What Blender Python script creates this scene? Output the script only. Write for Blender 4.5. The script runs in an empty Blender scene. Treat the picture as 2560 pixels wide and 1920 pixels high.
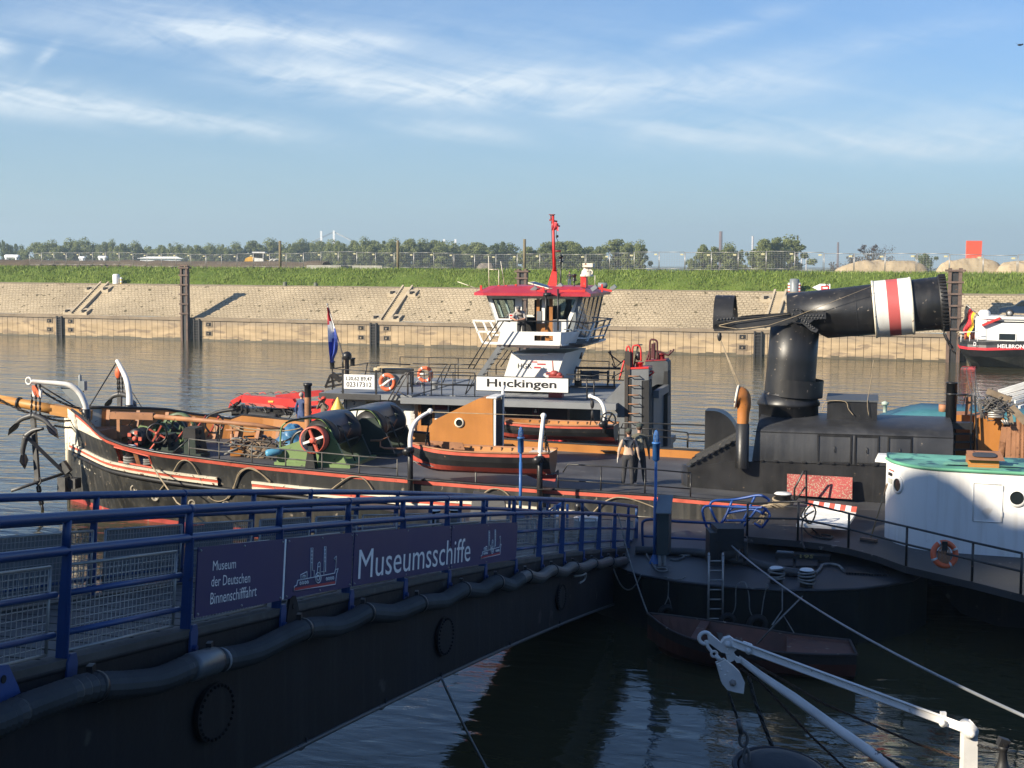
import bpy, math, random
from mathutils import Vector, Matrix
random.seed(7)
R_=math.radians; PI=math.pi
sc=bpy.context.scene; COL=sc.collection
# ------------------------------------------------------------------ camera
F=1421.0;CX,CY=512.0,384.0;H=8.6
PIT=math.atan((384-263.9)/F);ROLL=R_(.304)
cp,sp=math.cos(PIT),math.sin(PIT);cr,sr=math.cos(ROLL),math.sin(ROLL)
fw=(0,cp,-sp);u0=(0,sp,cp)
rt=(cr,u0[1]*sr,u0[2]*sr);up=(-sr,u0[1]*cr,u0[2]*cr)
cd=bpy.data.cameras.new('camera');cam=bpy.data.objects.new('camera',cd);COL.objects.link(cam)
cam.matrix_world=Matrix(((rt[0],up[0],-fw[0],0),(rt[1],up[1],-fw[1],0),(rt[2],up[2],-fw[2],H),(0,0,0,1)))
cd.sensor_width=36;cd.lens=F/1024*36;cd.clip_start=.1;cd.clip_end=9000;sc.camera=cam
# ------------------------------------------------------------------ light
SUN_EL=R_(25.5);SUN_AZ=R_(-122)         # azimuth of the sun, clockwise from +Y
sx,sy=math.sin(SUN_AZ),math.cos(SUN_AZ)
w=bpy.data.worlds.new('World');sc.world=w;w.use_nodes=True
nt=w.node_tree;nt.nodes.clear()
def N(t,tp,**k):
    n=t.nodes.new(tp)
    for a,b in k.items():
        if a.startswith('i_'): n.inputs[int(a[2:])].default_value=b
        else: setattr(n,a,b)
    return n
def lk(t,a,b): t.links.new(a,b)
def mth(t,op,a,b=None,c=None,clamp=False):
    n=t.nodes.new('ShaderNodeMath');n.operation=op;n.use_clamp=clamp
    for i,x in enumerate((a,b,c)):
        if x is None: continue
        if isinstance(x,(int,float)): n.inputs[i].default_value=x
        else: t.links.new(x,n.inputs[i])
    return n.outputs[0]
sky=N(nt,'ShaderNodeTexSky',sky_type='NISHITA',sun_disc=False,sun_elevation=SUN_EL,sun_rotation=SUN_AZ%(2*PI),altitude=30,air_density=1.0,dust_density=.7,ozone_density=2.5)
tc=N(nt,'ShaderNodeTexCoord');sep=N(nt,'ShaderNodeSeparateXYZ');lk(nt,tc.outputs['Generated'],sep.inputs[0])
ay=mth(nt,'MAXIMUM',mth(nt,'ABSOLUTE',sep.outputs[1]),.05)
az=mth(nt,'DIVIDE',sep.outputs[0],ay);el=mth(nt,'DIVIDE',sep.outputs[2],ay)
def cloud_noise(scx,scy,rot,det,rough,dist,seed):
    a=mth(nt,'ADD',mth(nt,'MULTIPLY',az,math.cos(rot)*scx),mth(nt,'MULTIPLY',el,math.sin(rot)*scx))
    b=mth(nt,'ADD',mth(nt,'MULTIPLY',az,-math.sin(rot)*scy),mth(nt,'MULTIPLY',el,math.cos(rot)*scy))
    cb=N(nt,'ShaderNodeCombineXYZ');lk(nt,a,cb.inputs[0]);lk(nt,b,cb.inputs[1]);cb.inputs[2].default_value=seed
    n=N(nt,'ShaderNodeTexNoise');lk(nt,cb.outputs[0],n.inputs['Vector']);n.inputs['Scale'].default_value=1;n.inputs['Detail'].default_value=det;n.inputs['Roughness'].default_value=rough;n.inputs['Distortion'].default_value=dist
    return n.outputs[0]
def blob(x0,y0,x1,y1,hw,amp):      # an elongated patch of cirrus; ends given as azimuth/elevation slopes
    a0,e0,a1,e1=[(x0-512)/1421,(264-y0)/1421,(x1-512)/1421,(264-y1)/1421]
    cx,cy=(a0+a1)/2,(e0+e1)/2;L=math.hypot(a1-a0,e1-e0)/2;c,s=(a1-a0)/2/L,(e1-e0)/2/L
    dx=mth(nt,'SUBTRACT',az,cx);dy=mth(nt,'SUBTRACT',el,cy)
    a=mth(nt,'ADD',mth(nt,'MULTIPLY',dx,c/L),mth(nt,'MULTIPLY',dy,s/L))
    b=mth(nt,'ADD',mth(nt,'MULTIPLY',dx,-s*1421/hw),mth(nt,'MULTIPLY',dy,c*1421/hw))
    r=mth(nt,'ADD',mth(nt,'MULTIPLY',mth(nt,'POWER',mth(nt,'ABSOLUTE',a),3),1),mth(nt,'MULTIPLY',b,b))
    return mth(nt,'MULTIPLY',mth(nt,'EXPONENT',mth(nt,'MULTIPLY',r,-1)),amp)
BL=[(-120,88,120,112,17,1.25),(90,112,325,140,11,1.15),(120,44,300,36,13,1.0),(290,46,400,48,12,.7),(235,76,470,98,17,1.0),(420,92,560,80,11,.65),(470,96,820,86,19,.85),(380,125,520,139,9,.7),(545,114,610,110,6,.6),(600,132,900,138,17,.7),(820,150,1100,146,15,.5),(640,56,790,12,9,.4),(-20,40,20,60,12,.7),(40,75,66,46,5,.6),(700,75,990,25,13,.28),(-60,30,260,20,26,.4),(200,60,620,60,45,.3),(880,120,1200,125,26,.45)]
tot=None
for q in BL:
    v=blob(*q);tot=v if tot is None else mth(nt,'ADD',tot,v)
n1=cloud_noise(7,46,-.18,8,.62,.9,3.1);n2=cloud_noise(26,90,.35,6,.6,1.2,8.7)
nn=mth(nt,'ADD',mth(nt,'MULTIPLY',n1,.72),mth(nt,'MULTIPLY',n2,.28))
mr=N(nt,'ShaderNodeMapRange');lk(nt,nn,mr.inputs[0]);mr.inputs[1].default_value=.36;mr.inputs[2].default_value=.70
base=mth(nt,'MULTIPLY',tot,mth(nt,'ADD',mr.outputs[0],.12))
veil=mth(nt,'MULTIPLY',mr.outputs[0],.05)
cov=mth(nt,'MINIMUM',mth(nt,'ADD',base,veil),.86)
front=mth(nt,'GREATER_THAN',sep.outputs[1],.05)
cov=mth(nt,'MULTIPLY',cov,mth(nt,'MULTIPLY',front,.92))
mx=N(nt,'ShaderNodeMixRGB');lk(nt,cov,mx.inputs[0]);lk(nt,sky.outputs[0],mx.inputs[1]);mx.inputs[2].default_value=(3.3,3.6,3.8,1)
hz=mth(nt,'MULTIPLY',mth(nt,'EXPONENT',mth(nt,'MULTIPLY',mth(nt,'MAXIMUM',el,0),-13)),.80)      # thin air near the horizon
hz=mth(nt,'MULTIPLY',hz,front)
mh=N(nt,'ShaderNodeMixRGB');lk(nt,hz,mh.inputs[0]);tint=N(nt,'ShaderNodeMixRGB',blend_type='MULTIPLY');tint.inputs[0].default_value=1;lk(nt,sky.outputs[0],tint.inputs[1]);tint.inputs[2].default_value=(.255,.36,.51,1);lk(nt,tint.outputs[0],mh.inputs[1]);mh.inputs[2].default_value=(1.92,2.65,2.88,1)
lk(nt,mh.outputs[0],mx.inputs[1])
bg=N(nt,'ShaderNodeBackground');bg.inputs[1].default_value=.122
out=N(nt,'ShaderNodeOutputWorld');lk(nt,mx.outputs[0],bg.inputs[0]);lk(nt,bg.outputs[0],out.inputs[0])
sd=bpy.data.lights.new('sun','SUN');sd.energy=3.8;sd.angle=R_(.55);sd.color=(1,.89,.71)
so=bpy.data.objects.new('sun',sd);COL.objects.link(so)
SV=Vector((sx*math.cos(SUN_EL),sy*math.cos(SUN_EL),math.sin(SUN_EL)))
so.rotation_euler=SV.to_track_quat('Z','Y').to_euler();so.location=SV*300
sc.view_settings.view_transform='Standard';sc.view_settings.look='None';sc.view_settings.gamma=1;sc.view_settings.exposure=1.28
sc.cycles.max_bounces=6;sc.cycles.transparent_max_bounces=8;sc.cycles.sample_clamp_indirect=4;sc.cycles.caustics_reflective=False;sc.cycles.caustics_refractive=False
# ------------------------------------------------------------------ sight lines of the photograph -> real positions
def ray(p): return tuple(fw[i]+rt[i]*(p[0]-CX)/F+up[i]*(CY-p[1])/F for i in range(3))
def at(p,Y): d=ray(p);k=Y/d[1];return (d[0]*k,Y,H+d[2]*k)
def atz(p,z): d=ray(p);k=(z-H)/d[2];return (d[0]*k,d[1]*k,z)
def crop(x0,y0,x1):
    k=(x1-x0)/2212.
    return lambda x,y:((x0+x*k)/2.5,(y0+y*k)/2.5)
T=crop(0,0,2560);A=crop(0,850,640);B=crop(560,850,1100);C=crop(1000,850,1640);E=crop(1100,520,1640);R=crop(1600,640,2560);Q=crop(1560,1200,2560);L=crop(0,1200,960);M=crop(800,1200,1760)
F1=crop(0,560,860);F2=crop(600,560,1460);F3=crop(1700,560,2560);G=crop(2260,800,2793.45);NN=crop(1560,1180,2040);OO=crop(1100,1200,1660);W=crop(280,960,680);K=crop(1380,820,1780);VV=crop(780,900,1100);D=crop(1720,1540,2560);S=crop(1740,680,2420)
class Fr:
    def __init__(s,O,deg):
        s.a=R_(deg);s.O=O;s.e=(math.cos(s.a),math.sin(s.a));s.n=(-s.e[1],s.e[0])
    def loc(s,P):
        x,y=P[0]-s.O[0],P[1]-s.O[1];return (x*s.e[0]+y*s.e[1],x*s.n[0]+y*s.n[1],P[2])
    def wd(s,q): return (s.O[0]+q[0]*s.e[0]+q[1]*s.n[0],s.O[1]+q[0]*s.e[1]+q[1]*s.n[1],q[2])
    def pv(s,p,v):
        d=ray(p);k=(v+s.O[0]*s.n[0]+s.O[1]*s.n[1])/(d[0]*s.n[0]+d[1]*s.n[1]);return s.loc((d[0]*k,d[1]*k,H+d[2]*k))
    def pz(s,p,z): return s.loc(atz(p,z))
    def pu(s,p,u):
        d=ray(p);k=(u+s.O[0]*s.e[0]+s.O[1]*s.e[1])/(d[0]*s.e[0]+d[1]*s.e[1]);return s.loc((d[0]*k,d[1]*k,H+d[2]*k))
WF=Fr((0,0),0)
SF=Fr((6.4,45.3),-14)        # the paddle steamer: x aft, y towards the far side
PF=Fr((8.5,53.5),-14)        # the push boat
BF=Fr((0,143.06),-20.98)     # the far bank: x along the wall, y inland
def PV(fr,c,pts,v): return [fr.pv(c(x,y),v) for x,y in pts]
# ------------------------------------------------------------------ mesh builder
def add3(a,b): return (a[0]+b[0],a[1]+b[1],a[2]+b[2])
def sub3(a,b): return (a[0]-b[0],a[1]-b[1],a[2]-b[2])
def mul3(a,k): return (a[0]*k,a[1]*k,a[2]*k)
def lerp(a,b,t): return tuple(a[i]+(b[i]-a[i])*t for i in range(len(a)))
def interp(tab,x):
    if x<=tab[0][0]: return tab[0][1]
    for (a,b),(c,d) in zip(tab,tab[1:]):
        if x<=c: return b+(d-b)*(x-a)/(c-a)
    return tab[-1][1]
def smooth_path(pts,n=6):
    P=[Vector(p) for p in pts];out=[]
    for i in range(len(P)-1):
        a=P[max(i-1,0)];b=P[i];c=P[i+1];d=P[min(i+2,len(P)-1)]
        for k in range(n):
            t=k/n;out.append(tuple(.5*((2*b)+(c-a)*t+(2*a-5*b+4*c-d)*t*t+(3*b-a-3*c+d)*t**3)))
    out.append(tuple(P[-1]));return out
class MB:
    def __init__(s): s.v=[];s.f=[];s.m=[];s.s=[]
    def add(s,vs,fs,m=0,sm=0):
        o=len(s.v);s.v+=[tuple(v) for v in vs]
        for f in fs: s.f.append([o+i for i in f]);s.m.append(m);s.s.append(sm)
        return s
    def hexa(s,p,m=0): return s.add(p,[(0,3,2,1),(4,5,6,7),(0,1,5,4),(1,2,6,5),(2,3,7,6),(3,0,4,7)],m)
    def box(s,c,z,ax=None,m=0,bv=0):
        ax=ax or ((1,0,0),(0,1,0),(0,0,1));P=[]
        for dz in (-1,1):
            for dx,dy in ((-1,-1),(1,-1),(1,1),(-1,1)):
                P.append(tuple(c[i]+ax[0][i]*dx*z[0]/2+ax[1][i]*dy*z[1]/2+ax[2][i]*dz*z[2]/2 for i in range(3)))
        return s.hexa(P,m)
    def bx(s,x0,x1,y0,y1,z0,z1,m=0): return s.box(((x0+x1)/2,(y0+y1)/2,(z0+z1)/2),(x1-x0,y1-y0,z1-z0),None,m)
    def beam(s,p,q,wd,ht,upv=(0,0,1),m=0):
        p,q=Vector(p),Vector(q);d=q-p;l=d.length
        if l<1e-6: return s
        d/=l;u=Vector(upv)
        if abs(d.dot(u))>.98: u=Vector((0,1,0)) if abs(d.y)<.9 else Vector((1,0,0))
        x=d.cross(u).normalized();z=x.cross(d)
        return s.box(tuple((p+q)/2),(l,wd,ht),(tuple(d),tuple(x),tuple(z)),m)
    def tube(s,pts,r,n=8,closed=False,caps=True,m=0,sm=1):
        P=[Vector(p) for p in pts];k=len(P);rs=r if isinstance(r,(list,tuple)) else [r]*k
        vs=[];pu=None
        for i in range(k):
            a=P[(i-1)%k] if (closed or i>0) else P[i];b=P[(i+1)%k] if (closed or i<k-1) else P[i]
            t=(b-a)
            if t.length<1e-9: t=Vector((0,0,1))
            t.normalize()
            if pu is None:
                u=Vector((0,0,1))
                if abs(t.z)>.9: u=Vector((1,0,0))
                pu=(u-t*u.dot(t)).normalized()
            else:
                pu=(pu-t*pu.dot(t))
                if pu.length<1e-6: pu=t.orthogonal()
                pu.normalize()
            x=t.cross(pu)
            for j in range(n):
                g=2*PI*j/n;vs.append(tuple(P[i]+(pu*math.cos(g)+x*math.sin(g))*rs[i]))
        fs=[]
        for i in range(k if closed else k-1):
            a=i*n;b=((i+1)%k)*n
            for j in range(n): fs.append((a+j,a+(j+1)%n,b+(j+1)%n,b+j))
        s.add(vs,fs,m,sm)
        if caps and not closed:
            o=len(s.v)-len(vs)
            s.f.append([o+j for j in range(n)][::-1]);s.m.append(m);s.s.append(0)
            s.f.append([o+(k-1)*n+j for j in range(n)]);s.m.append(m);s.s.append(0)
        return s
    def lathe(s,c,ax,prof,n=24,m=0,sm=1,a0=0,a1=2*PI,xa=None):
        ax=Vector(ax).normalized();x=Vector(xa) if xa else ax.orthogonal();x=(x-ax*x.dot(ax)).normalized();y=ax.cross(x);c=Vector(c)
        full=abs(a1-a0-2*PI)<1e-6;k=n if full else n+1;vs=[]
        for r,h in prof:
            for j in range(k):
                g=a0+(a1-a0)*j/n;vs.append(tuple(c+ax*h+(x*math.cos(g)+y*math.sin(g))*r))
        fs=[]
        for i in range(len(prof)-1):
            for j in range(n): fs.append((i*k+j,i*k+(j+1)%k,(i+1)*k+(j+1)%k,(i+1)*k+j))
        return s.add(vs,fs,m,sm)
    def cyl(s,c,ax,r,h,n=16,m=0): return s.lathe(c,ax,[(0.001,0),(r,0),(r,h),(0.001,h)],n,m,0)
    def prism(s,pts,vec,m=0,m2=None):
        n=len(pts);vs=list(pts)+[add3(p,vec) for p in pts]
        s.add(vs,[tuple(range(n)),tuple(range(2*n-1,n-1,-1))],m)
        o=len(s.v)-2*n
        for i in range(n): s.f.append([o+i,o+(i+1)%n,o+n+(i+1)%n,o+n+i]);s.m.append(m if m2 is None else m2);s.s.append(0)
        return s
    def sheet(s,rows,m=0,sm=1,closed=False):
        k=len(rows[0]);vs=[p for r in rows for p in r];fs=[]
        for i in range(len(rows)-1):
            for j in range(k if closed else k-1):
                fs.append((i*k+j,i*k+(j+1)%k,(i+1)*k+(j+1)%k,(i+1)*k+j))
        return s.add(vs,fs,m,sm)
    def sphere(s,c,r,sc3=(1,1,1),n=12,m=0):
        prof=[(math.sin(PI*i/n)*r+1e-4,-math.cos(PI*i/n)*r) for i in range(n+1)];o=len(s.v)
        s.lathe((0,0,0),(0,0,1),prof,n+4,m,1)
        for i in range(o,len(s.v)):
            v=s.v[i];s.v[i]=(c[0]+v[0]*sc3[0],c[1]+v[1]*sc3[1],c[2]+v[2]*sc3[2])
        return s
    def torus(s,c,ax,Rr,r,n=20,k=8,m=0,a0=0,a1=2*PI,xa=None):
        ax=Vector(ax).normalized();x=Vector(xa) if xa else ax.orthogonal();x=(x-ax*x.dot(ax)).normalized();y=ax.cross(x);c=Vector(c)
        full=abs(a1-a0-2*PI)<1e-6
        pts=[tuple(c+(x*math.cos(a0+(a1-a0)*j/n)+y*math.sin(a0+(a1-a0)*j/n))*Rr) for j in range(n if full else n+1)]
        return s.tube(pts,r,k,closed=full,m=m)
    def chain(s,p,q,sag=0,ln=.16,r=.02,m=0):
        p,q=Vector(p),Vector(q);n=max(2,int((q-p).length/(ln*.72)));pts=[]
        for i in range(n+1):
            t=i/n;v=p.lerp(q,t);v.z-=sag*4*t*(1-t);pts.append(v)
        for i in range(n):
            a,b=pts[i],pts[i+1];d=(b-a).normalized();x=d.orthogonal().normalized();y=d.cross(x)
            if i%2: x=y
            c=(a+b)/2;h=ln*.30;g=ln*.24
            loop=[c+d*h+x*g*.7,c+d*(h+g*.8),c+d*h-x*g*.7,c-d*h-x*g*.7,c-d*(h+g*.8),c-d*h+x*g*.7]
            s.tube([tuple(v) for v in loop],r,5,closed=True,m=m)
        return s
def rope(p,q,sag,n=10):
    return [tuple(p[i]+(q[i]-p[i])*t/n-(sag*4*(t/n)*(1-t/n) if i==2 else 0) for i in range(3)) for t in range(n+1)]
def mesh(name,mb,mats,org=(0,0,0)):
    me=bpy.data.meshes.new(name)
    me.from_pydata([sub3(v,org) for v in mb.v],[],mb.f)
    for m in (mats if isinstance(mats,(list,tuple)) else [mats]): me.materials.append(m)
    me.polygons.foreach_set('material_index',mb.m);me.polygons.foreach_set('use_smooth',[bool(x) for x in mb.s])
    me.update();return me
def tagit(o,label,cat,group=None):
    if label: o['label']=label
    if cat: o['category']=cat
    if group: o['group']=group
class TH:            # a thing: an Empty at its base, parts are meshes under it
    def __init__(s,name,label,cat,fr=WF,loc=(0,0,0),group=None):
        o=bpy.data.objects.new(name,None);COL.objects.link(o);o.empty_display_size=.3
        o.location=fr.wd(loc);o.rotation_euler=(0,0,fr.a);tagit(o,label,cat,group);s.o=o;s.loc=loc;s.fr=fr
    def part(s,name,mb,mat,parent=None,label=None):
        o=bpy.data.objects.new(name,mesh(name,mb,mat,s.loc));COL.objects.link(o);o.parent=parent or s.o
        if label: o['label']=label
        return o
def solo(name,label,cat,mb,mat,fr=WF,loc=(0,0,0),group=None):
    o=bpy.data.objects.new(name,mesh(name,mb,mat,loc));COL.objects.link(o);o.location=fr.wd(loc);o.rotation_euler=(0,0,fr.a);tagit(o,label,cat,group);return o
def struct(name,mb,mat,fr=WF,kind='structure',label=None):
    o=solo(name,label,None,mb,mat,fr);o['kind']=kind;return o
def kids(o): return [c for c in bpy.data.objects if c.parent==o]
def dup(th,loc,rz=None,label=None,group=None,scale=None):
    src=th.o if isinstance(th,TH) else th
    def cpy(o,par):
        c=o.copy();COL.objects.link(c)
        if par: c.parent=par
        for k in KID.get(o.name,[]): cpy(k,c)
        return c
    KID={}
    for c in bpy.data.objects:
        if c.parent: KID.setdefault(c.parent.name,[]).append(c)
    r=cpy(src,None);r.location=loc
    if rz is not None: r.rotation_euler=(0,0,rz)
    if scale: r.scale=scale
    if label: r['label']=label
    if group: r['group']=group
    return r
def text_mesh(txt,mb,o,xd,yd,width,height,m=0,bold=0,off=.004):
    """flat lettering fitted to width x height, its lower left corner at o"""
    cu=bpy.data.curves.new('letters','FONT');cu.body=txt;cu.size=1;cu.offset=bold;cu.resolution_u=3
    ob=bpy.data.objects.new('letters',cu);COL.objects.link(ob)
    bpy.context.view_layer.update()
    me=bpy.data.meshes.new_from_object(ob.evaluated_get(bpy.context.evaluated_depsgraph_get()))
    xs=[v.co.x for v in me.vertices];ys=[v.co.y for v in me.vertices]
    x0,y0=min(xs),min(ys);kx=width/(max(xs)-x0);ky=height/(max(ys)-y0)
    xd,yd=Vector(xd).normalized(),Vector(yd).normalized();nn=xd.cross(yd);o=Vector(o)+nn*off
    mb.add([tuple(o+xd*(v.co.x-x0)*kx+yd*(v.co.y-y0)*ky) for v in me.vertices],[tuple(p.vertices) for p in me.polygons],m)
    bpy.data.objects.remove(ob);bpy.data.curves.remove(cu);bpy.data.meshes.remove(me)
# ------------------------------------------------------------------ materials
def pm(name,col,rough=.5,metal=0,var=.25,vs=1.2,spot=None,streak=None,bump=.15,bs=14,spec=.5,aniso=(1,1,1),tide=None):
    """worn paint: broad tone variation, optional spots (colour, amount, scale) and vertical streaks (colour, amount)"""
    m=bpy.data.materials.new(name);m.use_nodes=True;t=m.node_tree;b=t.nodes['Principled BSDF']
    tc=N(t,'ShaderNodeTexCoord');mp=N(t,'ShaderNodeMapping');mp.inputs['Scale'].default_value=aniso;lk(t,tc.outputs['Object'],mp.inputs[0])
    def noise(scale,det=5,vec=None):
        n=N(t,'ShaderNodeTexNoise');n.inputs['Scale'].default_value=scale;n.inputs['Detail'].default_value=det;lk(t,vec or mp.outputs[0],n.inputs['Vector']);return n.outputs[0]
    n=noise(vs,6);r=N(t,'ShaderNodeMapRange');lk(t,n,r.inputs[0]);r.inputs[1].default_value=.32;r.inputs[2].default_value=.68
    mx=N(t,'ShaderNodeMixRGB');lk(t,r.outputs[0],mx.inputs[0])
    mx.inputs[1].default_value=tuple(c*(1-var) for c in col)+(1,);mx.inputs[2].default_value=tuple(min(1,c*(1+var)) for c in col)+(1,)
    cur=mx.outputs[0]
    if streak:
        mp2=N(t,'ShaderNodeMapping');mp2.inputs['Scale'].default_value=(5,5,.35);lk(t,tc.outputs['Object'],mp2.inputs[0])
        s=noise(1,5,mp2.outputs[0]);rr=N(t,'ShaderNodeMapRange');lk(t,s,rr.inputs[0]);rr.inputs[1].default_value=.50;rr.inputs[2].default_value=.78;rr.inputs[4].default_value=streak[1]
        m2=N(t,'ShaderNodeMixRGB');lk(t,rr.outputs[0],m2.inputs[0]);lk(t,cur,m2.inputs[1]);m2.inputs[2].default_value=streak[0]+(1,);cur=m2.outputs[0]
    if spot:
        s=noise(spot[2],8);rr=N(t,'ShaderNodeMapRange');lk(t,s,rr.inputs[0]);rr.inputs[1].default_value=1-spot[1];rr.inputs[2].default_value=1-spot[1]+.05
        m2=N(t,'ShaderNodeMixRGB');lk(t,rr.outputs[0],m2.inputs[0]);lk(t,cur,m2.inputs[1]);m2.inputs[2].default_value=spot[0]+(1,);cur=m2.outputs[0]
    if tide:      # ragged band of discoloured paint or stone above a level
        sz=N(t,'ShaderNodeSeparateXYZ');lk(t,tc.outputs['Object'],sz.inputs[0]);h=mth(t,'ADD',sz.outputs[2],mth(t,'MULTIPLY',noise(1.1,7),tide[3]));rr=N(t,'ShaderNodeMapRange');lk(t,h,rr.inputs[0]);rr.inputs[1].default_value=tide[1];rr.inputs[2].default_value=tide[2];rr.inputs[4].default_value=.75
        m2=N(t,'ShaderNodeMixRGB');lk(t,rr.outputs[0],m2.inputs[0]);lk(t,cur,m2.inputs[1]);m2.inputs[2].default_value=tide[0]+(1,);cur=m2.outputs[0]
    lk(t,cur,b.inputs['Base Color'])
    rr=N(t,'ShaderNodeMapRange');lk(t,n,rr.inputs[0]);rr.inputs[3].default_value=max(.03,rough-.12);rr.inputs[4].default_value=min(1,rough+.14);lk(t,rr.outputs[0],b.inputs['Roughness'])
    b.inputs['Metallic'].default_value=metal;b.inputs['Specular IOR Level'].default_value=spec
    if bump:
        bp=N(t,'ShaderNodeBump');bp.inputs['Strength'].default_value=bump;bp.inputs['Distance'].default_value=.02;lk(t,noise(bs,4),bp.inputs['Height']);lk(t,bp.outputs[0],b.inputs['Normal'])
    return m
RUST=(.12,.045,.02)
black=pm('black_paint',(.016,.016,.017),.38,var=.4,streak=((.05,.047,.042),.35),spot=((.13,.10,.07),.30,7))
hullblack=pm('hull_black',(.024,.024,.023),.55,var=.55,vs=.8,streak=((.10,.092,.078),.75),spot=((.26,.22,.17),.34,4))
gloss=pm('funnel_black',(.014,.014,.015),.40,var=.4,streak=((.05,.046,.042),.6),spot=((.24,.20,.16),.34,7),bump=.2,bs=2.5)
steel=pm('dark_steel',(.016,.0155,.016),.55,var=.4,spot=(RUST,.33,6))
pontb=pm('pontoon_black',(.009,.010,.009),.65,var=.5,streak=((.022,.025,.018),.6),spec=.25)
girder=pm('girder_black',(.0055,.0065,.010),.62,var=.5,vs=.5,streak=((.026,.026,.027),.6),spot=((.045,.044,.042),.345,2.2),spec=.25)
deckm=pm('deck_dark',(.072,.072,.074),.62,var=.35,vs=.7,spot=((.12,.115,.11),.34,3),bump=.3)
deckgr=pm('deck_plank',(.045,.045,.047),.6,var=.35,vs=.8)
blue=pm('rail_blue',(.014,.052,.17),.40,var=.2,spot=((.02,.03,.07),.31,8),bump=.05)
white=pm('white_paint',(.78,.77,.73),.42,var=.05,vs=.6,streak=((.55,.47,.36),.25),bump=.06)
whited=pm('white_davit',(.72,.70,.66),.45,var=.12,vs=3,spot=((.33,.30,.27),.31,9),bump=.1)
cream=pm('cream_paint',(.76,.70,.56),.5,var=.1,vs=4,spot=((.16,.06,.035),.39,8))
red=pm('red_stripe',(.56,.11,.07),.5,var=.2,vs=2,spot=((.25,.05,.035),.35,6))
bred=pm('bright_red',(.60,.035,.03),.42,var=.18,vs=2,spot=((.3,.16,.12),.31,6))
darkred=pm('deep_red',(.16,.012,.018),.45,var=.2)
ochre=pm('ochre_brown',(.42,.165,.032),.5,var=.12,vs=1.2,streak=((.30,.11,.025),.4),bump=.06)
ochred=pm('ochre_worn',(.33,.155,.075),.6,var=.25,vs=2,spot=((.14,.06,.03),.36,6))
wood=pm('spar_wood',(.46,.22,.055),.5,var=.2,vs=3,aniso=(.4,2,2))
varnish=pm('varnished_wood',(.40,.17,.05),.4,var=.25,vs=4,aniso=(1,1,.2))
green=pm('winch_green',(.17,.26,.10),.5,var=.12,spot=((.07,.08,.05),.34,7))
dgreen=pm('dark_green',(.022,.036,.028),.45,var=.3)
grey=pm('push_grey',(.15,.16,.17),.5,var=.15,spot=((.2,.13,.09),.30,4),streak=((.11,.10,.09),.4))
roofg=pm('roof_grey',(.20,.21,.22),.55,var=.14,vs=.7)
galv=pm('galvanised',(.35,.34,.32),.45,.5,var=.15,vs=5)
mgrey=pm('machine_grey',(.20,.22,.23),.4,var=.2)
tealm=pm('green_roof',(.13,.36,.27),.5,var=.3,vs=1.4,spot=((.03,.10,.11),.47,1.6))
teal2=pm('teal_cabin',(.05,.17,.20),.45,var=.2)
ropem=pm('rope_tan',(.30,.24,.16),.85,var=.25,vs=6,bump=.5,bs=40)
ropeg=pm('rope_grey',(.20,.20,.19),.85,var=.3,vs=6,bump=.5,bs=40)
wire=pm('wire_rope',(.13,.12,.11),.6,.3,var=.3,vs=6)
chainm=pm('chain_iron',(.028,.027,.026),.5,.4,var=.4,vs=4,spot=(RUST,.38,6))
chainr=pm('chain_rust',(.05,.028,.018),.7,.2,var=.4,vs=6)
anchm=pm('anchor_iron',(.10,.10,.10),.45,.3,var=.3,vs=3)
rubber=pm('rubber',(.014,.014,.015),.7,var=.3)
hosem=pm('hose_rubber',(.052,.052,.052),.5,var=.2,vs=2)
lifeb=pm('lifebuoy_orange',(.72,.13,.045),.5,var=.1,spot=((.45,.12,.06),.33,8))
tapem=pm('reflective_tape',(.6,.6,.58),.3,.2,var=.05)
navy=pm('sign_navy',(.026,.019,.10),.5,var=.06,vs=.8,bump=.02)
signw=pm('sign_white',(.82,.82,.80),.45,var=.03,bump=0)
letter=pm('letter_black',(.012,.012,.014),.5,var=.05,bump=0)
letw=pm('letter_white',(.90,.89,.87),.5,var=.02,bump=0)
letr=pm('letter_red',(.45,.03,.04),.5,var=.05,bump=0)
yellow=pm('mark_yellow',(.72,.50,.10),.5,var=.06)
tarp=pm('tarp_blue',(.05,.16,.30),.4,var=.3,vs=3,bump=.6,bs=6)
dull=pm('junk_brown',(.16,.115,.075),.8,var=.5,vs=5)
skin=pm('skin',(.46,.25,.17),.55,var=.08,bump=0)
def glassm(name,col=(.015,.02,.022),rough=.04):
    return pm(name,col,rough+.05,0,var=.2,bump=0,spec=.9)
glass=glassm('window_glass');dark=pm('interior_dark',(.008,.008,.009),.8,var=.3,bump=0)
def clear(name):
    m=bpy.data.materials.new(name);m.use_nodes=True;t=m.node_tree;t.nodes.clear()
    o=N(t,'ShaderNodeOutputMaterial');mix=N(t,'ShaderNodeMixShader');tr=N(t,'ShaderNodeBsdfTransparent');gl=N(t,'ShaderNodeBsdfGlossy');gl.inputs['Roughness'].default_value=.03
    tr.inputs[0].default_value=(.62,.72,.72,1);fr=N(t,'ShaderNodeFresnel');fr.inputs[0].default_value=1.5
    lk(t,mth(t,'ADD',fr.outputs[0],.06),mix.inputs[0]);lk(t,tr.outputs[0],mix.inputs[1]);lk(t,gl.outputs[0],mix.inputs[2]);lk(t,mix.outputs[0],o.inputs[0]);return m
pane=clear('clear_pane')
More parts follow.
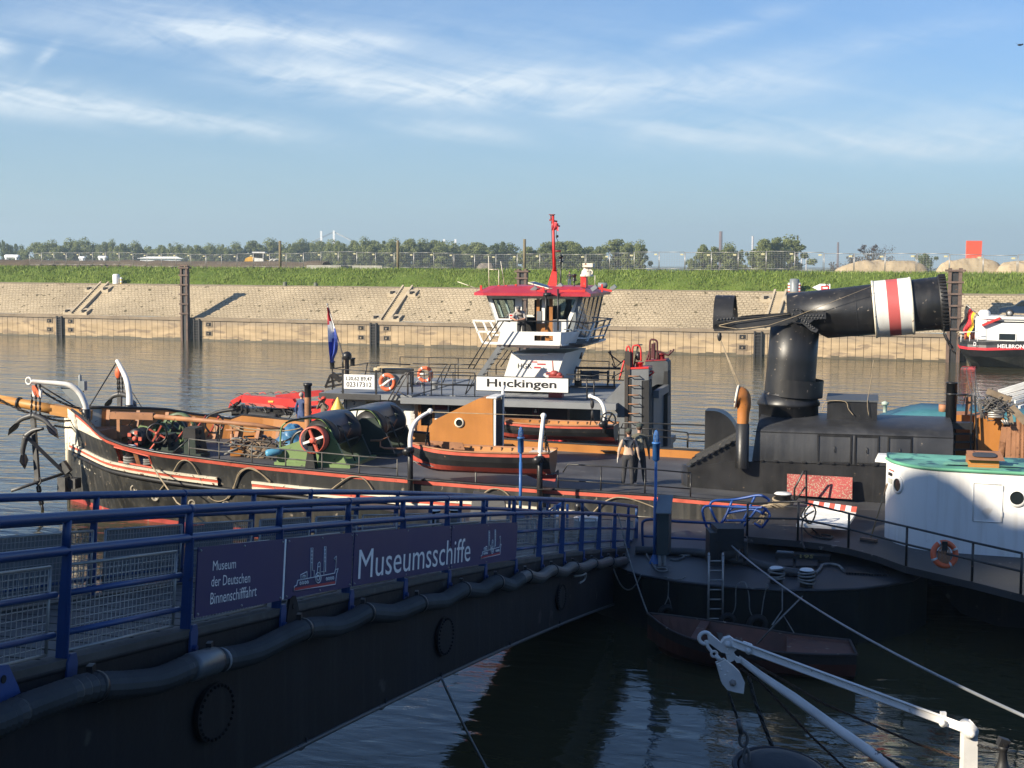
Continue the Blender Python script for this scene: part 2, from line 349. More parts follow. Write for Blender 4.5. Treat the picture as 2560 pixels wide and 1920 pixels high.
# ================================================================== water, land and the far bank
def watermat():
    m=bpy.data.materials.new('harbour_water');m.use_nodes=True;t=m.node_tree;b=t.nodes['Principled BSDF']
    b.inputs['Base Color'].default_value=(.055,.050,.024,1);b.inputs['Roughness'].default_value=.035;b.inputs['IOR'].default_value=1.33
    tc=N(t,'ShaderNodeTexCoord')
    def noise(sc3,det,dist=0):
        mp=N(t,'ShaderNodeMapping');mp.inputs['Scale'].default_value=sc3;lk(t,tc.outputs['Object'],mp.inputs[0])
        n=N(t,'ShaderNodeTexNoise');n.inputs['Scale'].default_value=1;n.inputs['Detail'].default_value=det;n.inputs['Distortion'].default_value=dist;lk(t,mp.outputs[0],n.inputs['Vector']);return n.outputs[0]
    big=noise((.14,.2,1),2);mid=noise((.26,.58,1),2,.5);small=noise((1.1,2.3,1),4,.5)
    patch=noise((.03,.06,1),2)
    h=mth(t,'ADD',mth(t,'MULTIPLY',mid,1.0),mth(t,'MULTIPLY',small,.34));h=mth(t,'ADD',h,mth(t,'MULTIPLY',big,.4))
    bp=N(t,'ShaderNodeBump');bp.inputs['Distance'].default_value=.20;lk(t,h,bp.inputs['Height'])
    # sheltered water near the quay is calmer than the open basin (object y grows towards the far bank)
    sep=N(t,'ShaderNodeSeparateXYZ');lk(t,tc.outputs['Object'],sep.inputs[0])
    r=N(t,'ShaderNodeMapRange');lk(t,sep.outputs[1],r.inputs[0]);r.inputs[1].default_value=-105;r.inputs[2].default_value=-88;r.inputs[3].default_value=.30;r.inputs[4].default_value=.62
    r2=N(t,'ShaderNodeMapRange');lk(t,patch,r2.inputs[0]);r2.inputs[3].default_value=.6;r2.inputs[4].default_value=1.4
    lk(t,mth(t,'MULTIPLY',r.outputs[0],r2.outputs[0]),bp.inputs['Strength']);lk(t,bp.outputs[0],b.inputs['Normal']);return m
mb=MB();mb.add([(-900,-230,0),(700,-230,0),(700,-.3,0),(-900,-.3,0)],[(0,1,2,3)]);struct('water',mb,watermat(),BF)
def landmat(name,c1,c2,sc1,c3=None,rough=.95,bump=.5,aniso=(1,1,1),sc2=9):
    m=bpy.data.materials.new(name);m.use_nodes=True;t=m.node_tree;b=t.nodes['Principled BSDF'];b.inputs['Roughness'].default_value=rough;b.inputs['Specular IOR Level'].default_value=.2
    tc=N(t,'ShaderNodeTexCoord');mp=N(t,'ShaderNodeMapping');mp.inputs['Scale'].default_value=aniso;lk(t,tc.outputs['Object'],mp.inputs[0])
    def noise(s,d=6):
        n=N(t,'ShaderNodeTexNoise');n.inputs['Scale'].default_value=s;n.inputs['Detail'].default_value=d;n.inputs['Roughness'].default_value=.65;lk(t,mp.outputs[0],n.inputs['Vector']);return n.outputs[0]
    r=N(t,'ShaderNodeMapRange');n=noise(sc1);lk(t,n,r.inputs[0]);r.inputs[1].default_value=.35;r.inputs[2].default_value=.65
    mx=N(t,'ShaderNodeMixRGB');lk(t,r.outputs[0],mx.inputs[0]);mx.inputs[1].default_value=c1+(1,);mx.inputs[2].default_value=c2+(1,);cur=mx.outputs[0]
    if c3:
        r2=N(t,'ShaderNodeMapRange');lk(t,noise(sc2),r2.inputs[0]);r2.inputs[1].default_value=.52;r2.inputs[2].default_value=.66
        m2=N(t,'ShaderNodeMixRGB');lk(t,r2.outputs[0],m2.inputs[0]);lk(t,cur,m2.inputs[1]);m2.inputs[2].default_value=c3+(1,);cur=m2.outputs[0]
    lk(t,cur,b.inputs['Base Color'])
    bp=N(t,'ShaderNodeBump');bp.inputs['Strength'].default_value=bump;bp.inputs['Distance'].default_value=.15;lk(t,noise(sc2),bp.inputs['Height']);lk(t,bp.outputs[0],b.inputs['Normal']);return m
grassm=landmat('meadow_grass',(.09,.14,.022),(.135,.185,.035),.35,(.155,.195,.05),bump=.9,aniso=(1.6,.5,.5),sc2=2.6)
soil=landmat('bare_soil',(.10,.075,.05),(.16,.12,.08),.4,(.07,.06,.035),sc2=1.6)
sand=landmat('sand',(.36,.28,.18),(.44,.35,.23),.6,(.30,.23,.15),sc2=2)
gravel=landmat('gravel',(.17,.15,.13),(.25,.22,.19),1.2,(.12,.10,.09),sc2=4)
field=landmat('field',(.07,.09,.03),(.12,.12,.05),.02,(.13,.10,.06),sc2=.06)
def revetmat():
    m=bpy.data.materials.new('stone_revetment');m.use_nodes=True;t=m.node_tree;b=t.nodes['Principled BSDF'];b.inputs['Roughness'].default_value=.9;b.inputs['Specular IOR Level'].default_value=.2
    tc=N(t,'ShaderNodeTexCoord');mp=N(t,'ShaderNodeMapping');mp.inputs['Scale'].default_value=(1,1.18,0);lk(t,tc.outputs['Object'],mp.inputs[0])
    ns=N(t,'ShaderNodeTexNoise');ns.inputs['Scale'].default_value=.9;lk(t,mp.outputs[0],ns.inputs['Vector'])
    va=N(t,'ShaderNodeVectorMath',operation='SCALE');lk(t,ns.outputs['Color'],va.inputs[0]);va.inputs['Scale'].default_value=.42
    vb=N(t,'ShaderNodeVectorMath',operation='ADD');lk(t,mp.outputs[0],vb.inputs[0]);lk(t,va.outputs[0],vb.inputs[1])
    br=N(t,'ShaderNodeTexBrick');lk(t,vb.outputs[0],br.inputs['Vector']);br.inputs['Scale'].default_value=1;br.inputs['Brick Width'].default_value=.46;br.inputs['Row Height'].default_value=.36;br.inputs['Mortar Size'].default_value=.045;br.inputs['Mortar Smooth'].default_value=.4
    br.inputs['Color1'].default_value=(.44,.36,.245,1);br.inputs['Color2'].default_value=(.385,.312,.21,1);br.inputs['Mortar'].default_value=(.27,.215,.14,1);br.inputs['Bias'].default_value=.1
    def noise(s,d,col=False):
        n=N(t,'ShaderNodeTexNoise');n.inputs['Scale'].default_value=s;n.inputs['Detail'].default_value=d;lk(t,mp.outputs[0],n.inputs['Vector']);return n.outputs[0]
    r=N(t,'ShaderNodeMapRange');lk(t,noise(.12,5),r.inputs[0]);r.inputs[1].default_value=.3;r.inputs[2].default_value=.7;r.inputs[3].default_value=.74;r.inputs[4].default_value=1.2
    m1=N(t,'ShaderNodeMixRGB',blend_type='MULTIPLY');m1.inputs[0].default_value=1;lk(t,br.outputs[0],m1.inputs[1]);lk(t,r.outputs[0],m1.inputs[2])
    r2=N(t,'ShaderNodeMapRange');lk(t,noise(1.4,8),r2.inputs[0]);r2.inputs[1].default_value=.615;r2.inputs[2].default_value=.68
    m2=N(t,'ShaderNodeMixRGB');lk(t,r2.outputs[0],m2.inputs[0]);lk(t,m1.outputs[0],m2.inputs[1]);m2.inputs[2].default_value=(.09,.075,.04,1)
    lk(t,m2.outputs[0],b.inputs['Base Color'])
    bp=N(t,'ShaderNodeBump');bp.inputs['Strength'].default_value=.9;bp.inputs['Distance'].default_value=.06;lk(t,mth(t,'ADD',br.outputs['Fac'],mth(t,'MULTIPLY',noise(3,5),-.8)),bp.inputs['Height']);bp.invert=True;lk(t,bp.outputs[0],b.inputs['Normal']);return m
U0,U1=-170,110
from mathutils import noise as mnoise
def fb(x,y,z=0): return mnoise.fractal(Vector((x,y,z)),1,2,4)
mb=MB();rows=[]
for v,z in ((.6,2.50),(2,3.37),(3.5,4.35),(5,5.34),(6,5.97)):
    rows.append([(u,v,z+.10*fb(u*.13,v*.4)) for u in range(U0,U1+1,2)])
mb.sheet(rows);struct('revetment',mb,revetmat(),BF)
mb=MB();mb.sheet([[(u,5.9,5.93+.10*fb(u*.13,2.4)),(u,6.4,6.02),(u,7.4,6.06)] for u in range(U0,U1+1,2)]);struct('path',mb,landmat('dusty_path',(.26,.21,.15),(.33,.27,.19),.5,(.20,.17,.11)),BF)
mb=MB();rows=[]
for i in range(16):
    v=7.2+i*.62;t=min(1,i/11);z=6.04+1.82*math.sin(t*PI/2)**.9+(0 if i<=11 else -.05*(i-11))
    rows.append([(u*1.0,v+.3*fb(u*.3,i*.1),z+(.14*fb(u*.22,v*.3)+.10*fb(u*.9,v)) *(.3 if i==0 else 1)) for u in [U0+k*.8 for k in range(int((U1-U0)/.8)+1)]])
mb.sheet(rows);struct('grass_bank',mb,grassm,BF)
mb=MB()
mb.sheet([[(u,v,z) for u in (-2600,-600,-200,0,110,300,900,2600)] for v,z in ((16.4,7.75),(60,7.4),(140,5),(400,4),(4200,3.5))],sm=0);struct('ground',mb,field,BF)
# tufts along the grass bank
mb=MB()
rnd=random.Random(3)
for i in range(30000):
    u=rnd.uniform(-95,62);t=rnd.random();v=7.2+t*7.6;tt=min(1,(v-7.2)/6.8);z=6.0+1.82*math.sin(tt*PI/2)**.9
    h=rnd.uniform(.18,.46)*(1.15 if rnd.random()<.1 else .9);a=rnd.uniform(0,6.3);lx,ly=rnd.uniform(-.25,.25),rnd.uniform(-.2,.2)
    dx,dy=math.cos(a)*.055,math.sin(a)*.04
    mb.add([(u-dx,v-dy,z),(u+dx,v+dy,z),(u+lx,v+ly,z+h)],[(0,1,2)],rnd.randrange(3))
gm=[pm('blade_%s'%n,c,.7,var=.3,vs=.4,bump=0,spec=.2) for n,c in (('mid',(.125,.18,.035)),('pale',(.18,.225,.055)),('deep',(.10,.15,.028)))]
struct('grass_tufts',mb,gm,BF,'stuff','long green grass covering the bank above the stone revetment')
# quay wall of concrete panels with a coping; ladders and mooring niches
wallm=pm('quay_concrete',(.40,.30,.185),.85,var=.22,vs=.9,spot=((.25,.19,.13),.45,.8),bump=.6,bs=6,spec=.2,aniso=(.45,1,2.2),tide=((.27,.22,.165),1.9,2.5,.9))
copem=pm('coping_stone',(.24,.19,.135),.85,var=.2,vs=.6,bump=.5,spec=.2)
wetm=pm('wet_concrete',(.085,.07,.042),.5,var=.3,vs=1)
qw=TH('quay_wall','long tan concrete quay wall with vertical joints at the far waterline','wall',BF,(0,0,0))
mb=MB();rnd=random.Random(5);u=-120
jointw=.020
while u<90:
    wd=.74;mb.bx(u+jointw,u+wd-jointw,rnd.uniform(-.02,.015),.5,.10+rnd.uniform(-.03,.03),2.2);u+=wd
qw.part('wall_panel',mb,wallm)
mb=MB();mb.bx(-120,90,.10,.55,-1.5,2.1);qw.part('backing',mb,dark)
mb=MB();u=-120
while u<90: mb.bx(u+.01,u+.735,-.035+rnd.uniform(-.02,.02),.5,-1.5,.20+rnd.uniform(-.09,.10));u+=.74
qw.part('waterline_course',mb,wetm)
mb=MB();u=-120
while u<90: mb.bx(u,u+5.26,-.14+rnd.uniform(-.015,.015),.62,2.2,2.52);u+=5.28
qw.part('coping',mb,copem)
lad=[BF.pv(F1(385,650),-.1)[0],BF.pv(F1(1268,680),-.1)[0],BF.pv(F2(860,700),-.1)[0],BF.pv(S(505,600),-.1)[0]]
rustd=pm('pile_rust',(.12,.08,.062),.8,var=.3,vs=2,streak=((.06,.04,.035),.5))
for u in lad:
    mb=MB()
    for s in (-1,1): mb.bx(u+s*.33-.07,u+s*.33+.07,-.30,-.16,-.8,2.4)
    for k in range(9): mb.bx(u-.28,u+.28,-.27,-.2,-.1+k*.29,-.02+k*.29)
    mb.bx(u-.30,u+.30,-.16,-.04,-.5,2.15,1)
    solo('quay_ladder',['steel ladder on the far quay wall, leftmost one','steel ladder on the far quay wall just right of the tall rusty pile','steel ladder on the far quay wall below the middle stone stairs','steel ladder on the far quay wall behind the folded black funnel'][lad.index(u)],'ladder',mb,[steel,dark],BF,(u,-.2,0),'ladders on the far quay wall')
    for du in (-1.5,1.45):
        for z0 in (1.55,.55):
            mb=MB();mb.bx(u+du-.42,u+du+.42,-.06,.1,z0,z0+.55,0);mb.bx(u+du-.30,u+du+.30,-.075,-.03,z0+.08,z0+.47,1);mb.cyl((u+du,-.075,z0+.25),(0,-1,0),.10,.10,8,0);qw.part('mooring_niche',mb,[copem,dark])  # dark proud plate, the shade of a recess put into its colour
# stone stairs up the slope
for k,(c,p0) in enumerate(((F1,(470,585)),(F2,(915,635)),(S,(560,440)))):
    u=BF.pv(c(*p0),.8)[0]+.45;mb=MB();n=22
    for i in range(n):
        v=.5+5.6*i/n;z=2.5+3.55*i/n;mb.bx(u-.44,u+.44,v,v+.16,z-.4,z+.16)
    for s in (-1,1):
        mb.hexa([(u+s*.54-.10,.5,2.1),(u+s*.54+.10,.5,2.1),(u+s*.54+.10,6.1,5.7),(u+s*.54-.10,6.1,5.7),(u+s*.54-.10,.5,2.82),(u+s*.54+.10,.5,2.82),(u+s*.54+.10,6.1,6.28),(u+s*.54-.10,6.1,6.28)],1)
        for v0 in (1.0,5.0):
            z0=2.5+(v0-.6)*.63;mb.hexa([(u+s*1.15-.5,v0-.5,z0-.35),(u+s*1.15+.5,v0-.5,z0-.35),(u+s*1.15+.5,v0+.5,z0+.3),(u+s*1.15-.5,v0+.5,z0+.3),(u+s*1.15-.5,v0-.5,z0+.12),(u+s*1.15+.5,v0-.5,z0+.12),(u+s*1.15+.5,v0+.5,z0+.52),(u+s*1.15-.5,v0+.5,z0+.52)],1)
            mb.box((u+s*1.15,v0-.28,z0+.2),(.35,.5,.3),None,2)
    solo('stone_stairs',['flight of stone stairs on the far slope, left of the tall rusty pile','flight of stone stairs on the far slope, between the pale flag and the wheelhouse','flight of stone stairs on the far slope, seen behind the folded funnel'][k],'stairs',mb,[pm('stair_tread%d'%k,(.38,.31,.21),.9,var=.15),pm('stair_edge%d'%k,(.40,.33,.23),.9,var=.15),dark],BF,(u,.5,2.5),'stone stairs on the far slope')
# tall mooring piles
def pile(u,v,ztop,wd,label):
    t=TH('mooring_pile',label,'pile',BF,(u,v,-1),'tall rusty mooring piles at the far quay')
    mb=MB()
    for s in (-1,1): mb.bx(u+s*wd*.36-wd*.12,u+s*wd*.36+wd*.12,v-.25,v+.25,-1.5,ztop)
    t.part('pile_beam',mb,rustd);mb=MB();mb.bx(u-wd*.22,u+wd*.22,v-.1,v+.2,-1.5,ztop-.25);t.part('core',mb,steel)
    z=2.9
    while z<ztop: mb=MB();mb.bx(u-wd*.62,u+wd*.62,v-.34,v-.2,z,z+.16);t.part('bracket',mb,rustd);z+=1.05
    mb=MB();mb.bx(u-wd*.7,u+wd*.7,v-.36,v+.36,ztop-.32,ztop-.14);t.part('cap_plate',mb,rustd)
pts=[(F1,1187,268,.95,'tall rusty mooring pile standing clear at the left of the far quay'),(E,845,625,1.05,'rusty mooring pile rising behind the red wheelhouse roof'),(F3,1772,283,1.25,'rusty mooring pile beside the open end of the funnel')]
for c,x,y,wd,lb in pts:
    q=BF.pv(c(x,y),-.55);pile(q[0],-.55,q[2],wd,lb)
# small furniture on the path
grn=pm('post_green',(.12,.13,.09),.7,var=.2)
def post(c,x,y0,y1,r,mats,bands,name,label,cat,v=6.9,group=None):
    q=BF.pv(c(x,y1),v);z0=6.02;z1=BF.pv(c(x,y0),v)[2];mb=MB()
    if bands==0: mb.lathe((q[0],v,z0-.2),(0,0,1),[(r,0),(r,z1-z0+.1),(r*.7,z1-z0+.2),(.001,z1-z0+.22)],12)
    else:
        n=bands;h=(z1-z0+.2)/n
        for i in range(n): mb.lathe((q[0],v,z0-.2),(0,0,1),[(r,h*i),(r,h*(i+1))],10,i%2)
        mb.lathe((q[0],v,z0-.2),(0,0,1),[(r,h*n),(.001,h*n+.06)],10,0)
    solo(name,label,cat,mb,mats,BF,(q[0],v,z0),group)
post(F1,748,322,395,.42,[white],0,'vent_post','fat white vent post on the path left of the rusty pile','post')
post(F1,780,345,395,.14,[white,yellow],5,'marker_post','slim banded marker post beside the fat white post at left','post')
post(F3,735,352,440,.48,[mgrey],0,'vent_post','fat pale grey vent post on the path above the funnel','post')
post(F3,705,380,440,.19,[white,red],7,'marker_post','red and white banded marker post left of the grey vent post','post')
post(F3,765,380,440,.19,[white,red],7,'marker_post','red and white banded marker post right of the grey vent post','post')
post(F1,1833,372,420,.24,[grn],0,'bollard','stubby greenish bollard on the far path, the left one of two','bollard',6.3,'bollards on the far path')
post(F1,2030,376,420,.24,[grn],0,'bollard','stubby greenish bollard on the far path, the right one of two','bollard',6.3,'bollards on the far path')
# mooring sign with an arrow, and a distance plate
a=BF.pv(F3(850,412),6.6);b=BF.pv(F3(900,385),6.6);c_=BF.pv(F3(965,432),6.6);zt,zb=b[2],c_[2];zm=(zt+zb)/2
t=TH('mooring_sign','white arrow board with a red framed P on the far path','sign',BF,((b[0]+c_[0])/2,6.6,6.0))
mb=MB();mb.prism([(b[0],6.6,zb),(c_[0],6.6,zb),(c_[0],6.6,zt),(b[0],6.6,zt),(a[0],6.6,zm)],(0,.06,0));t.part('board',mb,signw)
mb=MB();w_=c_[0]-b[0];x0,x1=b[0]+.12*w_,c_[0]-.1*w_;f_=.13
for q in ((x0,x1,zt-.18-f_,zt-.18),(x0,x1,zb+.12,zb+.12+f_),(x0,x0+f_,zb+.12,zt-.18),(x1-f_,x1,zb+.12,zt-.18)): mb.bx(q[0],q[1],6.575,6.6,q[2],q[3])
t.part('red_frame',mb,bred);mb=MB();text_mesh('P',mb,(x0+.42,6.6,zb+.38),(1,0,0),(0,0,1),(x1-x0)*.42,(zt-zb)*.5,off=.01,bold=.03);t.part('lettering',mb,letter)
mb=MB();mb.tube([(b[0]+.6*w_,6.7,5.9),(b[0]+.6*w_,6.7,zt)],.06);t.part('post',mb,mgrey)
q0=BF.pv(R(64,238),6.0);q1=BF.pv(R(107,208),6.0)
t=TH('distance_plate','small white distance plate reading 1.0 at the top of the slope','sign',BF,(q0[0],6.0,6.0))
mb=MB();mb.bx(q0[0],q1[0],6.0,6.05,q0[2],q1[2]);t.part('plate',mb,signw);mb=MB();text_mesh('1.0',mb,(q0[0]+.2,6.0,q0[2]+.3),(1,0,0),(0,0,1),(q1[0]-q0[0])*.78,(q1[2]-q0[2])*.55,bold=.02,off=.01);t.part('lettering',mb,letter)
mb=MB();mb.tube([((q0[0]+q1[0])/2,6.07,5.7),((q0[0]+q1[0])/2,6.07,q1[2])],.06);t.part('post',mb,mgrey)
# ------------------------------------------------------------------ site fence
P0=Vector((-83,245));P1=Vector((56,139.5));dirv=(P1-P0).normalized();fa=math.degrees(math.atan2(dirv.y,dirv.x));FF=Fr(tuple(P0),fa)
def fz(s): return 7.85+.18*math.sin(s*.05)
t=TH('fence_panel','galvanised mesh site fence panel with a small yellow plate on the bank top','fence',FF,(0,0,7.9),'mesh fence panels along the bank top')
mb=MB();fr_=[(0.02,0,8.0),(0.02,0,9.95),(3.42,0,9.95),(3.42,0,8.0)]
for i in range(4): mb.tube([fr_[i],fr_[(i+1)%4]],.03,6)
mb.tube([(.0,.0,7.85),(0,0,10.0)],.035,6);t.part('frame',mb,galv)
mb=MB()
for i in range(1,10): mb.beam((3.42*i/10,0,8.05),(3.42*i/10,0,9.9),.006,.006)
for i in range(1,9): mb.beam((0.05,0,8.0+1.95*i/9),(3.4,0,8.0+1.95*i/9),.007,.007)
t.part('wire_mesh',mb,galv)
mb=MB();mb.bx(3.42-.55,3.42-.14,-.06,-.02,9.58,9.76);t.part('yellow_plate',mb,pm('plate_yellow',(.36,.33,.20),.7))
mb=MB();mb.bx(-.12,.12,-.3,.3,7.75,7.9);t.part('foot',mb,rubber)
for i in range(1,50):
    s=i*3.5;wdp=FF.wd((s,0,7.9));dup(t,(wdp[0],wdp[1],7.9+.16*math.sin(i*.37)+.08*math.sin(i*1.3)),R_(fa)+.03*math.sin(i*2.1))
# wooden poles
pole=pm('pole_timber',(.16,.13,.075),.85,var=.2)
for c,x,y,lb in ((F2,257,108,'weathered timber pole beside the yellow wheel loader'),(F2,1015,105,'weathered timber pole in the middle of the tree row'),(F2,1830,97,'weathered timber pole left of the red mast')):
    q=BF.pv(c(x,y),17);mb=MB();mb.tube([(q[0],17,7),(q[0],17,q[2])],.17,8);solo('timber_pole',lb,'pole',mb,pole,BF,(q[0],17,7.4))
# heaps and far ground works
def heap(c,x0,x1,ytop,Y,mat,name,label,cat,seed,depth=.5):
    a=at(c(x0,280),Y);b=at(c(x1,280),Y);zt=at(c((x0+x1)/2,ytop),Y)[2];zb=7.4;w=b[0]-a[0];rows=[]
    for i in range(61):
        rr=[]
        for j in range(17):
            s,tt=i/60*2-1,j/16*2-1;d=max(0,1-(abs(s)**3.4+abs(tt)**2.4));d=d**.55
            x,y=a[0]+w*(s+1)/2,Y+tt*w*depth/2
            rr.append((x,y,zb+(zt-zb)*d*(.93+.34*fb(x*.22+seed,y*.3))+.20*d*fb(x*.9+seed,y*.9)))
        rows.append(rr)
    mb=MB();mb.sheet(rows);return solo(name,label,cat,mb,mat,WF,((a[0]+b[0])/2,Y,zb))
heap(F3,985,1610,229,172,sand,'sand_heap','long heap of pale sand below the reddish tree','sand heap',1,.4)
heap(F3,1640,2090,222,168,sand,'sand_heap','heap of pale sand below the orange slab','sand heap',5,.4)
heap(F3,2030,2600,222,166,sand,'sand_heap','heap of pale sand at the right edge','sand heap',9,.4)
heap(F2,1515,1650,238,186,gravel,'gravel_heap','small grey gravel heap behind the mesh fence left of the wheelhouse','gravel heap',3,.8)
mb=MB();rows=[]
for i in range(90):
    x=-150+i*1.35;Y=283-.45*(x+150);e=max(0,min(1,(16-x*.9)/26+.2));rows.append([(x,Y+dy,7.3+h*e*(1.45+.3*fb(x*.3,dy*.4)+.15*fb(x*1.1,7))) for dy,h in ((-9,0),(-6,.7),(-3,1),(3,1),(9,0))])
mb.sheet(rows);struct('earth_bank',mb,soil)
slab=at(F3(1843,232),672);s2=at(F3(1937,232),672);zt=at(F3(1890,108),672)[2]
mb=MB();mb.hexa([(slab[0],672,0),(s2[0],672,0),(s2[0],673.2,0),(slab[0],673.2,0),(slab[0]-.15,672,zt),(s2[0]+.15,672,zt),(s2[0]+.15,673.2,zt),(slab[0]-.15,673.2,zt)]);solo('orange_slab','tall upright orange steel slab standing behind the sand heaps','sculpture',mb,pm('slab_orange',(1,.085,.004),.5,var=.04,bump=0),WF,((slab[0]+s2[0])/2,672,0))
brick=pm('chimney_brick',(.13,.085,.075),.8,var=.2,vs=.1);pale=pm('chimney_pale',(.45,.43,.42),.7)
for c,x,y,wd,m,lb in ((F3,263,48,20,brick,'thick dark brick chimney rising behind the right hand trees'),(F3,468,78,13,pale,'pale slender chimney between the two tree groups'),(F3,758,75,11,brick,'thin dark chimney behind the big right tree'),(F3,1017,118,12,brick,'thin dark chimney left of the reddish tree'),(F3,813,220,8,pale,'low white chimney just right of the big tree'),(F3,783,205,9,pale,'low grey chimney just right of the big tree')):
    Y=1300;q=at(c(x,y),Y);r=wd*.3888/2.5/1421*Y/2;mb=MB();mb.lathe((q[0],Y,0),(0,0,1),[(r*1.3,0),(r,q[2]),(r*.8,q[2]+.1),(r*.7,q[2]-3)],14);solo('chimney',lb,'chimney',mb,m,WF,(q[0],Y,0))
pyl=pm('pylon_white',(.85,.86,.86),.6,var=.02,bump=0)
for k,(x,y,lb) in enumerate(((522,45,'white bridge pylon above the trees, left of the tall pair'),(603,42,'white bridge pylon above the trees, right of the tall pair'),(1312,97,'tip of a distant white pylon, left of the low pair'),(1385,97,'tip of a distant white pylon, right of the low pair'))):
    Y=1500;q=at(F2(x,y),Y);t=TH('bridge_pylon',lb,'pylon',WF,(q[0],Y,0));mb=MB();mb.bx(q[0]-1.05,q[0]+1.05,Y,Y+2,0,q[2]);t.part('tower',mb,pyl)
    if k==1:
        mb=MB()
        for s in (-1,1):
            for d in (14,30,52): mb.tube([(q[0],Y+1,q[2]-.5-d*.03),(q[0]+s*d*1.6,Y+1,q[2]-d*.8)],.16,5)
        t.part('stay_cable',mb,galv)
# ------------------------------------------------------------------ trees
def tree_proto(name,label,seed,clumps,leafm,trunkm,spread=.34,low=.25,leaf=.024,dens=170,sparse=1.0):
    rd=random.Random(seed);t=TH(name,label,'tree',WF,(0,0,0),'trees beyond the far bank')
    mb=MB();mb.tube([(0,0,-.02),(.01,0,.2),(0,.01,.45),(.01,0,.8)],[.028,.022,.016,.004],7);cm=MB()
    for k in range(clumps):
        z=low+(1-low-.08)*((k+.5)/clumps)+rd.uniform(-.04,.04);tt=(z-low)/(1-low);rr=spread*(.72+.28*math.sin(PI*min(1,tt*1.3)))*(1 if tt<.6 else max(.12,1-((tt-.6)/.42)**2)**.5)
        a=k*2.4+rd.uniform(-.5,.5);q=rr*rd.uniform(.15,1.12)*(1+.22*math.sin(a*3+seed));c=(math.cos(a)*q,math.sin(a)*q,z)
        mb.tube([(0,0,z*.55),(c[0]*.6,c[1]*.6,z*.85),c],[.012,.007,.003],5)
        cr_=rd.choice((.05,.07,.09,.12,.16))*sparse*rd.uniform(.8,1.15)
        for i in range(dens):
            d=Vector((rd.gauss(0,1),rd.gauss(0,1),rd.gauss(0,.8))).normalized()*cr_*rd.uniform(.45,1.1)
            p=(c[0]+d.x,c[1]+d.y,c[2]+d.z*.85);n=Vector((d.x+rd.uniform(-.08,.08),d.y+rd.uniform(-.08,.08),d.z+rd.uniform(-.05,.10))).normalized();x=n.orthogonal().normalized();y=n.cross(x);g=rd.uniform(0,6.3)
            x,y=x*math.cos(g)+y*math.sin(g),y*math.cos(g)-x*math.sin(g);l=leaf*rd.uniform(.6,1.3)
            cm.add([tuple(Vector(p)+x*l),tuple(Vector(p)+y*l*.6),tuple(Vector(p)-x*l),tuple(Vector(p)-y*l*.6)],[(0,1,2,3)],rd.randrange(2))
    t.part('trunk',mb,trunkm);t.part('crown',cm,leafm);return t
bark=pm('bark',(.09,.075,.055),.9)
def leafm(n,c):
    m=bpy.data.materials.new(n);m.use_nodes=True;t=m.node_tree;t.nodes.clear();o=N(t,'ShaderNodeOutputMaterial');d=N(t,'ShaderNodeBsdfDiffuse');r=N(t,'ShaderNodeBsdfTranslucent');x=N(t,'ShaderNodeMixShader');x.inputs[0].default_value=.45
    d.inputs[0].default_value=c+(1,);r.inputs[0].default_value=c+(1,);lk(t,d.outputs[0],x.inputs[1]);lk(t,r.outputs[0],x.inputs[2]);lk(t,x.outputs[0],o.inputs[0]);return m
def leafmats(n,a,b): return [leafm(n+'_light',a),leafm(n+'_deep',b)]
lg=leafmats('leaf_spring',(.25,.28,.11),(.21,.235,.095));ld=leafmats('leaf_dark',(.17,.205,.085),(.14,.17,.07));lr=leafmats('leaf_red',(.13,.09,.07),(.10,.075,.055))
protos=[tree_proto('deciduous_tree','slender spring green tree in the long row beyond the far bank',11,40,lg,bark,.28,.05),tree_proto('deciduous_tree','spring green tree in the long row beyond the far bank',12,46,lg,bark,.36,.03),tree_proto('deciduous_tree','loose spring green tree in the long row beyond the far bank',13,30,lg,bark,.32,.12,.026,90),tree_proto('bushy_tree','dense dark green tree low in the row at far left',14,40,ld,bark,.42,.0),tree_proto('bare_tree','reddish thinly leaved tree above the long sand heap',15,40,lr,bark,.52,.15,.014,90,1.0)]
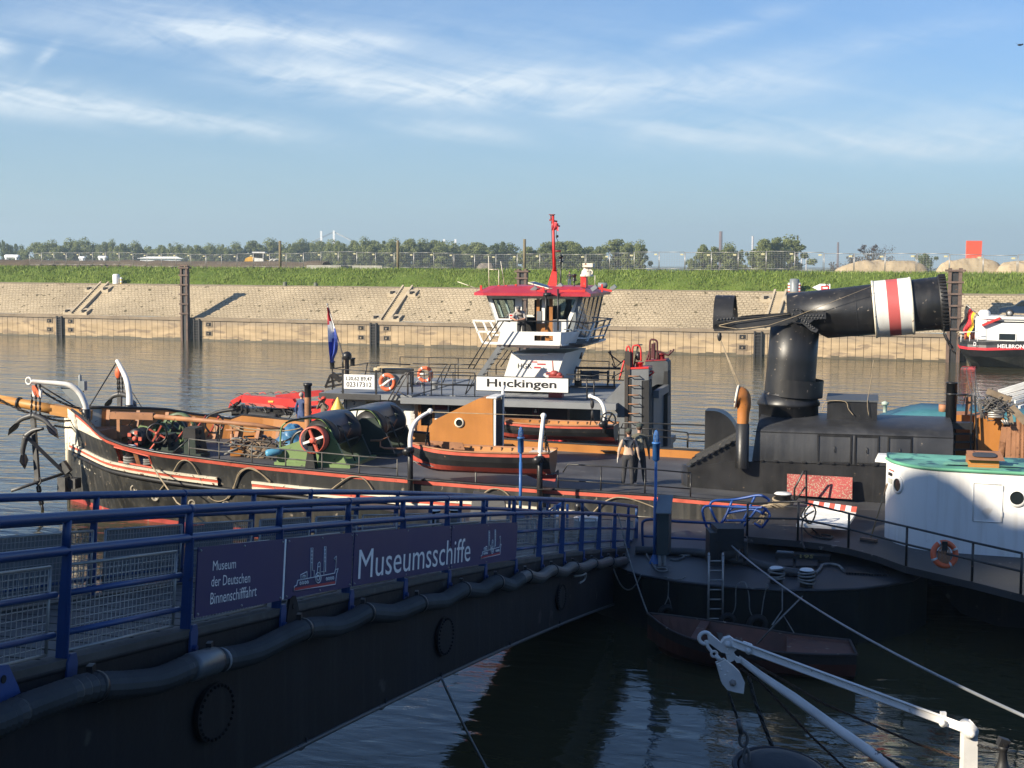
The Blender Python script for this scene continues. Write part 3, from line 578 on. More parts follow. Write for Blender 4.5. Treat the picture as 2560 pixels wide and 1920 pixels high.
TL=[(F1,20,105,60,3),(F1,95,130,110,3),(F1,230,122,120,1),(F1,330,120,105,0),(F1,400,150,90,1),(F1,445,110,85,0),(F1,540,105,85,0),(F1,610,132,55,2),(F1,680,120,85,1),(F1,720,115,55,0),(F1,790,130,85,1),(F1,870,125,75,0),(F1,960,145,95,2),(F1,1040,140,85,1),(F1,1110,125,75,2),(F1,1195,135,65,2),(F1,1270,140,105,1),(F1,1350,140,85,0),(F1,1425,132,75,2),(F1,1520,132,95,0),(F1,1620,110,115,1),(F1,1740,110,115,0),(F1,1870,125,95,2),(F1,1950,115,85,0),(F1,2050,112,95,1),(F1,2150,108,105,2),
(F2,330,128,85,2),(F2,390,118,85,0),(F2,440,130,75,1),(F2,510,115,95,2),(F2,600,120,95,0),(F2,650,125,75,2),(F2,735,110,95,1),(F2,800,103,85,0),(F2,870,110,105,1),(F2,940,108,95,2),(F2,1000,110,85,0),(F2,1090,100,130,1),(F2,1180,115,105,0),(F2,1260,108,125,1),(F2,1330,115,105,2),(F2,1440,135,125,1),(F2,1530,122,190,1),(F2,1680,115,160,3),(F2,1850,150,140,1),(F2,1980,118,160,1),(F2,2100,115,140,1),(F2,2180,130,110,3),
(E,1210,350,260,1),(E,1370,352,200,1),(E,1500,420,180,3),(E,1640,400,150,1),(E,1800,326,330,1),(E,1940,380,180,0),(E,2055,362,130,0),
(F3,150,135,110,1),(F3,225,150,110,1),(F3,310,140,120,0),(F3,380,165,80,2),(F3,75,225,90,3),(F3,540,100,170,1),(F3,620,90,140,1),(F3,720,95,160,0),(F3,470,160,130,3),(F3,600,170,230,3),(F3,1240,122,270,4),(F3,1110,190,140,4),(F3,985,240,100,4),(F3,1585,190,150,3),(F3,1440,240,60,3)]
EXTRA={(F3,1240):'wide reddish thinly leaved tree above the long sand heap',(F3,1110):'lower reddish tree left of the wide reddish one',(F3,985):'smallest reddish shrub at the left foot of the sand heap',(F3,1585):'dark round tree between the two sand heaps',(E,1800):'broad tall pale green tree right of the red mast',(E,2055):'narrow green tree at the right end of the clump beside the mast',(F1,95):'dark round tree near the left edge of the far row',(F1,610):'thinnest sparse tree of the left row'}
used=set();rd=random.Random(21)
TL+=[(c,x+rd.uniform(25,60),y+rd.uniform(12,38),w_*rd.uniform(.7,1.3),rd.choice((0,1,2,1))) for c,x,y,w_,k in TL if c in (F1,F2)]
for c,x,y,wd,k in TL:
    px,py=c(x,y);kf=c(1,0)[0]-c(0,0)[0];Y=(620 if px<330 else 520 if px<520 else 430 if px<640 else 400)*rd.uniform(.96,1.05)
    zb=3.2;zt=at((px,py-1),Y)[2];X=at((px,py),Y)[0];h=zt-zb;wm=wd*kf/1421*Y
    sp=(.66,.84,.74,1.0,1.2)[k]*(.64 if k<3 else .76);s=wm/sp
    lb=EXTRA.get((c,x))
    if k in used: dup(protos[k],(X,Y,zb),rd.uniform(0,6.3),lb,None,(s,s,h))
    else:
        o=protos[k].o;o.location=(X,Y,zb);o.scale=(s,s,h);o.rotation_euler=(0,0,rd.uniform(0,6));used.add(k)
        if lb: o['label']=lb
GEN=[protos[i].o['label'] for i in range(5)]
# ================================================================== the paddle steamer
v_=SF.pv;z_=SF.pz
ST=TH('paddle_steamer','black hulled paddle steamer with cream and red strake, lying across the middle','ship',SF,(-6,0,0))
TOP=[(-23.05,3.36),(-22,3.27),(-20.7,3.12),(-19.7,2.83),(-18.5,2.63),(-17.2,2.50),(-13.75,2.25),(-10.3,2.08),(-6,1.93),(-1.1,1.84),(5.3,1.58),(12,1.40),(40,1.3)]
BT=[(-23.05,.10),(-22.6,.55),(-21.9,1.28),(-20.7,2.62),(-20.2,3.1),(-19.4,3.75),(-18.5,4.15),(-17.2,4.46),(-15,4.55),(40,4.55)]
BW=[(-23.0,.06),(-22.8,.12),(-21.4,1.2),(-19.8,2.40),(-18,3.15),(-15.5,3.95),(-12,4.35),(-8,4.5),(40,4.5)]
STK=[(-23.05,2.02),(-22,1.98),(-20,1.90),(-18,1.82),(-15.2,1.68),(-11.2,1.48),(-9,1.38),(-5.3,1.27),(-1.1,1.08),(5,.90),(40,.8)]
def ztop(u): return interp(TOP,u)
def halfb(u,z):
    t=max(0,min(1,z/ztop(u)));a=interp(BW,u);b=interp(BT,u);return a+(b-a)*t**1.25
def zdeck(u): return min(ztop(u)-.06,interp([(-23,1.98),(-13,1.95),(-9,1.93),(-6,1.86),(-1.1,1.77),(5.3,1.51),(12,1.33),(40,1.2)],u))
US=[-23.05,-22.9,-22.6,-22.2]+[-21.8+.4*i for i in range(14)]+[-16+.8*i for i in range(56)]
uo0,uo1=-19.05,-17.55     # the hawse opening in the bulwark
US=sorted([u for u in US if abs(u-uo0)>.15 and abs(u-uo1)>.15]+[uo0,uo1])
def levels(u):
    s=interp(STK,u);t=ztop(u);pt=interp([(-23.05,2.74),(-22,2.72),(-21,2.72),(-19.6,2.70)],u) if u<-19.6 else t-.02
    return [-1.2,-.02,.15,s-.16,s+.02,s+.14,min(pt,t-.01),t]
for side in (-1,1):
    mb=MB();rows=[[(u,side*halfb(u,z),z) for z in levels(u)] for u in US]
    for i in range(len(US)-1):
        for k in range(7):
            if side<0 and k==5 and uo0-1e-6<=US[i]<uo1-1e-6: continue
            m=1 if k<2 and US[i]<-14 else 0
            if k==6 and US[i]<-19.7: m=2
            if US[i]<-22.55 and k>=3: m=2
            q=[rows[i][k],rows[i+1][k],rows[i+1][k+1],rows[i][k+1]]
            mb.add(q if side<0 else q[::-1],[(0,1,2,3)],m,1)
    ST.part('hull_side',mb,[hullblack,pm('boot_red',(.34,.05,.04),.6,var=.3,vs=2,spot=((.25,.2,.14),.40,4)),cream])
mb=MB();mb.tube([(-23.07,0,.75),(-23.08,0,2),(-23.1,0,3.38)],.11,8);mb.tube([(-23.05,0,-.6),(-23.07,0,.75)],.10,8,m=1);ST.part('stem_post',mb,[cream,hullblack])
# deck
mb=MB();mb.sheet([[(u,s*(halfb(u,zdeck(u))-.03)*t,zdeck(u)) for s,t in ((-1,1),(-1,.5),(1,0),(1,.5),(1,1))] for u in US if u>-22.5]);ST.part('deck',mb,deckm)
# inner bulwarks with stiffeners, cap rail and red line
for side in (-1,1):
    ex=lambda u:(.20 if side>0 and u>-18.5 else 0)
    mb=MB();uu=[u for u in US if u>-22.6 and u<(-12.5 if side<0 else 8)]
    rows=[[(u,side*(halfb(u,z)-.10),z) for z in (zdeck(u)-.02,(zdeck(u)+ztop(u))/2,ztop(u)+ex(u))] for u in uu]
    for i in range(len(uu)-1):
        for k in range(2):
            if side<0 and uo0-1e-6<=uu[i]<uo1-1e-6: continue
            q=[rows[i][k],rows[i+1][k],rows[i+1][k+1],rows[i][k+1]];mb.add(q if side>0 else q[::-1],[(0,1,2,3)],0,1)
    if side>0:
        rr=[[(u,halfb(u,ztop(u)),ztop(u)-.02),(u,halfb(u,ztop(u)),ztop(u)+ex(u)),(u,halfb(u,ztop(u))-.1,ztop(u)+ex(u))] for u in uu if u>-18.6];mb.sheet(rr,1,0)
    ST.part('inner_bulwark',mb,[ochre,black])
    for u in [-22.0+.75*i for i in range(9)]:
        mb=MB();mb.beam((u,side*(halfb(u,zdeck(u))-.2),zdeck(u)),(u,side*(halfb(u,ztop(u))-.2),ztop(u)-.05),.05,.14,(1,0,0));ST.part('stiffener',mb,ochred)
    mb=MB();mb.tube([(u,side*(halfb(u,ztop(u))-.05),ztop(u)+.02+ex(u)) for u in US if u>-22.9],.055,6);ST.part('cap_rail',mb,black)
    mb=MB();mb.sheet([[(u,side*(halfb(u,z)+.012),z) for z in (ztop(u)-.115,ztop(u)-.01)] for u in US if u>-22.5],0,0);ST.part('gunwale_stripe',mb,red)
mb=MB();mb.sheet([[(u,-halfb(u,ztop(u))+o,zdeck(u)+.012) for o in (.30,.55)] for u in US if u>-2.2],0,0);ST.part('deck_stripe',mb,red)
def strake(u0,u1,side=-1):
    uu=[u0]+[u for u in US if u0<u<u1]+[u1];mb=MB()
    for k,(a,b,m,o) in enumerate(((-.13,-.05,0,.10),(-.05,.05,1,.07),(.05,.13,0,.10))):
        mb.sheet([[(u,side*(halfb(u,interp(STK,u)+a)),interp(STK,u)+a),(u,side*(halfb(u,interp(STK,u)+a)+o),interp(STK,u)+a),(u,side*(halfb(u,interp(STK,u)+b)+o),interp(STK,u)+b),(u,side*(halfb(u,interp(STK,u)+b)),interp(STK,u)+b)] for u in uu],m,0)
    ST.part('rubbing_strake',mb,[cream,red])
strake(-22.9,-15.1);strake(-13.9,1.2);strake(1.35,2.4);strake(-22.9,20,1)
mb=MB();mb.tube([(u,-halfb(u,interp(STK,u)-.25)-.05,interp(STK,u)-.25) for u in US if -22.9<u<-10],.08,8);ST.part('fender_rail',mb,steel)
# the name at the bow
mb=MB();mb2=MB();u=-22.25
for i,ch in enumerate('OSCAR HUBER'):
    if ch!=' ':
        zz=1.42-.02*i;o=(u,-halfb(u,zz)-.01,zz);o2=(u+.17,-halfb(u+.17,zz)-.01,zz);text_mesh(ch,mb,o,sub3(o2,o),(0,0,1),.13,.24,bold=.02,off=.012)
    u+=.21
ST.part('bow_name',mb,cream)
# portlights and draught plates on the near side
mb=MB()
for c,x,y in ((A,1165,1285),(A,1380,1345),(A,1740,1385),(A,2060,1385)):
    q=v_(c(x,y),-3.3);mb.lathe((q[0],-halfb(q[0],q[2])-.02,q[2]),(0,-1,0),[(.14,0),(.14,.05),(.09,.05),(.085,.01),(.001,.01)],14)
ST.part('portlight',mb,pm('portlight_bronze',(.25,.22,.17),.5))
# hawse opening frame, twin bollards seen through it
mb=MB()
for z0 in (0,1):
    zz=[interp(STK,u)+.18 if z0==0 else ztop(u)-.16 for u in (uo0,uo1)];mb.beam((uo0,-halfb(uo0,zz[0])-.01,zz[0]),(uo1,-halfb(uo1,zz[1])-.01,zz[1]),.06,.04,m=0)
for u in (uo0,uo1): mb.beam((u,-halfb(u,1.9)-.01,interp(STK,u)+.18),(u,-halfb(u,2.4)-.01,ztop(u)-.16),.04,.06,(1,0,0),0)
ST.part('hawse_frame',mb,red)
def bollard(th,u,v,z0,h,r,parent=None,ropes=3,rm=ropeg):
    mb=MB();mb.lathe((u,v,z0),(0,0,1),[(r*1.05,0),(r,.04),(r*.95,h-.06),(r*1.08,h-.05),(r*1.08,h)],18);mb.lathe((u,v,z0+h),(0,0,1),[(r*1.08,0),(r*.9,.035),(.001,.04)],18,1)
    o=th.part('bollard',mb,[black,white])
    if ropes:
        rb=MB()
        for k in range(ropes): rb.torus((u,v,z0+h*.18+k*.075),(random.uniform(-.12,.12),random.uniform(-.12,.12),1),r+.045,.035,22,6)
        th.part('rope_turns',rb,rm,o)
    return o
bollard(ST,-18.62,-3.55,1.95,.62,.17);bollard(ST,-17.85,-3.7,1.95,.52,.14)
# bow shelf, bowsprit
mb=MB();mb.sheet([[(u,-halfb(u,3)+.15,2.62),(u,halfb(u,3)-.15,2.62)] for u in (-22.6,-22,-21.4)],0,0);mb.bx(-21.45,-21.35,-1.6,1.6,2.25,2.65);ST.part('bow_shelf',mb,ochred)
p=v_(A(605,625),0);q=v_(A(330,575),0);r=v_(A(-120,490),0)
bs=MB();bs.beam(add3(p,(.8,0,-.09)),lerp(p,q,.55),.34,.36);bs.tube([lerp(p,q,.5),q,r],[.19,.18,.15],14);bo=ST.part('bowsprit',bs,wood)
mb=MB();mb.lathe(lerp(p,q,1.6),sub3(q,p),[(.2,-.04),(.22,-.04),(.22,.04),(.2,.04)],16);ST.part('sprit_band',mb,steel,bo)
mb=MB();mb.chain(add3(p,(-.1,-.05,-.35)),v_(A(-100,470),-.4),.15,.16,.02);mb.chain(add3(p,(0,-.05,-.15)),v_(A(150,600),-.3),.1,.14,.018);ST.part('bobstay_chain',mb,chainm)
q=v_(A(720,455),0);mb=MB();mb.tube([(q[0],0,3.2),(q[0],0,q[2]+.1)],.02,6);mb.bx(q[0]-.10,q[0]+.10,-.1,.1,q[2]+.08,q[2]+.42);mb.lathe((q[0]-.12,0,q[2]+.1),(0,0,1),[(.06,0),(.06,.5),(.03,.55),(.001,.56)],10);ST.part('bow_lamp',mb,mgrey)
# anchor davits
def davit(pts,vs,r,name='anchor_davit',ring=True,mat=whited,fr=v_):
    P=[fr(A(x,y),v) for (x,y),v in zip(pts,vs)];P=smooth_path(P,6);n=len(P);mb=MB();mb.tube(P,[r*(1-.45*i/n) for i in range(n)],12)
    if ring: mb.torus(add3(P[-1],(-.1,0,.0)),(.2,1,0),.12,.035,14,6)
    mb.lathe(add3(P[0],(0,0,-.5)),(0,0,1),[(r*1.3,0),(r*1.3,.65),(r,.68)],12,1);return ST.part(name,mb,[mat,black])
d1=davit([(745,640),(735,560),(690,460),(610,395),(500,375),(380,365),(270,355)],[-1.35,-1.35,-1.4,-1.5,-1.6,-1.7,-1.8],.12)
d2=davit([(1118,600),(1118,480),(1095,350),(1045,240),(1012,180)],[2.3,2.35,2.5,2.9,3.3],.13,ring=False)
mb=MB();mb.tube([v_(A(320,375),-1.8),v_(A(665,585),-1.0)],.025,6);ST.part('davit_stay',mb,steel,d1)
mb=MB();mb.prism([v_(A(x,y),-1.45) for x,y in ((520,410),(610,420),(690,490),(720,590),(650,540),(570,470))],(0,.03,0));ST.part('davit_web',mb,mgrey,d1)
mb=MB();mb.tube([v_(A(1000,205),3.2),v_(A(775,570),1.2)],.025,6);mb.tube([v_(A(1100,380),2.6),v_(A(1230,590),3.2),v_(A(1265,635),3.4)],.015,5);ST.part('davit_stay',mb,steel,d2)
# anchors
def anchor(name,label,P,fr,loc,stock=True):
    """P: crown, ring (shank ends), arm tips (two), arm dir"""
    t=TH(name,label,'anchor',fr,loc,'bow anchors');cw,ring,tips,up_=P
    mb=MB();mb.beam(cw,ring,.16,.13);mb.torus(ring,(0,1,0),.13,.035,14,6);t.part('shank',mb,anchm)
    for tp in tips:
        mid=add3(lerp(cw,tp,.55),mul3(up_,.16));P2=smooth_path([cw,mid,tp],5);mb=MB();mb.tube(P2,[.12-.007*i for i in range(len(P2))],8)
        a=lerp(mid,tp,.25);d=Vector(sub3(tp,a));n=Vector((0,1,0));ww=d.cross(n).normalized()*.0;s=Vector((0,1,0))*.26
        b=Vector(a);e=Vector(tp);mb.add([tuple(b-s*.6),tuple(b+s*.6),tuple(lerp(b,e,.6)+s if False else b.lerp(e,.55)+s),tuple(e+d.normalized()*.12),tuple(b.lerp(e,.55)-s)],[(0,1,2,3,4)])
        off=Vector(up_)*-.05;mb.add([tuple(b-s*.6+off),tuple(b+s*.6+off),tuple(b.lerp(e,.55)+s+off),tuple(e+d.normalized()*.12+off),tuple(b.lerp(e,.55)-s+off)],[(4,3,2,1,0)])
        t.part('arm',mb,anchm)
    return t
va=-2.0
cw=v_(A(285,650),va);ring=v_(A(325,1215),va-.1);an=anchor('stock_anchor','large stock anchor hanging crown up from the near bow davit','',SF,(0,0,0)) if False else None
an=anchor('stock_anchor','large stock anchor hanging crown up from the white near bow davit',(cw,ring,[v_(A(85,795),va),v_(A(490,820),va)],(0,0,1)),SF,(cw[0],va,ring[2]))
mb=MB();mb.tube([v_(A(95,1305),va-.8),v_(A(325,1228),va-.1),v_(A(548,1155),va+.8)],.055,8);an.part('stock',mb,anchm)
cw2=v_(A(225,830),va-.3);r2=v_(A(590,1180),va+.6);a2=anchor('stock_anchor','smaller anchor slung slantwise behind the large one at the bow',(cw2,r2,[v_(A(208,1085),va-.3),v_(A(375,765),va-.3)],(-.5,0,.3)),SF,(cw2[0],va,r2[2]))
mb=MB();mb.box(v_(A(568,1100),va+.5),(.22,.2,.42),((.8,0,.6),(0,1,0),(-.6,0,.8)));mb.box(v_(A(620,1235),va+.7),(.5,.4,.35));mb.box(v_(A(555,1255),va+.5),(.3,.4,.6));a2.part('stock',mb,anchm)
c3=v_(A(1035,468),3.3);r3=v_(A(1030,560),3.3);a3=anchor('stock_anchor','anchor hanging from the far bow davit above the bulwark',(c3,add3(r3,(0,0,-.6)),[v_(A(915,575),3.3),v_(A(1170,570),3.3)],(0,0,1)),SF,(c3[0],3.3,r3[2]))
tip=v_(A(285,375),-1.8)
t=TH('anchor_tackle','chain tackle with an orange and white block below the near bow davit','tackle',SF,tip);mb=MB()
for x in (278,310,345): mb.chain(v_(A(x,385 if x>300 else 470),-1.85),v_(A(x-10 if x<300 else x,660),-1.95),0,.13,.022)
t.part('chain',mb,chainm);mb=MB();mb.prism(PV(SF,A,[(275,395),(300,395),(345,470),(340,500),(300,480),(278,430)],-1.9),(0,.12,0));t.part('block',mb,lifeb);mb=MB();mb.prism(PV(SF,A,[(275,430),(300,485),(280,490)],-1.92),(0,.1,0));mb.prism(PV(SF,A,[(335,420),(352,440),(350,500),(335,470)],-1.92),(0,.1,0));t.part('block_cheek',mb,white)
mb=MB();mb.chain(v_(A(330,1260),-2.1),v_(A(370,1480),-2.1),0,.26,.045);solo('hanging_chain','heavy chain hanging below the large anchor to the water','chain',mb,chainm,SF,v_(A(350,1400),-2.1))
t=TH('anchor_tackle','chain tackle with a red and white block below the far bow davit','tackle',SF,v_(A(1012,190),3.3));mb=MB()
for x in (1015,1030,1055): mb.chain(v_(A(x,320),3.3),v_(A(x+5,470),3.3),0,.13,.022)
t.part('chain',mb,chainm);mb=MB();mb.sphere(v_(A(1020,285),3.3),.13,(1,.6,1.7),8);t.part('block',mb,lifeb)
mb=MB();mb.chain(v_(A(350,430),-1.8),v_(A(690,590),-1.2),.1,.15,.022);mb.chain(v_(A(690,600),-2.1),v_(A(830,760),-2.9),.05,.15,.022);mb.chain(v_(A(350,650),-1.9),v_(A(640,690),-.2),.1,.14,.02);mb.chain(v_(A(470,740),-1.9),v_(A(640,755),-.2),.03,.14,.02);ST.part('bow_chain',mb,chainm)
# foredeck machinery: windlass, two dark chain boxes, ochre boom
def wheel(mb,c,ax,r,rr,n=4,m=0,ms=0,hub=.06):
    mb.torus(c,ax,r,rr,26,6,m);axv=Vector(ax).normalized();x=axv.orthogonal().normalized();y=axv.cross(x)
    for k in range(n):
        a=2*PI*k/n+.3;mb.beam(c,tuple(Vector(c)+(x*math.cos(a)+y*math.sin(a))*r),rr*1.6,rr*1.6,m=ms)
    mb.lathe(tuple(Vector(c)-axv*.05),tuple(axv),[(.001,0),(hub,0),(hub,.1),(.001,.1)],10,ms)
wb=MB();wz=1.97
for y0 in (-1.35,-.15,1.0):
    wb.prism([(-20.1,y0,wz),(-18.7,y0,wz),(-18.9,y0,2.55),(-19.2,y0,2.95),(-19.5,y0,2.98),(-19.8,y0,2.5)],(0,.09,0))
wb.bx(-20.2,-18.6,-1.5,1.2,wz,wz+.12)
wl=ST.part('windlass',wb,[green])
mb=MB();mb.lathe((-19.35,-1.9,2.6),(0,1,0),[(.001,0),(.30,0),(.34,.08),(.22,.2),(.22,.4),(.34,.5),(.34,.56),(.001,.56)],18);ST.part('chain_drum',mb,black,wl);mb=MB();mb.lathe((-19.3,-.1,2.62),(0,1,0),[(.26,0),(.26,1.1),(.4,1.12),(.4,1.2)],18);ST.part('chain_drum',mb,black,wl)
mb=MB();mb.lathe((-19.35,-1.98,2.6),(0,1,0),[(.001,0),(.08,0),(.08,.1)],10)
for k in range(5): mb.box((-19.35+.22*math.cos(k*1.26),-1.97,2.6+.22*math.sin(k*1.26)),(.12,.06,.12))
ST.part('drum_claw',mb,red,wl)
for y0,rr in ((-.35,.62),(.35,.66)):
    mb=MB();mb.lathe((-18.9,y0,2.62),(0,1,0),[(rr-.09,0),(rr,0),(rr,.14),(rr-.09,.14),(rr-.09,0)],34)
    for k in range(5): mb.beam((-18.9,y0+.07,2.62),(-18.9+math.cos(k*1.256)*rr,y0+.07,2.62+math.sin(k*1.256)*rr),.05,.09,(0,1,0))
    ST.part('gear_wheel',mb,[pm('gear_green%d'%int(rr*100),(.075,.12,.055),.5)],wl)
for c in ((-18.62,-1.75,2.78),(-17.6,.55,2.9)):
    mb=MB();wheel(mb,c,(.35,-1,0),.33,.035,4,0,1);ST.part('hand_wheel',mb,[black,red],wl)
mb=MB()
for a,b in (((-19.0,-1.8,2.05),(-18.5,-1.6,2.75)),((-18.5,-1.2,2.15),(-18.0,-1.0,2.8)),((-18.2,-.5,2.3),(-17.8,.3,3.2)),((-17.9,.6,2.4),(-17.6,.9,3.1)),((-19.2,-1.9,2.05),(-18.5,-1.9,2.05))): mb.tube([a,b],.035,6)
ST.part('brake_lever',mb,red,wl)
for x0,x1,xm,y0,y1,vv in ((600,920,780,690,945,-1.55),(995,1315,1160,600,990,-1.5)):
    a=v_(W(x0,y1),vv);b=v_(W(xm,y1),vv);t0=v_(W(x0,y0+15),vv);mb=MB();dpt=.55;zb=a[2];zt=t0[2]
    mb.hexa([(a[0],vv,zb),(b[0],vv,zb),(b[0]+.18,vv+dpt,zb),(a[0],vv+dpt,zb),(a[0],vv,zt),(b[0]-.04,vv,zt),(b[0]+.02,vv+dpt,zt+.04),(a[0],vv+dpt,zt+.04)],0)
    mb.hexa([(a[0]-.02,vv-.03,zt-.34),(b[0]+.0,vv-.03,zt-.34),(b[0]+.0,vv+.02,zt-.34),(a[0]-.02,vv+.02,zt-.34),(a[0]-.02,vv-.03,zt+.02),(b[0],vv-.03,zt+.02),(b[0],vv+.02,zt+.02),(a[0]-.02,vv+.02,zt+.02)],1)
    mb.bx(a[0]-.06,b[0]+.2,vv-.05,vv+dpt+.1,zb-.05,zb+.08,0)
    for k in range(3): mb.lathe((b[0]+.07,vv+.2,zb+.28+.26*k),(1,0,0),[(.001,.02),(.08,.03),(.085,-.02)],10,2)
    ST.part('chain_box',mb,[dgreen,steel,dark])
mb=MB();p=v_(A(960,650),-.9);q=v_(A(1330,660),-.75);r=v_(A(2212,735),-.5);s_=v_(B(620,925),-.3);mb.beam(p,q,.2,.24);mb.tube([q,r,s_],[.085,.078,.065],10);mb.beam(add3(p,(.3,0,0)),(p[0]+.3,p[1],1.97),.12,.12);ST.part('boom',mb,ochred)
mb=MB();mb.tube([(r[0]-.9,r[1],r[2]-.1),(r[0]-.9,r[1],r[2]-.45)],.05,8);mb.tube([add3(r,(-1.1,-.05,-.2)),add3(r,(-.6,-.05,-.2))],.035,6);mb.lathe(add3(r,(-.9,0,-.65)),(0,0,1),[(.07,0),(.07,.3),(.03,.34)],8);ST.part('boom_block',mb,ochred)
for k,(pp,sg) in enumerate((((A(1850,720),A(1885,900)),.0),((A(1905,730),A(1890,920)),.0),((A(1960,715),A(2212,790)),.12),((B(0,850),B(600,920)),.1),((B(500,925),B(790,900)),.05),((A(1120,740),A(1240,690)),.25),((A(1170,660),A(1110,740)),0.02))):
    mb=MB();mb.tube(rope(v_(pp[0],-.6),v_(pp[1],-.6),sg),.022,6);ST.part('deck_rope',mb,ropem)
# ochre pole with a black top
q=v_(B(858,455),1.0);mb=MB();mb.lathe((q[0],1.0,1.9),(0,0,1),[(.12,0),(.12,q[2]-2.35)],14,0);mb.lathe((q[0],1.0,q[2]-.45),(0,0,1),[(.12,0),(.12,.38),(.155,.40),(.155,.5),(.05,.5)],14,1);ST.part('galley_pipe',mb,[ochred,black])
# two towing winches under curved covers
def towwinch(u0,v0,first):
    bz=1.95;fr=MB();pl=[(u0,bz),(u0+.04,bz+.55),(u0+.75,bz+.80),(u0+1.25,bz+1.28),(u0+1.75,bz+1.30),(u0+2.15,bz+.75),(u0+2.5,bz)]
    fr.prism([(x,v0,z) for x,z in pl],(0,.12,0));fr.prism([(x,v0+2.3,z) for x,z in pl],(0,.12,0),1);fr.bx(u0-.05,u0+2.6,v0-.08,v0+2.5,bz-.02,bz+.10)
    o=ST.part('towing_winch',fr,[green if first else dgreen,dgreen])  # far plate in darker green, its shade is put into the colour
    c=(u0+1.55,v0,bz+.95)
    mb=MB();mb.lathe((c[0],v0+.12,c[2]),(0,1,0),[(.001,0),(.62,0),(.62,.10),(.42,.12),(.42,1.9),(.62,1.92),(.62,2.1),(.001,2.1)],28);ST.part('cable_drum',mb,black,o)
    mb=MB();mb.lathe((u0+.78,v0+.5,bz+.62),(0,1,0),[(.46,0),(.52,0),(.52,.14),(.46,.14),(.46,0)],36)
    for k in range(6): mb.beam((u0+.78,v0+.57,bz+.62),(u0+.78+.5*math.cos(k*1.047),v0+.57,bz+.62+.5*math.sin(k*1.047)),.07,.07,(0,1,0))
    ST.part('gear_wheel',mb,black,o)
    if first:
        mb=MB();cx,cz=c[0]-.08,c[2]-.02
        mb.lathe((cx,v0-.52,cz),(0,1,0),[(.40,0),(.44,0),(.44,.42),(.40,.42)],30,0);mb.lathe((cx,v0-.52,cz),(0,1,0),[(.40,.42),(.40,0)],30,1);mb.lathe((cx,v0-.14,cz),(0,1,0),[(.001,0),(.44,0),(.44,.1)],30,2)
        for k in range(4):
            a=k*PI/2+.35;mb.beam((cx,v0-.42,cz),(cx+.42*math.cos(a),v0-.42,cz+.42*math.sin(a)),.08,.10,(0,1,0),m=0 if k%2 else 1)
        mb.lathe((cx,v0-.56,cz),(0,1,0),[(.001,0),(.07,0),(.10,.02),(.10,.2)],12,0);ST.part('warping_end',mb,[red,white,dark],o)
        mb=MB();mb.hexa([(u0+1.2,v0-.5,bz),(u0+1.55,v0-.5,bz),(u0+1.55,v0-.2,bz),(u0+1.2,v0-.2,bz),(u0+1.3,v0-.45,bz+.72),(u0+1.45,v0-.45,bz+.72),(u0+1.45,v0-.25,bz+.72),(u0+1.3,v0-.25,bz+.72)]);ST.part('bearing_stand',mb,black,o)
    hoop=[(u0+.12,bz+.1),(u0+.14,bz+1.1),(u0+.30,bz+1.38),(u0+.65,bz+1.50),(u0+1.25,bz+1.58),(u0+1.62,bz+1.52),(u0+1.88,bz+1.22),(u0+2.02,bz+.8),(u0+2.38,bz+.1)]
    for y in (v0+.05,v0+2.55):
        mb=MB();mb.tube(smooth_path([(x,y,z) for x,z in hoop],4),.03,6);ST.part('cover_hoop',mb,green if y<v0+1 else dgreen,o)
    sec=smooth_path([(x,0,z) for x,z in hoop[2:7]],5);mb=MB();mb.sheet([[(p[0],y,p[2]+.04) for p in sec] for y in (v0-.02,v0+.9,v0+1.8,v0+2.62)]);mb.sheet([[(p[0],y,p[2]+.02) for p in sec] for y in (v0-.02,v0+2.62)]);ST.part('winch_cover',mb,pm('cover_black%d'%first,(.022,.023,.027),.35),o)
    for dv,x in ((.35,1.95),(1.3,2.0)):
        mb=MB();mb.tube([(u0+x-.1,v0+dv,bz+.75),(u0+x+.12,v0+dv,bz+1.15)],.03,6,m=0);mb.tube([(u0+x+.12,v0+dv,bz+1.15),(u0+x+.05,v0+dv,bz+1.35),(u0+x+.2,v0+dv,bz+1.28)],.025,6,m=1);ST.part('brake_lever',mb,[ochred,dgreen],o)
    mb=MB();mb.tube([(u0+2.1,v0,bz+.75),(u0+2.1,v0+2.5,bz+.78)],.025,6);mb.tube([(u0+2.42,v0+.9,bz+.1),(u0+2.0,v0+.9,bz+1.1)],.025,6);ST.part('cover_brace',mb,dgreen,o)
towwinch(-14.03,-2.25,True);towwinch(-13.45,.85,False)
mb=MB();P=[v_(B(x,y),.2) for x,y in ((1500,1030),(1600,1030),(1690,990),(1600,1030),(1600,1090),(1640,1110),(1880,1115))];mb.tube(P,.035,6)
for x in (1560,1670): mb.lathe(z_(B(x,1145),1.95),(0,0,1),[(.2,0),(.18,.05),(.05,.08),(.05,.35)],14)
ST.part('sounding_pipe',mb,ochred)
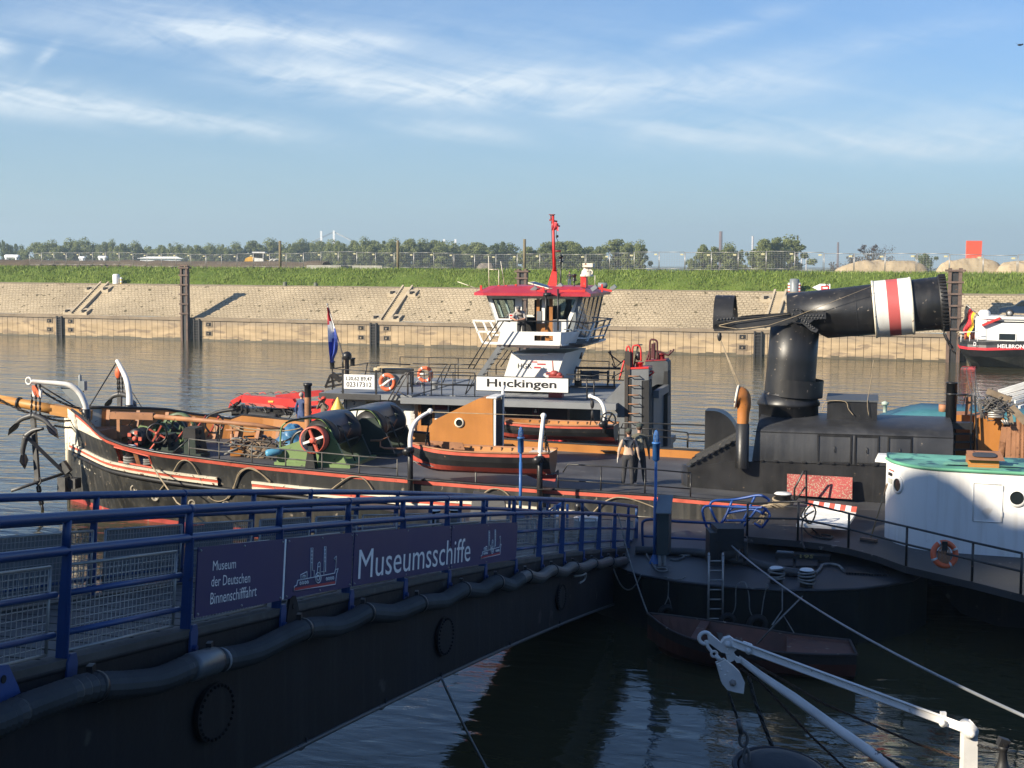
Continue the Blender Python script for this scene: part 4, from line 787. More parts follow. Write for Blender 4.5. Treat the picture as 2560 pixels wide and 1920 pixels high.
# junk between the winches and the bow: nets, crate, bottle, tarpaulin
def lump(c,sx,sy,sz,seed,n=14):
    mb=MB();rows=[]
    for i in range(n+1):
        th=PI*i/n*.5;rr=[]
        for j in range(2*n):
            ph=2*PI*j/(2*n);k=1+.35*fb(math.cos(ph)*1.7+seed,math.sin(ph)*1.7,th*2)
            rr.append((c[0]+sx*math.sin(th)*math.cos(ph)*k,c[1]+sy*math.sin(th)*math.sin(ph)*k,c[2]+sz*math.cos(th)*(1+.3*fb(ph,th,seed)) if i<n else c[2]))
        rows.append(rr)
    return mb.sheet(rows,0,1,True)
c=z_(B(640,1080),1.97);solo('tarpaulin','crumpled light blue tarpaulin heaped beside the green winch','tarpaulin',lump((c[0]+.15,c[1]+.2,1.95),.62,.5,.72,2.0),tarp,SF,(c[0],c[1],1.95))
c=z_(B(300,1200),1.95);mb=MB();rd=random.Random(4)
for k in range(34):
    a=(c[0]+rd.uniform(-.9,1.0),c[1]+rd.uniform(-.4,.9),1.97+rd.uniform(.05,.55));P=[a]
    for i in range(5): P.append((P[-1][0]+rd.uniform(-.35,.35),P[-1][1]+rd.uniform(-.25,.25),max(1.99,min(2.55,P[-1][2]+rd.uniform(-.2,.2)))))
    mb.tube(smooth_path(P,3),rd.uniform(.022,.035),5,m=rd.randrange(3))
solo('rope_heap','tangled heap of old ropes and nets on the foredeck','ropes',mb,[ropeg,dull,pm('net_dark',(.05,.045,.04),.9)],SF,(c[0],c[1],1.95))
mb=lump((c[0]+.1,c[1]+.4,1.96),.95,.6,.42,7.0);solo('net_pile','brown grey pile of netting under the ropes on the foredeck','netting',mb,dull,SF,(c[0],c[1]+.4,1.95))
p=v_(B(430,1165),-2.6);q=v_(B(560,1140),-2.4);mb=MB();d=Vector(sub3(q,p)).normalized();mb.lathe(p,tuple(d),[(.001,-.02),(.10,0),(.13,.06),(.13,.42),(.09,.50),(.03,.53),(.03,.58)],14);solo('gas_bottle','light blue gas bottle lying on the rope heap','gas bottle',mb,pm('bottle_blue',(.09,.30,.46),.4),SF,p)
p=z_(B(90,1200),1.95);mb=MB()
for a in (0,1): mb.box((p[0]+.3,p[1]+.15+a*.5,2.13),(.85,.04,.3),((.96,.27,0),(-.27,.96,0),(0,0,1)))
for a in (-1,1): mb.box((p[0]+.3+a*.4,p[1]+.4,2.12),(.04,.5,.28),((.96,.27,0),(-.27,.96,0),(0,0,1)))
solo('wooden_crate','open ochre wooden crate left of the rope heap','crate',mb,ochre,SF,(p[0],p[1],1.95))
# the companion hood with a porthole
vh=-.3;side=PV(SF,C,[(262,1010),(255,745),(300,690),(680,505),(800,505),(806,1010)],vh);side[0]=(side[0][0],vh,1.88);side[-1]=(side[-1][0],vh,1.85)
mb=MB();mb.prism(side,(0,1.15,0));ho=ST.part('companion_hood',mb,ochre)
mb=MB();u1=side[-1][0];zt=side[-2][2];mb.bx(u1+.003,u1+.03,vh+.12,vh+1.05,1.9,zt-.12);ST.part('hood_door',mb,dark,ho)
mb=MB()
for y in (vh+.02,vh+1.05): mb.bx(u1,u1+.07,y,y+.09,1.88,zt)
mb.bx(u1-.25,u1+.1,vh-.02,vh+1.17,zt,zt+.05);ST.part('door_frame',mb,white,ho)
q=v_(C(514,714),vh);mb=MB();mb.lathe(q,(0,-1,0),[(.115,0),(.165,0),(.165,.04),(.115,.05)],22,0);mb.lathe(q,(0,-1,0),[(.001,.012),(.12,.012)],22,1);ST.part('porthole',mb,[cream,glass],ho)
q=z_(C(890,925),1.85);mb=MB();mb.tube([(q[0]-.1,q[1],1.88),(q[0]+.25,q[1]-.1,1.95)],.06,8);ST.part('deck_cleat',mb,black)
# boat davits on the near side: black sockets, white curved arms
def bdavit(pts_w,vs,base,r,vb=-4.72):
    P=smooth_path([v_(C(x,y),v) for (x,y),v in zip(pts_w,vs)],6);n=len(P);mb=MB();mb.tube(P,[r*(1-.35*i/n) for i in range(n)],12,m=0);mb.sphere(P[-1],r*1.15,n=8,m=0);dv_=ST.part('boat_davit',mb,white);mb=MB()
    b=v_(C(*base),vb);mb.tube([(P[0][0],vb,b[2]),(P[0][0],vb,P[0][2]),P[0]],r*1.12,12,m=1)
    mb.lathe((P[0][0],vb,P[0][2]-.12),(0,0,1),[(r*1.2,0),(r*1.6,.05),(r*1.6,.18),(r*1.1,.2)],12,1);mb.lathe((P[0][0]-.05,vb-.12,P[0][2]-.05),(0,1,0),[(.001,-.14),(.12,-.14),(.13,0),(.09,.03),(.09,.2)],12,1);mb.bx(P[0][0]-.12,P[0][0]+.38,vb-.12,vb+.25,ztop(P[0][0])+.03,ztop(P[0][0])+.06,1);ST.part('davit_socket',mb,[white,black],dv_);return P
bp1=bdavit([(90,945),(88,850),(110,750),(165,675),(262,615)],[-4.7,-4.7,-4.65,-4.5,-4.25],(95,1400),.078)
bp2=bdavit([(1210,1020),(1215,900),(1228,760),(1240,655)],[-4.7,-4.7,-4.55,-4.3],(1212,1470),.078)
bp3=bdavit([(1768,712),(1770,640),(1755,570),(1715,515),(1645,485)],[4.4,4.4,4.45,4.6,4.9],(1768,800),.075,4.4) if True else None
bp4=bdavit([(885,635),(886,560),(888,480),(892,410)],[4.4,4.4,4.5,4.8],(885,760),.075,4.4)
mb=MB();mb.tube([v_(C(270,622),-4.3),v_(C(800,640),-4.3),v_(C(1240,655),-4.3)],.012,5);ST.part('davit_guy',mb,ropem)
# lifeboats
def lifeboat(label,fr_pts,loc,L,zt,hgt,beam,flip=1):
    t=TH('lifeboat',label,'lifeboat',SF,loc,'wooden lifeboats');u0,v0,zk=loc;n=26
    def sec(s):      # s 0 bow .. 1 stern
        b=beam/2*min(1,(1-(1-min(1,s/.42))**2.1)) if s<.42 else beam/2*(1-.22*((s-.42)/.58)**2)
        top=zt+.14*(1-s)**3+.07*s**2;kel=zk+.28*max(0,1-s/.22)**2;return b,top,kel
    rows=[];inner=[]
    for i in range(n+1):
        s=i/n;b,tp,kl=sec(s);u=u0+L*s;h=tp-kl;row=[]
        for side in (-1,1):
            pr=[(1,1),(.985,.84),(.93,.6),(.78,.36),(.5,.14),(0,0)]
            seq=[(u,v0+side*max(.015,b)*w_,kl+h*q) for w_,q in pr]
            row+=seq if side<0 else seq[::-1][1:]
        rows.append(row);inner.append([(u,v0+q*max(.01,b-.03),kl+f*h) for q,f in ((-1,1),(-.80,.62),(-.42,.24),(.42,.24),(.80,.62),(1,1))])
    mb=MB()
    for i in range(n):
        for k in range(10):
            lev=min(k,9-k);m={0:1,1:0,2:0,3:2,4:2}[lev];mb.add([rows[i][k],rows[i+1][k],rows[i+1][k+1],rows[i][k+1]],[(0,1,2,3)],m,1)
    mb.add(rows[-1],[tuple(range(11))],0);t.part('hull',mb,[black,red,pm('boat_bottom_red',(.45,.075,.05),.55)])
    mb=MB();mb.sheet(inner,0,0);t.part('interior',mb,ochre)
    mb=MB()
    for s in (-1,1): mb.tube([(u0+L*i/n,v0+s*max(.015,sec(i/n)[0]),sec(i/n)[1]+.01) for i in range(n+1)],.032,6)
    t.part('gunwale',mb,ochred)
    for s in (.30,.52,.72):
        b,tp,kl=sec(s);mb=MB();mb.bx(u0+L*s-.12,u0+L*s+.12,v0-b*.93,v0+b*.93,tp-.2,tp-.155);t.part('thwart',mb,ochred)
    mb=MB()
    for k in range(9):
        s=.3+.075*k;b,tp,kl=sec(s);mb.bx(u0+L*s-.02,u0+L*s+.02,v0+b*.93-.03,v0+b*.97,kl+.3,tp+.005)
    t.part('rib',mb,pm('rib_dark',(.10,.06,.03),.6));b,tp,kl=sec(.06);mb=MB();mb.prism([(u0+.05,v0,tp+.01),(u0+L*.16,v0-sec(.16)[0]*.9,tp-.03),(u0+L*.16,v0+sec(.16)[0]*.9,tp-.03)],(0,0,-.03));t.part('fore_peak',mb,ochred)
    b,tp,kl=sec(1);mb=MB();mb.bx(u0+L-.75,u0+L-.02,v0-b*.9,v0+b*.9,tp-.10,tp-.05);t.part('stern_bench',mb,pm('bench_pale',(.62,.52,.42),.6,spot=((.3,.12,.05),.42,3)))
    mb=MB();mb.prism([(u0+L-.9,v0-.02,zk+.04),(u0+L*1.0,v0-.02,zk+.1),(u0+L+.12,v0-.02,zk+.05),(u0+L+.06,v0-.02,zk-.16),(u0+L-.55,v0-.02,zk-.10)],(0,.05,0));t.part('skeg',mb,pm('skeg_red%d'%int(v0>0),(.36,.06,.05),.6));return t
a=v_(C(110,925),-4.15);b=v_(C(1325,975),-4.15);k=v_(C(700,1150),-4.15)
lb1=lifeboat('open wooden lifeboat, black and red, slung between the white davits on the near side','',(a[0],-4.15,k[2]),b[0]-a[0],b[2]-.02,0,1.45)
a=v_(C(880,660),5.1);b=v_(C(1870,740),5.1);k=v_(C(1500,870),5.1)
lb2=lifeboat('open wooden lifeboat, black and red, hanging on the far side below the name board','',(a[0]-.55,5.1,k[2]),b[0]-a[0]+.55,b[2]-.02,0,1.5)
q=v_(C(385,905),-3.9);mb=MB();mb.prism(PV(SF,C,[(260,870),(540,890),(560,950),(250,935)],-3.8),(0,.04,0));lb1.part('stretcher_board',mb,ochred)
mb=MB();mb.chain(bp1[-1],v_(C(215,960),-4.2),0,.12,.017);mb.chain(v_(C(240,830),-4.2),v_(C(265,950),-4.2),0,.12,.017);mb.chain(v_(C(265,955),-4.2),v_(C(460,940),-4.2),.06,.12,.017);solo('boat_fall','chain fall from the left white davit to the near lifeboat','chain',mb,chainm,SF,bp1[-1])
mb=MB();mb.chain(bp2[-1],v_(C(1262,960),-4.2),0,.12,.017);mb.chain(v_(C(1245,780),-4.2),v_(C(1290,970),-4.2),0,.12,.017);solo('boat_fall','chain fall from the right white davit to the near lifeboat','chain',mb,chainm,SF,bp2[-1])
mb=MB();q=bp3[-1];mb.tube([q,v_(C(1662,640),4.9),v_(C(1640,745),5)],.02,5);mb.tube([v_(C(1662,640),4.9),v_(C(1690,720),5)],.02,5);mb.sphere(v_(C(1662,555),4.9),.09,(.8,.8,1.8),8);mb.sphere(v_(C(1664,640),4.9),.08,(.8,.8,1.8),8);solo('boat_fall','rope fall with two blocks above the far lifeboat','tackle',mb,steel,SF,q)
mb=MB();wheel(mb,v_(C(1800,690),4.3),(.4,-1,0),.26,.03,4);ST.part('davit_wheel',mb,black)
# railings on the steamer
def railing(fr,th,posts,hgt,levels_,r=.022,mat=black,name='railing',chain=None,ends=None):
    """posts: list of base points"""
    mb=MB()
    for p in posts: mb.tube([p,add3(p,(0,0,hgt))],r*1.15,6)
    for l in levels_: mb.tube([add3(p,(0,0,hgt*l)) for p in posts],r,6)
    return th.part(name,mb,mat)
def gun(c,x,y): q=v_(c(x,y),-4.42);return (q[0],-4.42,ztop(q[0])-.02)
P=[gun(A,1400,900),gun(A,1635,990),gun(A,1895,1030),gun(B,285,1250),gun(B,632,1290),gun(B,1005,1330),gun(B,1385,1360),gun(B,1775,1390)];P[0]=add3(P[0],(.3,0,0))
railing(SF,ST,P[1:],.60,(1,.52),.020,pm('rail_worn',(.10,.095,.085),.6,var=.5,vs=4));mb=MB();mb.tube([P[0],add3(P[1],(0,0,.6))],.022,6);ST.part('rail_brace',mb,black)
P2=[gun(C,1365,1270),gun(C,1735,1300),gun(C,2115,1335),gun(R,290,1390),gun(R,375,1410)]
railing(SF,ST,P2[:1]+P2[1:4],.62,(.5,),.020,black);mb=MB();mb.tube([add3(P2[0],(.15,0,.55)),add3(P2[0],(.3,0,.8)),add3(P2[1],(0,0,.80)),add3(P2[2],(0,0,.80)),add3(P2[3],(0,0,.78))],.022,6);mb.tube([P2[1],add3(P2[1],(0,0,.8))],.022,6);mb.tube([P2[2],add3(P2[2],(0,0,.8))],.022,6);mb.tube([P2[3],add3(P2[3],(0,0,.78))],.022,6);ST.part('hand_rail',mb,black)
pc=[gun(C,655,1220),gun(C,1210,1280),P2[0]];mb=MB()
for l in (.58,.05):
    for a,b in ((gun(C,100,1180),pc[0]),(pc[0],pc[1]),(pc[1],pc[2])): mb.chain(add3(a,(0,0,l)),add3(b,(0,0,l)),.12,.11,.014)
mb.tube([pc[0],add3(pc[0],(0,0,.62))],.025,6);ST.part('rail_chain',mb,ropeg)
def fgun(c,x,y,v=4.45): q=v_(c(x,y),v);return (q[0],v,q[2])
P=[fgun(C,1890,880),fgun(K,1395,1590),fgun(K,1870,1640),fgun(R,275,1105),fgun(R,420,1110)];hh=v_(C(1890,760),4.45)[2]-P[0][2]
railing(SF,ST,P,hh,(1,.5),.022,black);mb=MB();mb.tube([add3(P[0],(.08,0,hh)),v_(K(985,1310),4.45),v_(K(1400,1320),4.45),v_(K(2100,1345),4.45),v_(R(400,990),4.45)],.025,6);ST.part('hand_rail',mb,black)
# fender ropes looped along the side
def arc(c,pts,r=.020):
    P=[]
    for x,y in pts:
        q=v_(c(x,y),-4.62);P.append((q[0],-halfb(q[0],max(0,q[2]))-.06,q[2]))
    mb=MB();mb.tube(smooth_path(P,6),r,6);ST.part('fender_rope',mb,ropem)
arc(W,[(330,1659),(560,1460),(780,1230),(900,1090),(1000,1060),(1090,1120),(1150,1260),(1200,1440),(1280,1600),(1400,1650),(1530,1600),(1640,1440),(1740,1260),(1840,1180),(1930,1180),(2060,1250),(2180,1360)])
arc(B,[(0,1640),(60,1560),(120,1400),(170,1340),(245,1312),(320,1330),(420,1420),(540,1560),(680,1640),(850,1650),(1000,1600),(1150,1490),(1270,1410),(1370,1400),(1450,1440),(1530,1560),(1560,1640)])
arc(C,[(590,1480),(680,1370),(760,1300),(830,1285),(900,1310),(960,1370),(1020,1450),(1080,1500)])
arc(C,[(1570,1590),(1650,1510),(1740,1420),(1830,1370),(1920,1362),(2030,1385),(2180,1440),(2300,1490)])
mb=MB();mb.tube([v_(W(550,1120),-4.3),v_(W(620,1230),-4.75),v_(W(900,1640),-5.6),(-13.2,-8.4,.9)],.025,6);ST.part('mooring_rope',mb,ropem)
# ---------------------------------------------------------------- boiler casing
va=-1.9
cb=MB();b0=v_(R(245,1300),va);b1=v_(R(1402,1390),va);z1=v_(R(640,1180),va)[2]
zl=v_(R(245,1215),va)[2]
prof=[(b0[0]+.15,1.6),(b0[0]+.15,zl),(v_(R(560,1165),va)[0],z1-.02),(7.25,z1-.02),(7.25,1.4)]
cb.prism([(u,va,z) for u,z in prof],(0,3.8,0));cb.lathe((b0[0]+.45,va+.55,1.7),(0,0,1),[(.55,-.1),(.55,zl-1.72),(.001,zl-1.70)],20)
cs=ST.part('boiler_coaming',cb,black)
# barrel topped upper casing
ul=v_(R(645,1170),va)[0];ur=7.32;zk=v_(R(645,1010),va)[2];zc=v_(R(670,900),0)[2]
sec=[(va,z1),(va,zk)];sec+=[(va*math.cos(a)*.985,zk+(zc-zk)*math.sin(a)) for a in [PI/2*i/9 for i in range(1,10)]];sec+=[(-y,z) for y,z in sec[:-1][::-1]]
ub=MB();ub.sheet([[(u+(.12*(z-z1) if u==ul else 0),y,z) for y,z in sec] for u in (ul,ul+1.2,3.5,5.5,ur)],0,1);ub.add([(ul+.12*(z-z1),y,z) for y,z in sec],[tuple(range(len(sec)))]);ub.add([(ur,y,z) for y,z in sec],[tuple(range(len(sec)))[::-1]])
uc=ST.part('boiler_casing',ub,pm('casing_black',(.030,.031,.034),.42,var=.35,vs=.9,streak=((.075,.075,.075),.45),spot=((.2,.17,.14),.27,6)))
mb=MB()
for x0,x1 in ((1025,1215),(1240,1372),(1430,1562)):
    for x in (x0,x1):
        q=v_(R(x,1100),va);mb.bx(q[0]-.025,q[0]+.025,va-.03,va,z1+.03,zk-.02)
    q0,q1=v_(R(x0,1100),va)[0],v_(R(x1,1100),va)[0];mb.bx(q0+.025,q1-.025,va-.02,va,zk-.07,zk-.02);mb.bx(q0+.025,q1-.025,va-.02,va,z1+.03,z1+.07);mb.tube([((q0+q1)/2,va-.02,(z1+zk)/2-.08),((q0+q1)/2,va-.05,(z1+zk)/2-.08),((q0+q1)/2,va-.05,(z1+zk)/2+.08),((q0+q1)/2,va-.02,(z1+zk)/2+.08)],.012,5)
mb.bx(ul+.02,ur,va-.015,va-.002,zk-.012,zk+.012);ST.part('casing_door',mb,black,uc)
mb=MB()
for k in range(10): mb.box((ul+.3+.42*k,va-.03,z1+.02),(.10,.06,.05))
ST.part('hinge',mb,black,uc)
# sloped grating, curved vent cowl
ga=v_(R(270,1212),va);gb=v_(R(562,1052),va);
mb=MB()
du,dz=gb[0]-ga[0],gb[2]-ga[2];zs0,zs1=zl+.05,zl+.05+dz
for k in range(9):
    t=(k+.5)/9;mb.box((ga[0]+du*t,va+1.0,zs0+dz*t),(du/9*.72,2.2,.05),((math.cos(math.atan2(dz,du)),0,math.sin(math.atan2(dz,du))),(0,1,0),(-math.sin(math.atan2(dz,du)),0,math.cos(math.atan2(dz,du)))))
for y in (va-.02,va+.7,va+1.4,va+2.1): mb.beam((ga[0],y,zs0+.03),(gb[0],y,zs1+.03),.05,.06)
ST.part('sloped_grating',mb,pm('grate_grey',(.04,.04,.04),.55,spot=((.12,.11,.10),.36,6)))
mb=MB();mb.prism([(ga[0]+.1,va+.05,zl-.1),(gb[0],va+.05,zl-.1),(gb[0],va+.05,zs1-.08),(ga[0]+.1,va+.05,zs0-.05)],(0,2.0,0));ST.part('hatch_box',mb,black)
h0=v_(R(372,1080),.4);h1=v_(R(372,890),.4);h2=v_(R(562,1058),.4);W_=h2[0]-h0[0];hz=h1[2]-2.6
P=[(h0[0],2.6)]+[(h0[0]+W_*(.22+.78*math.sin(a)),2.6+hz-(W_*.9)*(1-math.cos(a))*1.0) for a in [PI/2*i/9 for i in range(10)]];P=[(h0[0],2.6),(h0[0],2.6+hz)]+P[1:]+[(h0[0]+W_,2.6)]
mb=MB();mb.prism([(u,.4,z) for u,z in P],(0,.9,0));ST.part('curved_vent',mb,black)
# cowl ventilator
vv=-2.15;q=v_(R(590,1165),vv);q2=v_(R(592,965),vv);q3=v_(R(592,880),vv);mb=MB();mb.lathe((q2[0],vv,q[2]-.3),(0,0,1),[(.20,0),(.20,q2[2]-q[2]+.3),(.17,q2[2]-q[2]+.31)],18);co=ST.part('cowl_ventilator',mb,black)
P=smooth_path([(q2[0],vv,q2[2]-.02),(q2[0]+.01,vv,q2[2]+.3),(q2[0]+.02,vv,q2[2]+.58),(q2[0]-.05,vv,q2[2]+.78),(q2[0]-.19,vv,q2[2]+.82)],5);rs=[interp([(0,.175),(.3,.185),(.6,.24),(.8,.31),(1,.33)],i/(len(P)-1)) for i in range(len(P))]
mb=MB();mb.tube(P,rs,18,caps=False);ST.part('cowl_head',mb,pm('cowl_ochre',(.40,.15,.035),.5,var=.12,spot=((.2,.07,.03),.33,7)),co)
e=Vector(P[-1]);d=(e-Vector(P[-2])).normalized();mb=MB();mb.torus(tuple(e),tuple(d),.33,.035,24,8);mb.lathe(tuple(e),tuple(d),[(.001,-.08),(.32,-.08)],20,1);ST.part('cowl_rim',mb,[cream,dark],co)
# the lowered funnel
fz0=zc-.25;fu=(v_(R(680,830),0)[0]+v_(R(1035,830),0)[0])/2;rr=(v_(R(1035,830),0)[0]-v_(R(680,830),0)[0])/2
mb=MB();zb=v_(R(858,860),0)[2];mb.lathe((fu,0,0),(0,0,1),[(rr*.97,fz0-.3),(rr*.97,zb+.0),(rr*1.02,zb+.02),(rr*1.02,zb+.10),(rr*.86,zb+.36),(rr*.80,zb+.38)],36);ST.part('funnel_base',mb,gloss)
r0=(v_(R(1005,790),0)[0]-v_(R(715,790),0)[0])/2;c0=(v_(R(1005,790),0)[0]+v_(R(715,790),0)[0])/2;ct=(v_(R(752,400),0)[0]+v_(R(1035,440),0)[0])/2;zt0=v_(R(890,400),0)[2];zb0=zb+.30
mb=MB();ax=(ct-c0,0,zt0-zb0);l=math.hypot(ct-c0,zt0-zb0);mb.lathe((c0,0,zb0),ax,[(r0,0),(r0*.985,l*.5),(r0*.97,l+.1),(r0*.9,l+.1),(r0*.9,l-.6)],36);fst=ST.part('funnel_stack',mb,gloss)
for t in (.02,):
    c=lerp((c0,0,zb0),(ct,0,zt0),t);mb=MB();mb.lathe(c,ax,[(r0*1.0,-.04),(r0*1.025,-.03),(r0*1.025,.03),(r0*1.0,.04)],36);ST.part('stack_band',mb,gloss,fst)
c=lerp((c0,0,zb0),(ct,0,zt0),.13);mb=MB()
for r_ in (r0+.14,r0+.17): mb.lathe((c[0]+.08,0,c[2]),ax,[(r_,-.27),(r_,.27)],30,0,1,-PI*.62,PI*.62,(1,0,0))
ST.part('stack_saddle',mb,gloss)
# folded upper part
ua=v_(R(955,345),0);ub_=v_(R(1765,268),0);ax=Vector(sub3(ub_,ua));Lf=ax.length;ax.normalize();upv=Vector((-ax.z,0,ax.x))
rA=.76;rB=.83;n=40;mb=MB();rows=[]
x=upv;y=ax.cross(x)
def ringp(t,r,slant=0):
    c=Vector(ua)+ax*t
    return [tuple(c+(x*math.cos(2*PI*j/n)+y*math.sin(2*PI*j/n))*r+ax*(slant*max(0,.15-math.cos(2*PI*j/n)))) for j in range(n)]
rows=[ringp(-.52,rA*.93,1.0),ringp(-.52,rA,1.0),ringp(1.2,rA*1.01,.1),ringp(1.9,rA*1.03),ringp(3.2,rA*1.05),ringp(Lf-.1,rB*.985),ringp(Lf,rB*.985),ringp(Lf,rB*.9),ringp(Lf-1,rB*.9)]
mb.sheet(rows,0,1,True);mb.add(ringp(.2,rA*.9,.6),[tuple(range(n))]);fup=ST.part('lowered_funnel',mb,gloss)
mb=MB();mb.sheet([ringp(Lf-.22,rB*1.0),ringp(Lf-.2,rB*1.03),ringp(Lf+.02,rB*1.03),ringp(Lf+.02,rB*.93)],0,1,True);ST.part('funnel_rim',mb,steel,fup)
mb=MB()
for j in range(44):
    a=2*PI*j/44;c=Vector(ua)+ax*(Lf-.08)+(x*math.cos(a)+y*math.sin(a))*rB*1.05;mb.box(tuple(c),(.2,.05,.03),(tuple(ax),tuple((-x*math.sin(a)+y*math.cos(a))),tuple(x*math.cos(a)+y*math.sin(a))))
ST.part('rim_lug',mb,steel,fup)
t0=(Vector(v_(R(1350,306),0))-Vector(ua)).dot(ax);t1=(Vector(v_(R(1565,288),0))-Vector(ua)).dot(ax);k=(t1-t0)/3
mb=MB();rb=rB*1.055
for i,(a,b,m) in enumerate(((0,1.08,0),(1.08,2.0,1),(2.0,3,0))): mb.sheet([ringp(t0+k*a,rb),ringp(t0+k*b,rb)],m,1,True)
for tt in (t0,t1): mb.sheet([ringp(tt-.035,rb*.97),ringp(tt-.035,rb*1.02),ringp(tt+.035,rb*1.02),ringp(tt+.035,rb*.97)],2,1,True)
ST.part('funnel_band',mb,[white,pm('band_red',(.50,.10,.095),.5,var=.08),cream],fup)
for tt in (1.55,2.25):
    mb=MB();mb.sheet([ringp(tt-.012,rA*1.045),ringp(tt+.012,rA*1.045)],0,1,True);ST.part('seam',mb,pm('seam_black%d'%int(tt*9),(.03,.03,.03),.4),fup)
# counterweight arm with hoop, hinge plates and rivets
vp=-.80
arm=[(440,425),(437,390),(570,352),(860,332),(915,370),(860,388),(700,402)]
for y in (vp,-vp-.06):
    mb=MB();mb.prism([(q[0],y,q[2]) for q in PV(SF,R,arm,0)],(0,.06,0));ar=ST.part('counterweight_arm',mb,pm('arm_black%d'%int(-y*100),(.026,.026,.028),.4,var=.35))
    mb=MB()
    for pts in ([(570,352),(860,332)],[(445,424),(600,418),(860,388)]): P=PV(SF,R,pts,0);[mb.beam((a[0],y-.02,a[2]),(b[0],y-.02,b[2]),.06,.035) for a,b in zip(P,P[1:])]
    ST.part('arm_flange',mb,steel,ar)
mb=MB();P=PV(SF,R,[(435,395),(433,300),(434,225)],0);a=P[0];zt_=P[2][2];ucc=a[0];wdt=v_(R(548,300),0)[0]-a[0];rad=.80;zc_=zt_-rad
for ro in (rad,rad-.05):
    mb.sheet([[(uu_,-rad if False else -ro,a[2]-.1)]+[(uu_,-ro*math.cos(g),zc_+ro*math.sin(g)) for g in [PI*i/20 for i in range(21)]]+[(uu_,ro,a[2]-.1)] for uu_ in (ucc,ucc+wdt)],0,1)
ST.part('arm_hoop',mb,gloss,ar)
for y in (-rad-.01,rad-.05):
    mb=MB();mb.prism([(ucc+wdt-.02,y,a[2]-.1),(ucc+wdt+.12,y,a[2]-.05),(ucc+wdt+.03,y,a[2]+.2),(ucc+wdt,y,a[2]+.55)],(0,.05,0));ST.part('hoop_gusset',mb,gloss,ar)
hp=[(865,320),(880,297),(915,300),(945,333),(1070,322),(1072,362),(1000,368),(975,390),(1028,425),(1015,442),(985,432),(930,385),(880,380)]
pltm=pm('plate_black',(.032,.032,.034),.42,var=.3)
mb=MB();mb.prism([(q[0],vp-.12,q[2]) for q in PV(SF,R,hp,vp-.12)],(0,.12,0));hpl=ST.part('hinge_plate',mb,pltm)
mb=MB()
for x,y in [(885,312),(905,310),(925,330),(880,335)]+[(945+18*i,343) for i in range(7)]+[(955+18*i,358) for i in range(6)]+[(920+13*i,360+10*i) for i in range(7)]+[(950+11*i,372+9*i) for i in range(6)]:
    mb.sphere(v_(R(x,y),vp-.125),.030,n=6)
for x in range(450,545,18): mb.sphere(v_(R(x,358+(545-x)*.08),-rad-.02),.028,n=6)
ST.part('rivet',mb,pm('rivet_grey',(.06,.06,.06),.35),hpl)
q=v_(R(897,362),vp-.14);mb=MB();mb.cyl(add3(q,(0,.05,0)),(0,-1,0),.07,.12,12);ST.part('hinge_pin',mb,steel,hpl)
mb=MB();P=[v_(R(x,y),-.95) for x,y in ((455,405),(560,420),(740,400),(890,350),(1340,172))];mb.tube(P,.009,5);mb.tube([v_(R(455,400),-.95),v_(R(540,380),-.9),v_(R(860,335),-.9)],.012,5);ST.part('funnel_rope',mb,ropem)
bl=v_(R(455,440),-.4);mb=MB();mb.sphere(v_(R(458,465),-.4),.09,(.8,.6,1.6),8);mb.tube([bl,v_(R(457,455),-.4)],.03,5);
for x in (575,585,592): mb.tube([v_(R(465,485),-.4),v_(R(x,785),-1.6)],.012,5,m=1)
ST.part('funnel_tackle',mb,[black,ropem])
q=v_(R(1745,425),-.3);mb=MB();mb.tube([q,add3(q,(.12,0,-.25)),add3(q,(.3,0,-.55))],.03,6);mb.chain(add3(q,(.02,0,-.1)),v_(R(1815,560),-.3),.05,.14,.02);ST.part('funnel_shackle',mb,steel,fup)
# skylight chest and lid on the casing, ropes, pipe
a=v_(R(1077,908),-.9);b=v_(R(1366,920),-.9);zt_=v_(R(1077,835),-.9)[2];mb=MB();mb.bx(a[0],b[0],-.9,.5,zc-.35,zt_);sk=ST.part('roof_chest',mb,black)
mb=MB();mb.hexa([(a[0]-.03,-.95,zt_),(b[0]+.03,-.95,zt_),(b[0]+.03,.55,zt_+.06),(a[0]-.03,.55,zt_+.06),(a[0]-.03,-.95,zt_+.05),(b[0]+.03,-.95,zt_+.05),(b[0]+.03,.55,zt_+.12),(a[0]-.03,.55,zt_+.12)]);ST.part('chest_lid',mb,pm('lid_grey',(.07,.075,.08),.5),sk)
mb=MB();P=[(v_(R(x,y),-1.15)) for x,y in ((1110,950),(1445,950),(1468,962),(1440,966),(1110,958))];mb.box((lerp(P[0],P[1],.5)[0],-1.15,zc-.17),(P[1][0]-P[0][0],.55,.05),((1,0,0),(0,.94,.33),(0,-.33,.94)));ST.part('roof_lid',mb,black)
mb=MB();mb.tube(smooth_path([v_(R(x,y),-.98) for x,y in ((1050,895),(1070,840),(1180,838),(1200,880),(1230,918))],4),.013,5);mb.tube(smooth_path([v_(R(x,y),-.98) for x,y in ((1345,600),(1330,720),(1310,840),(1318,920))],4),.011,5);ST.part('loose_rope',mb,ropem)
q=v_(R(1797,735),.3);mb=MB();mb.lathe((q[0],.3,2),(0,0,1),[(.165,0),(.165,q[2]-2.0),(.175,q[2]-2.0),(.175,q[2]-1.96),(.15,q[2]-1.96),(.15,q[2]-2.3)],18);mb.lathe((q[0],.3,q[2]-.35),(0,0,1),[(.17,0),(.185,.01),(.185,.05),(.17,.06)],18);ST.part('exhaust_pipe',mb,black)
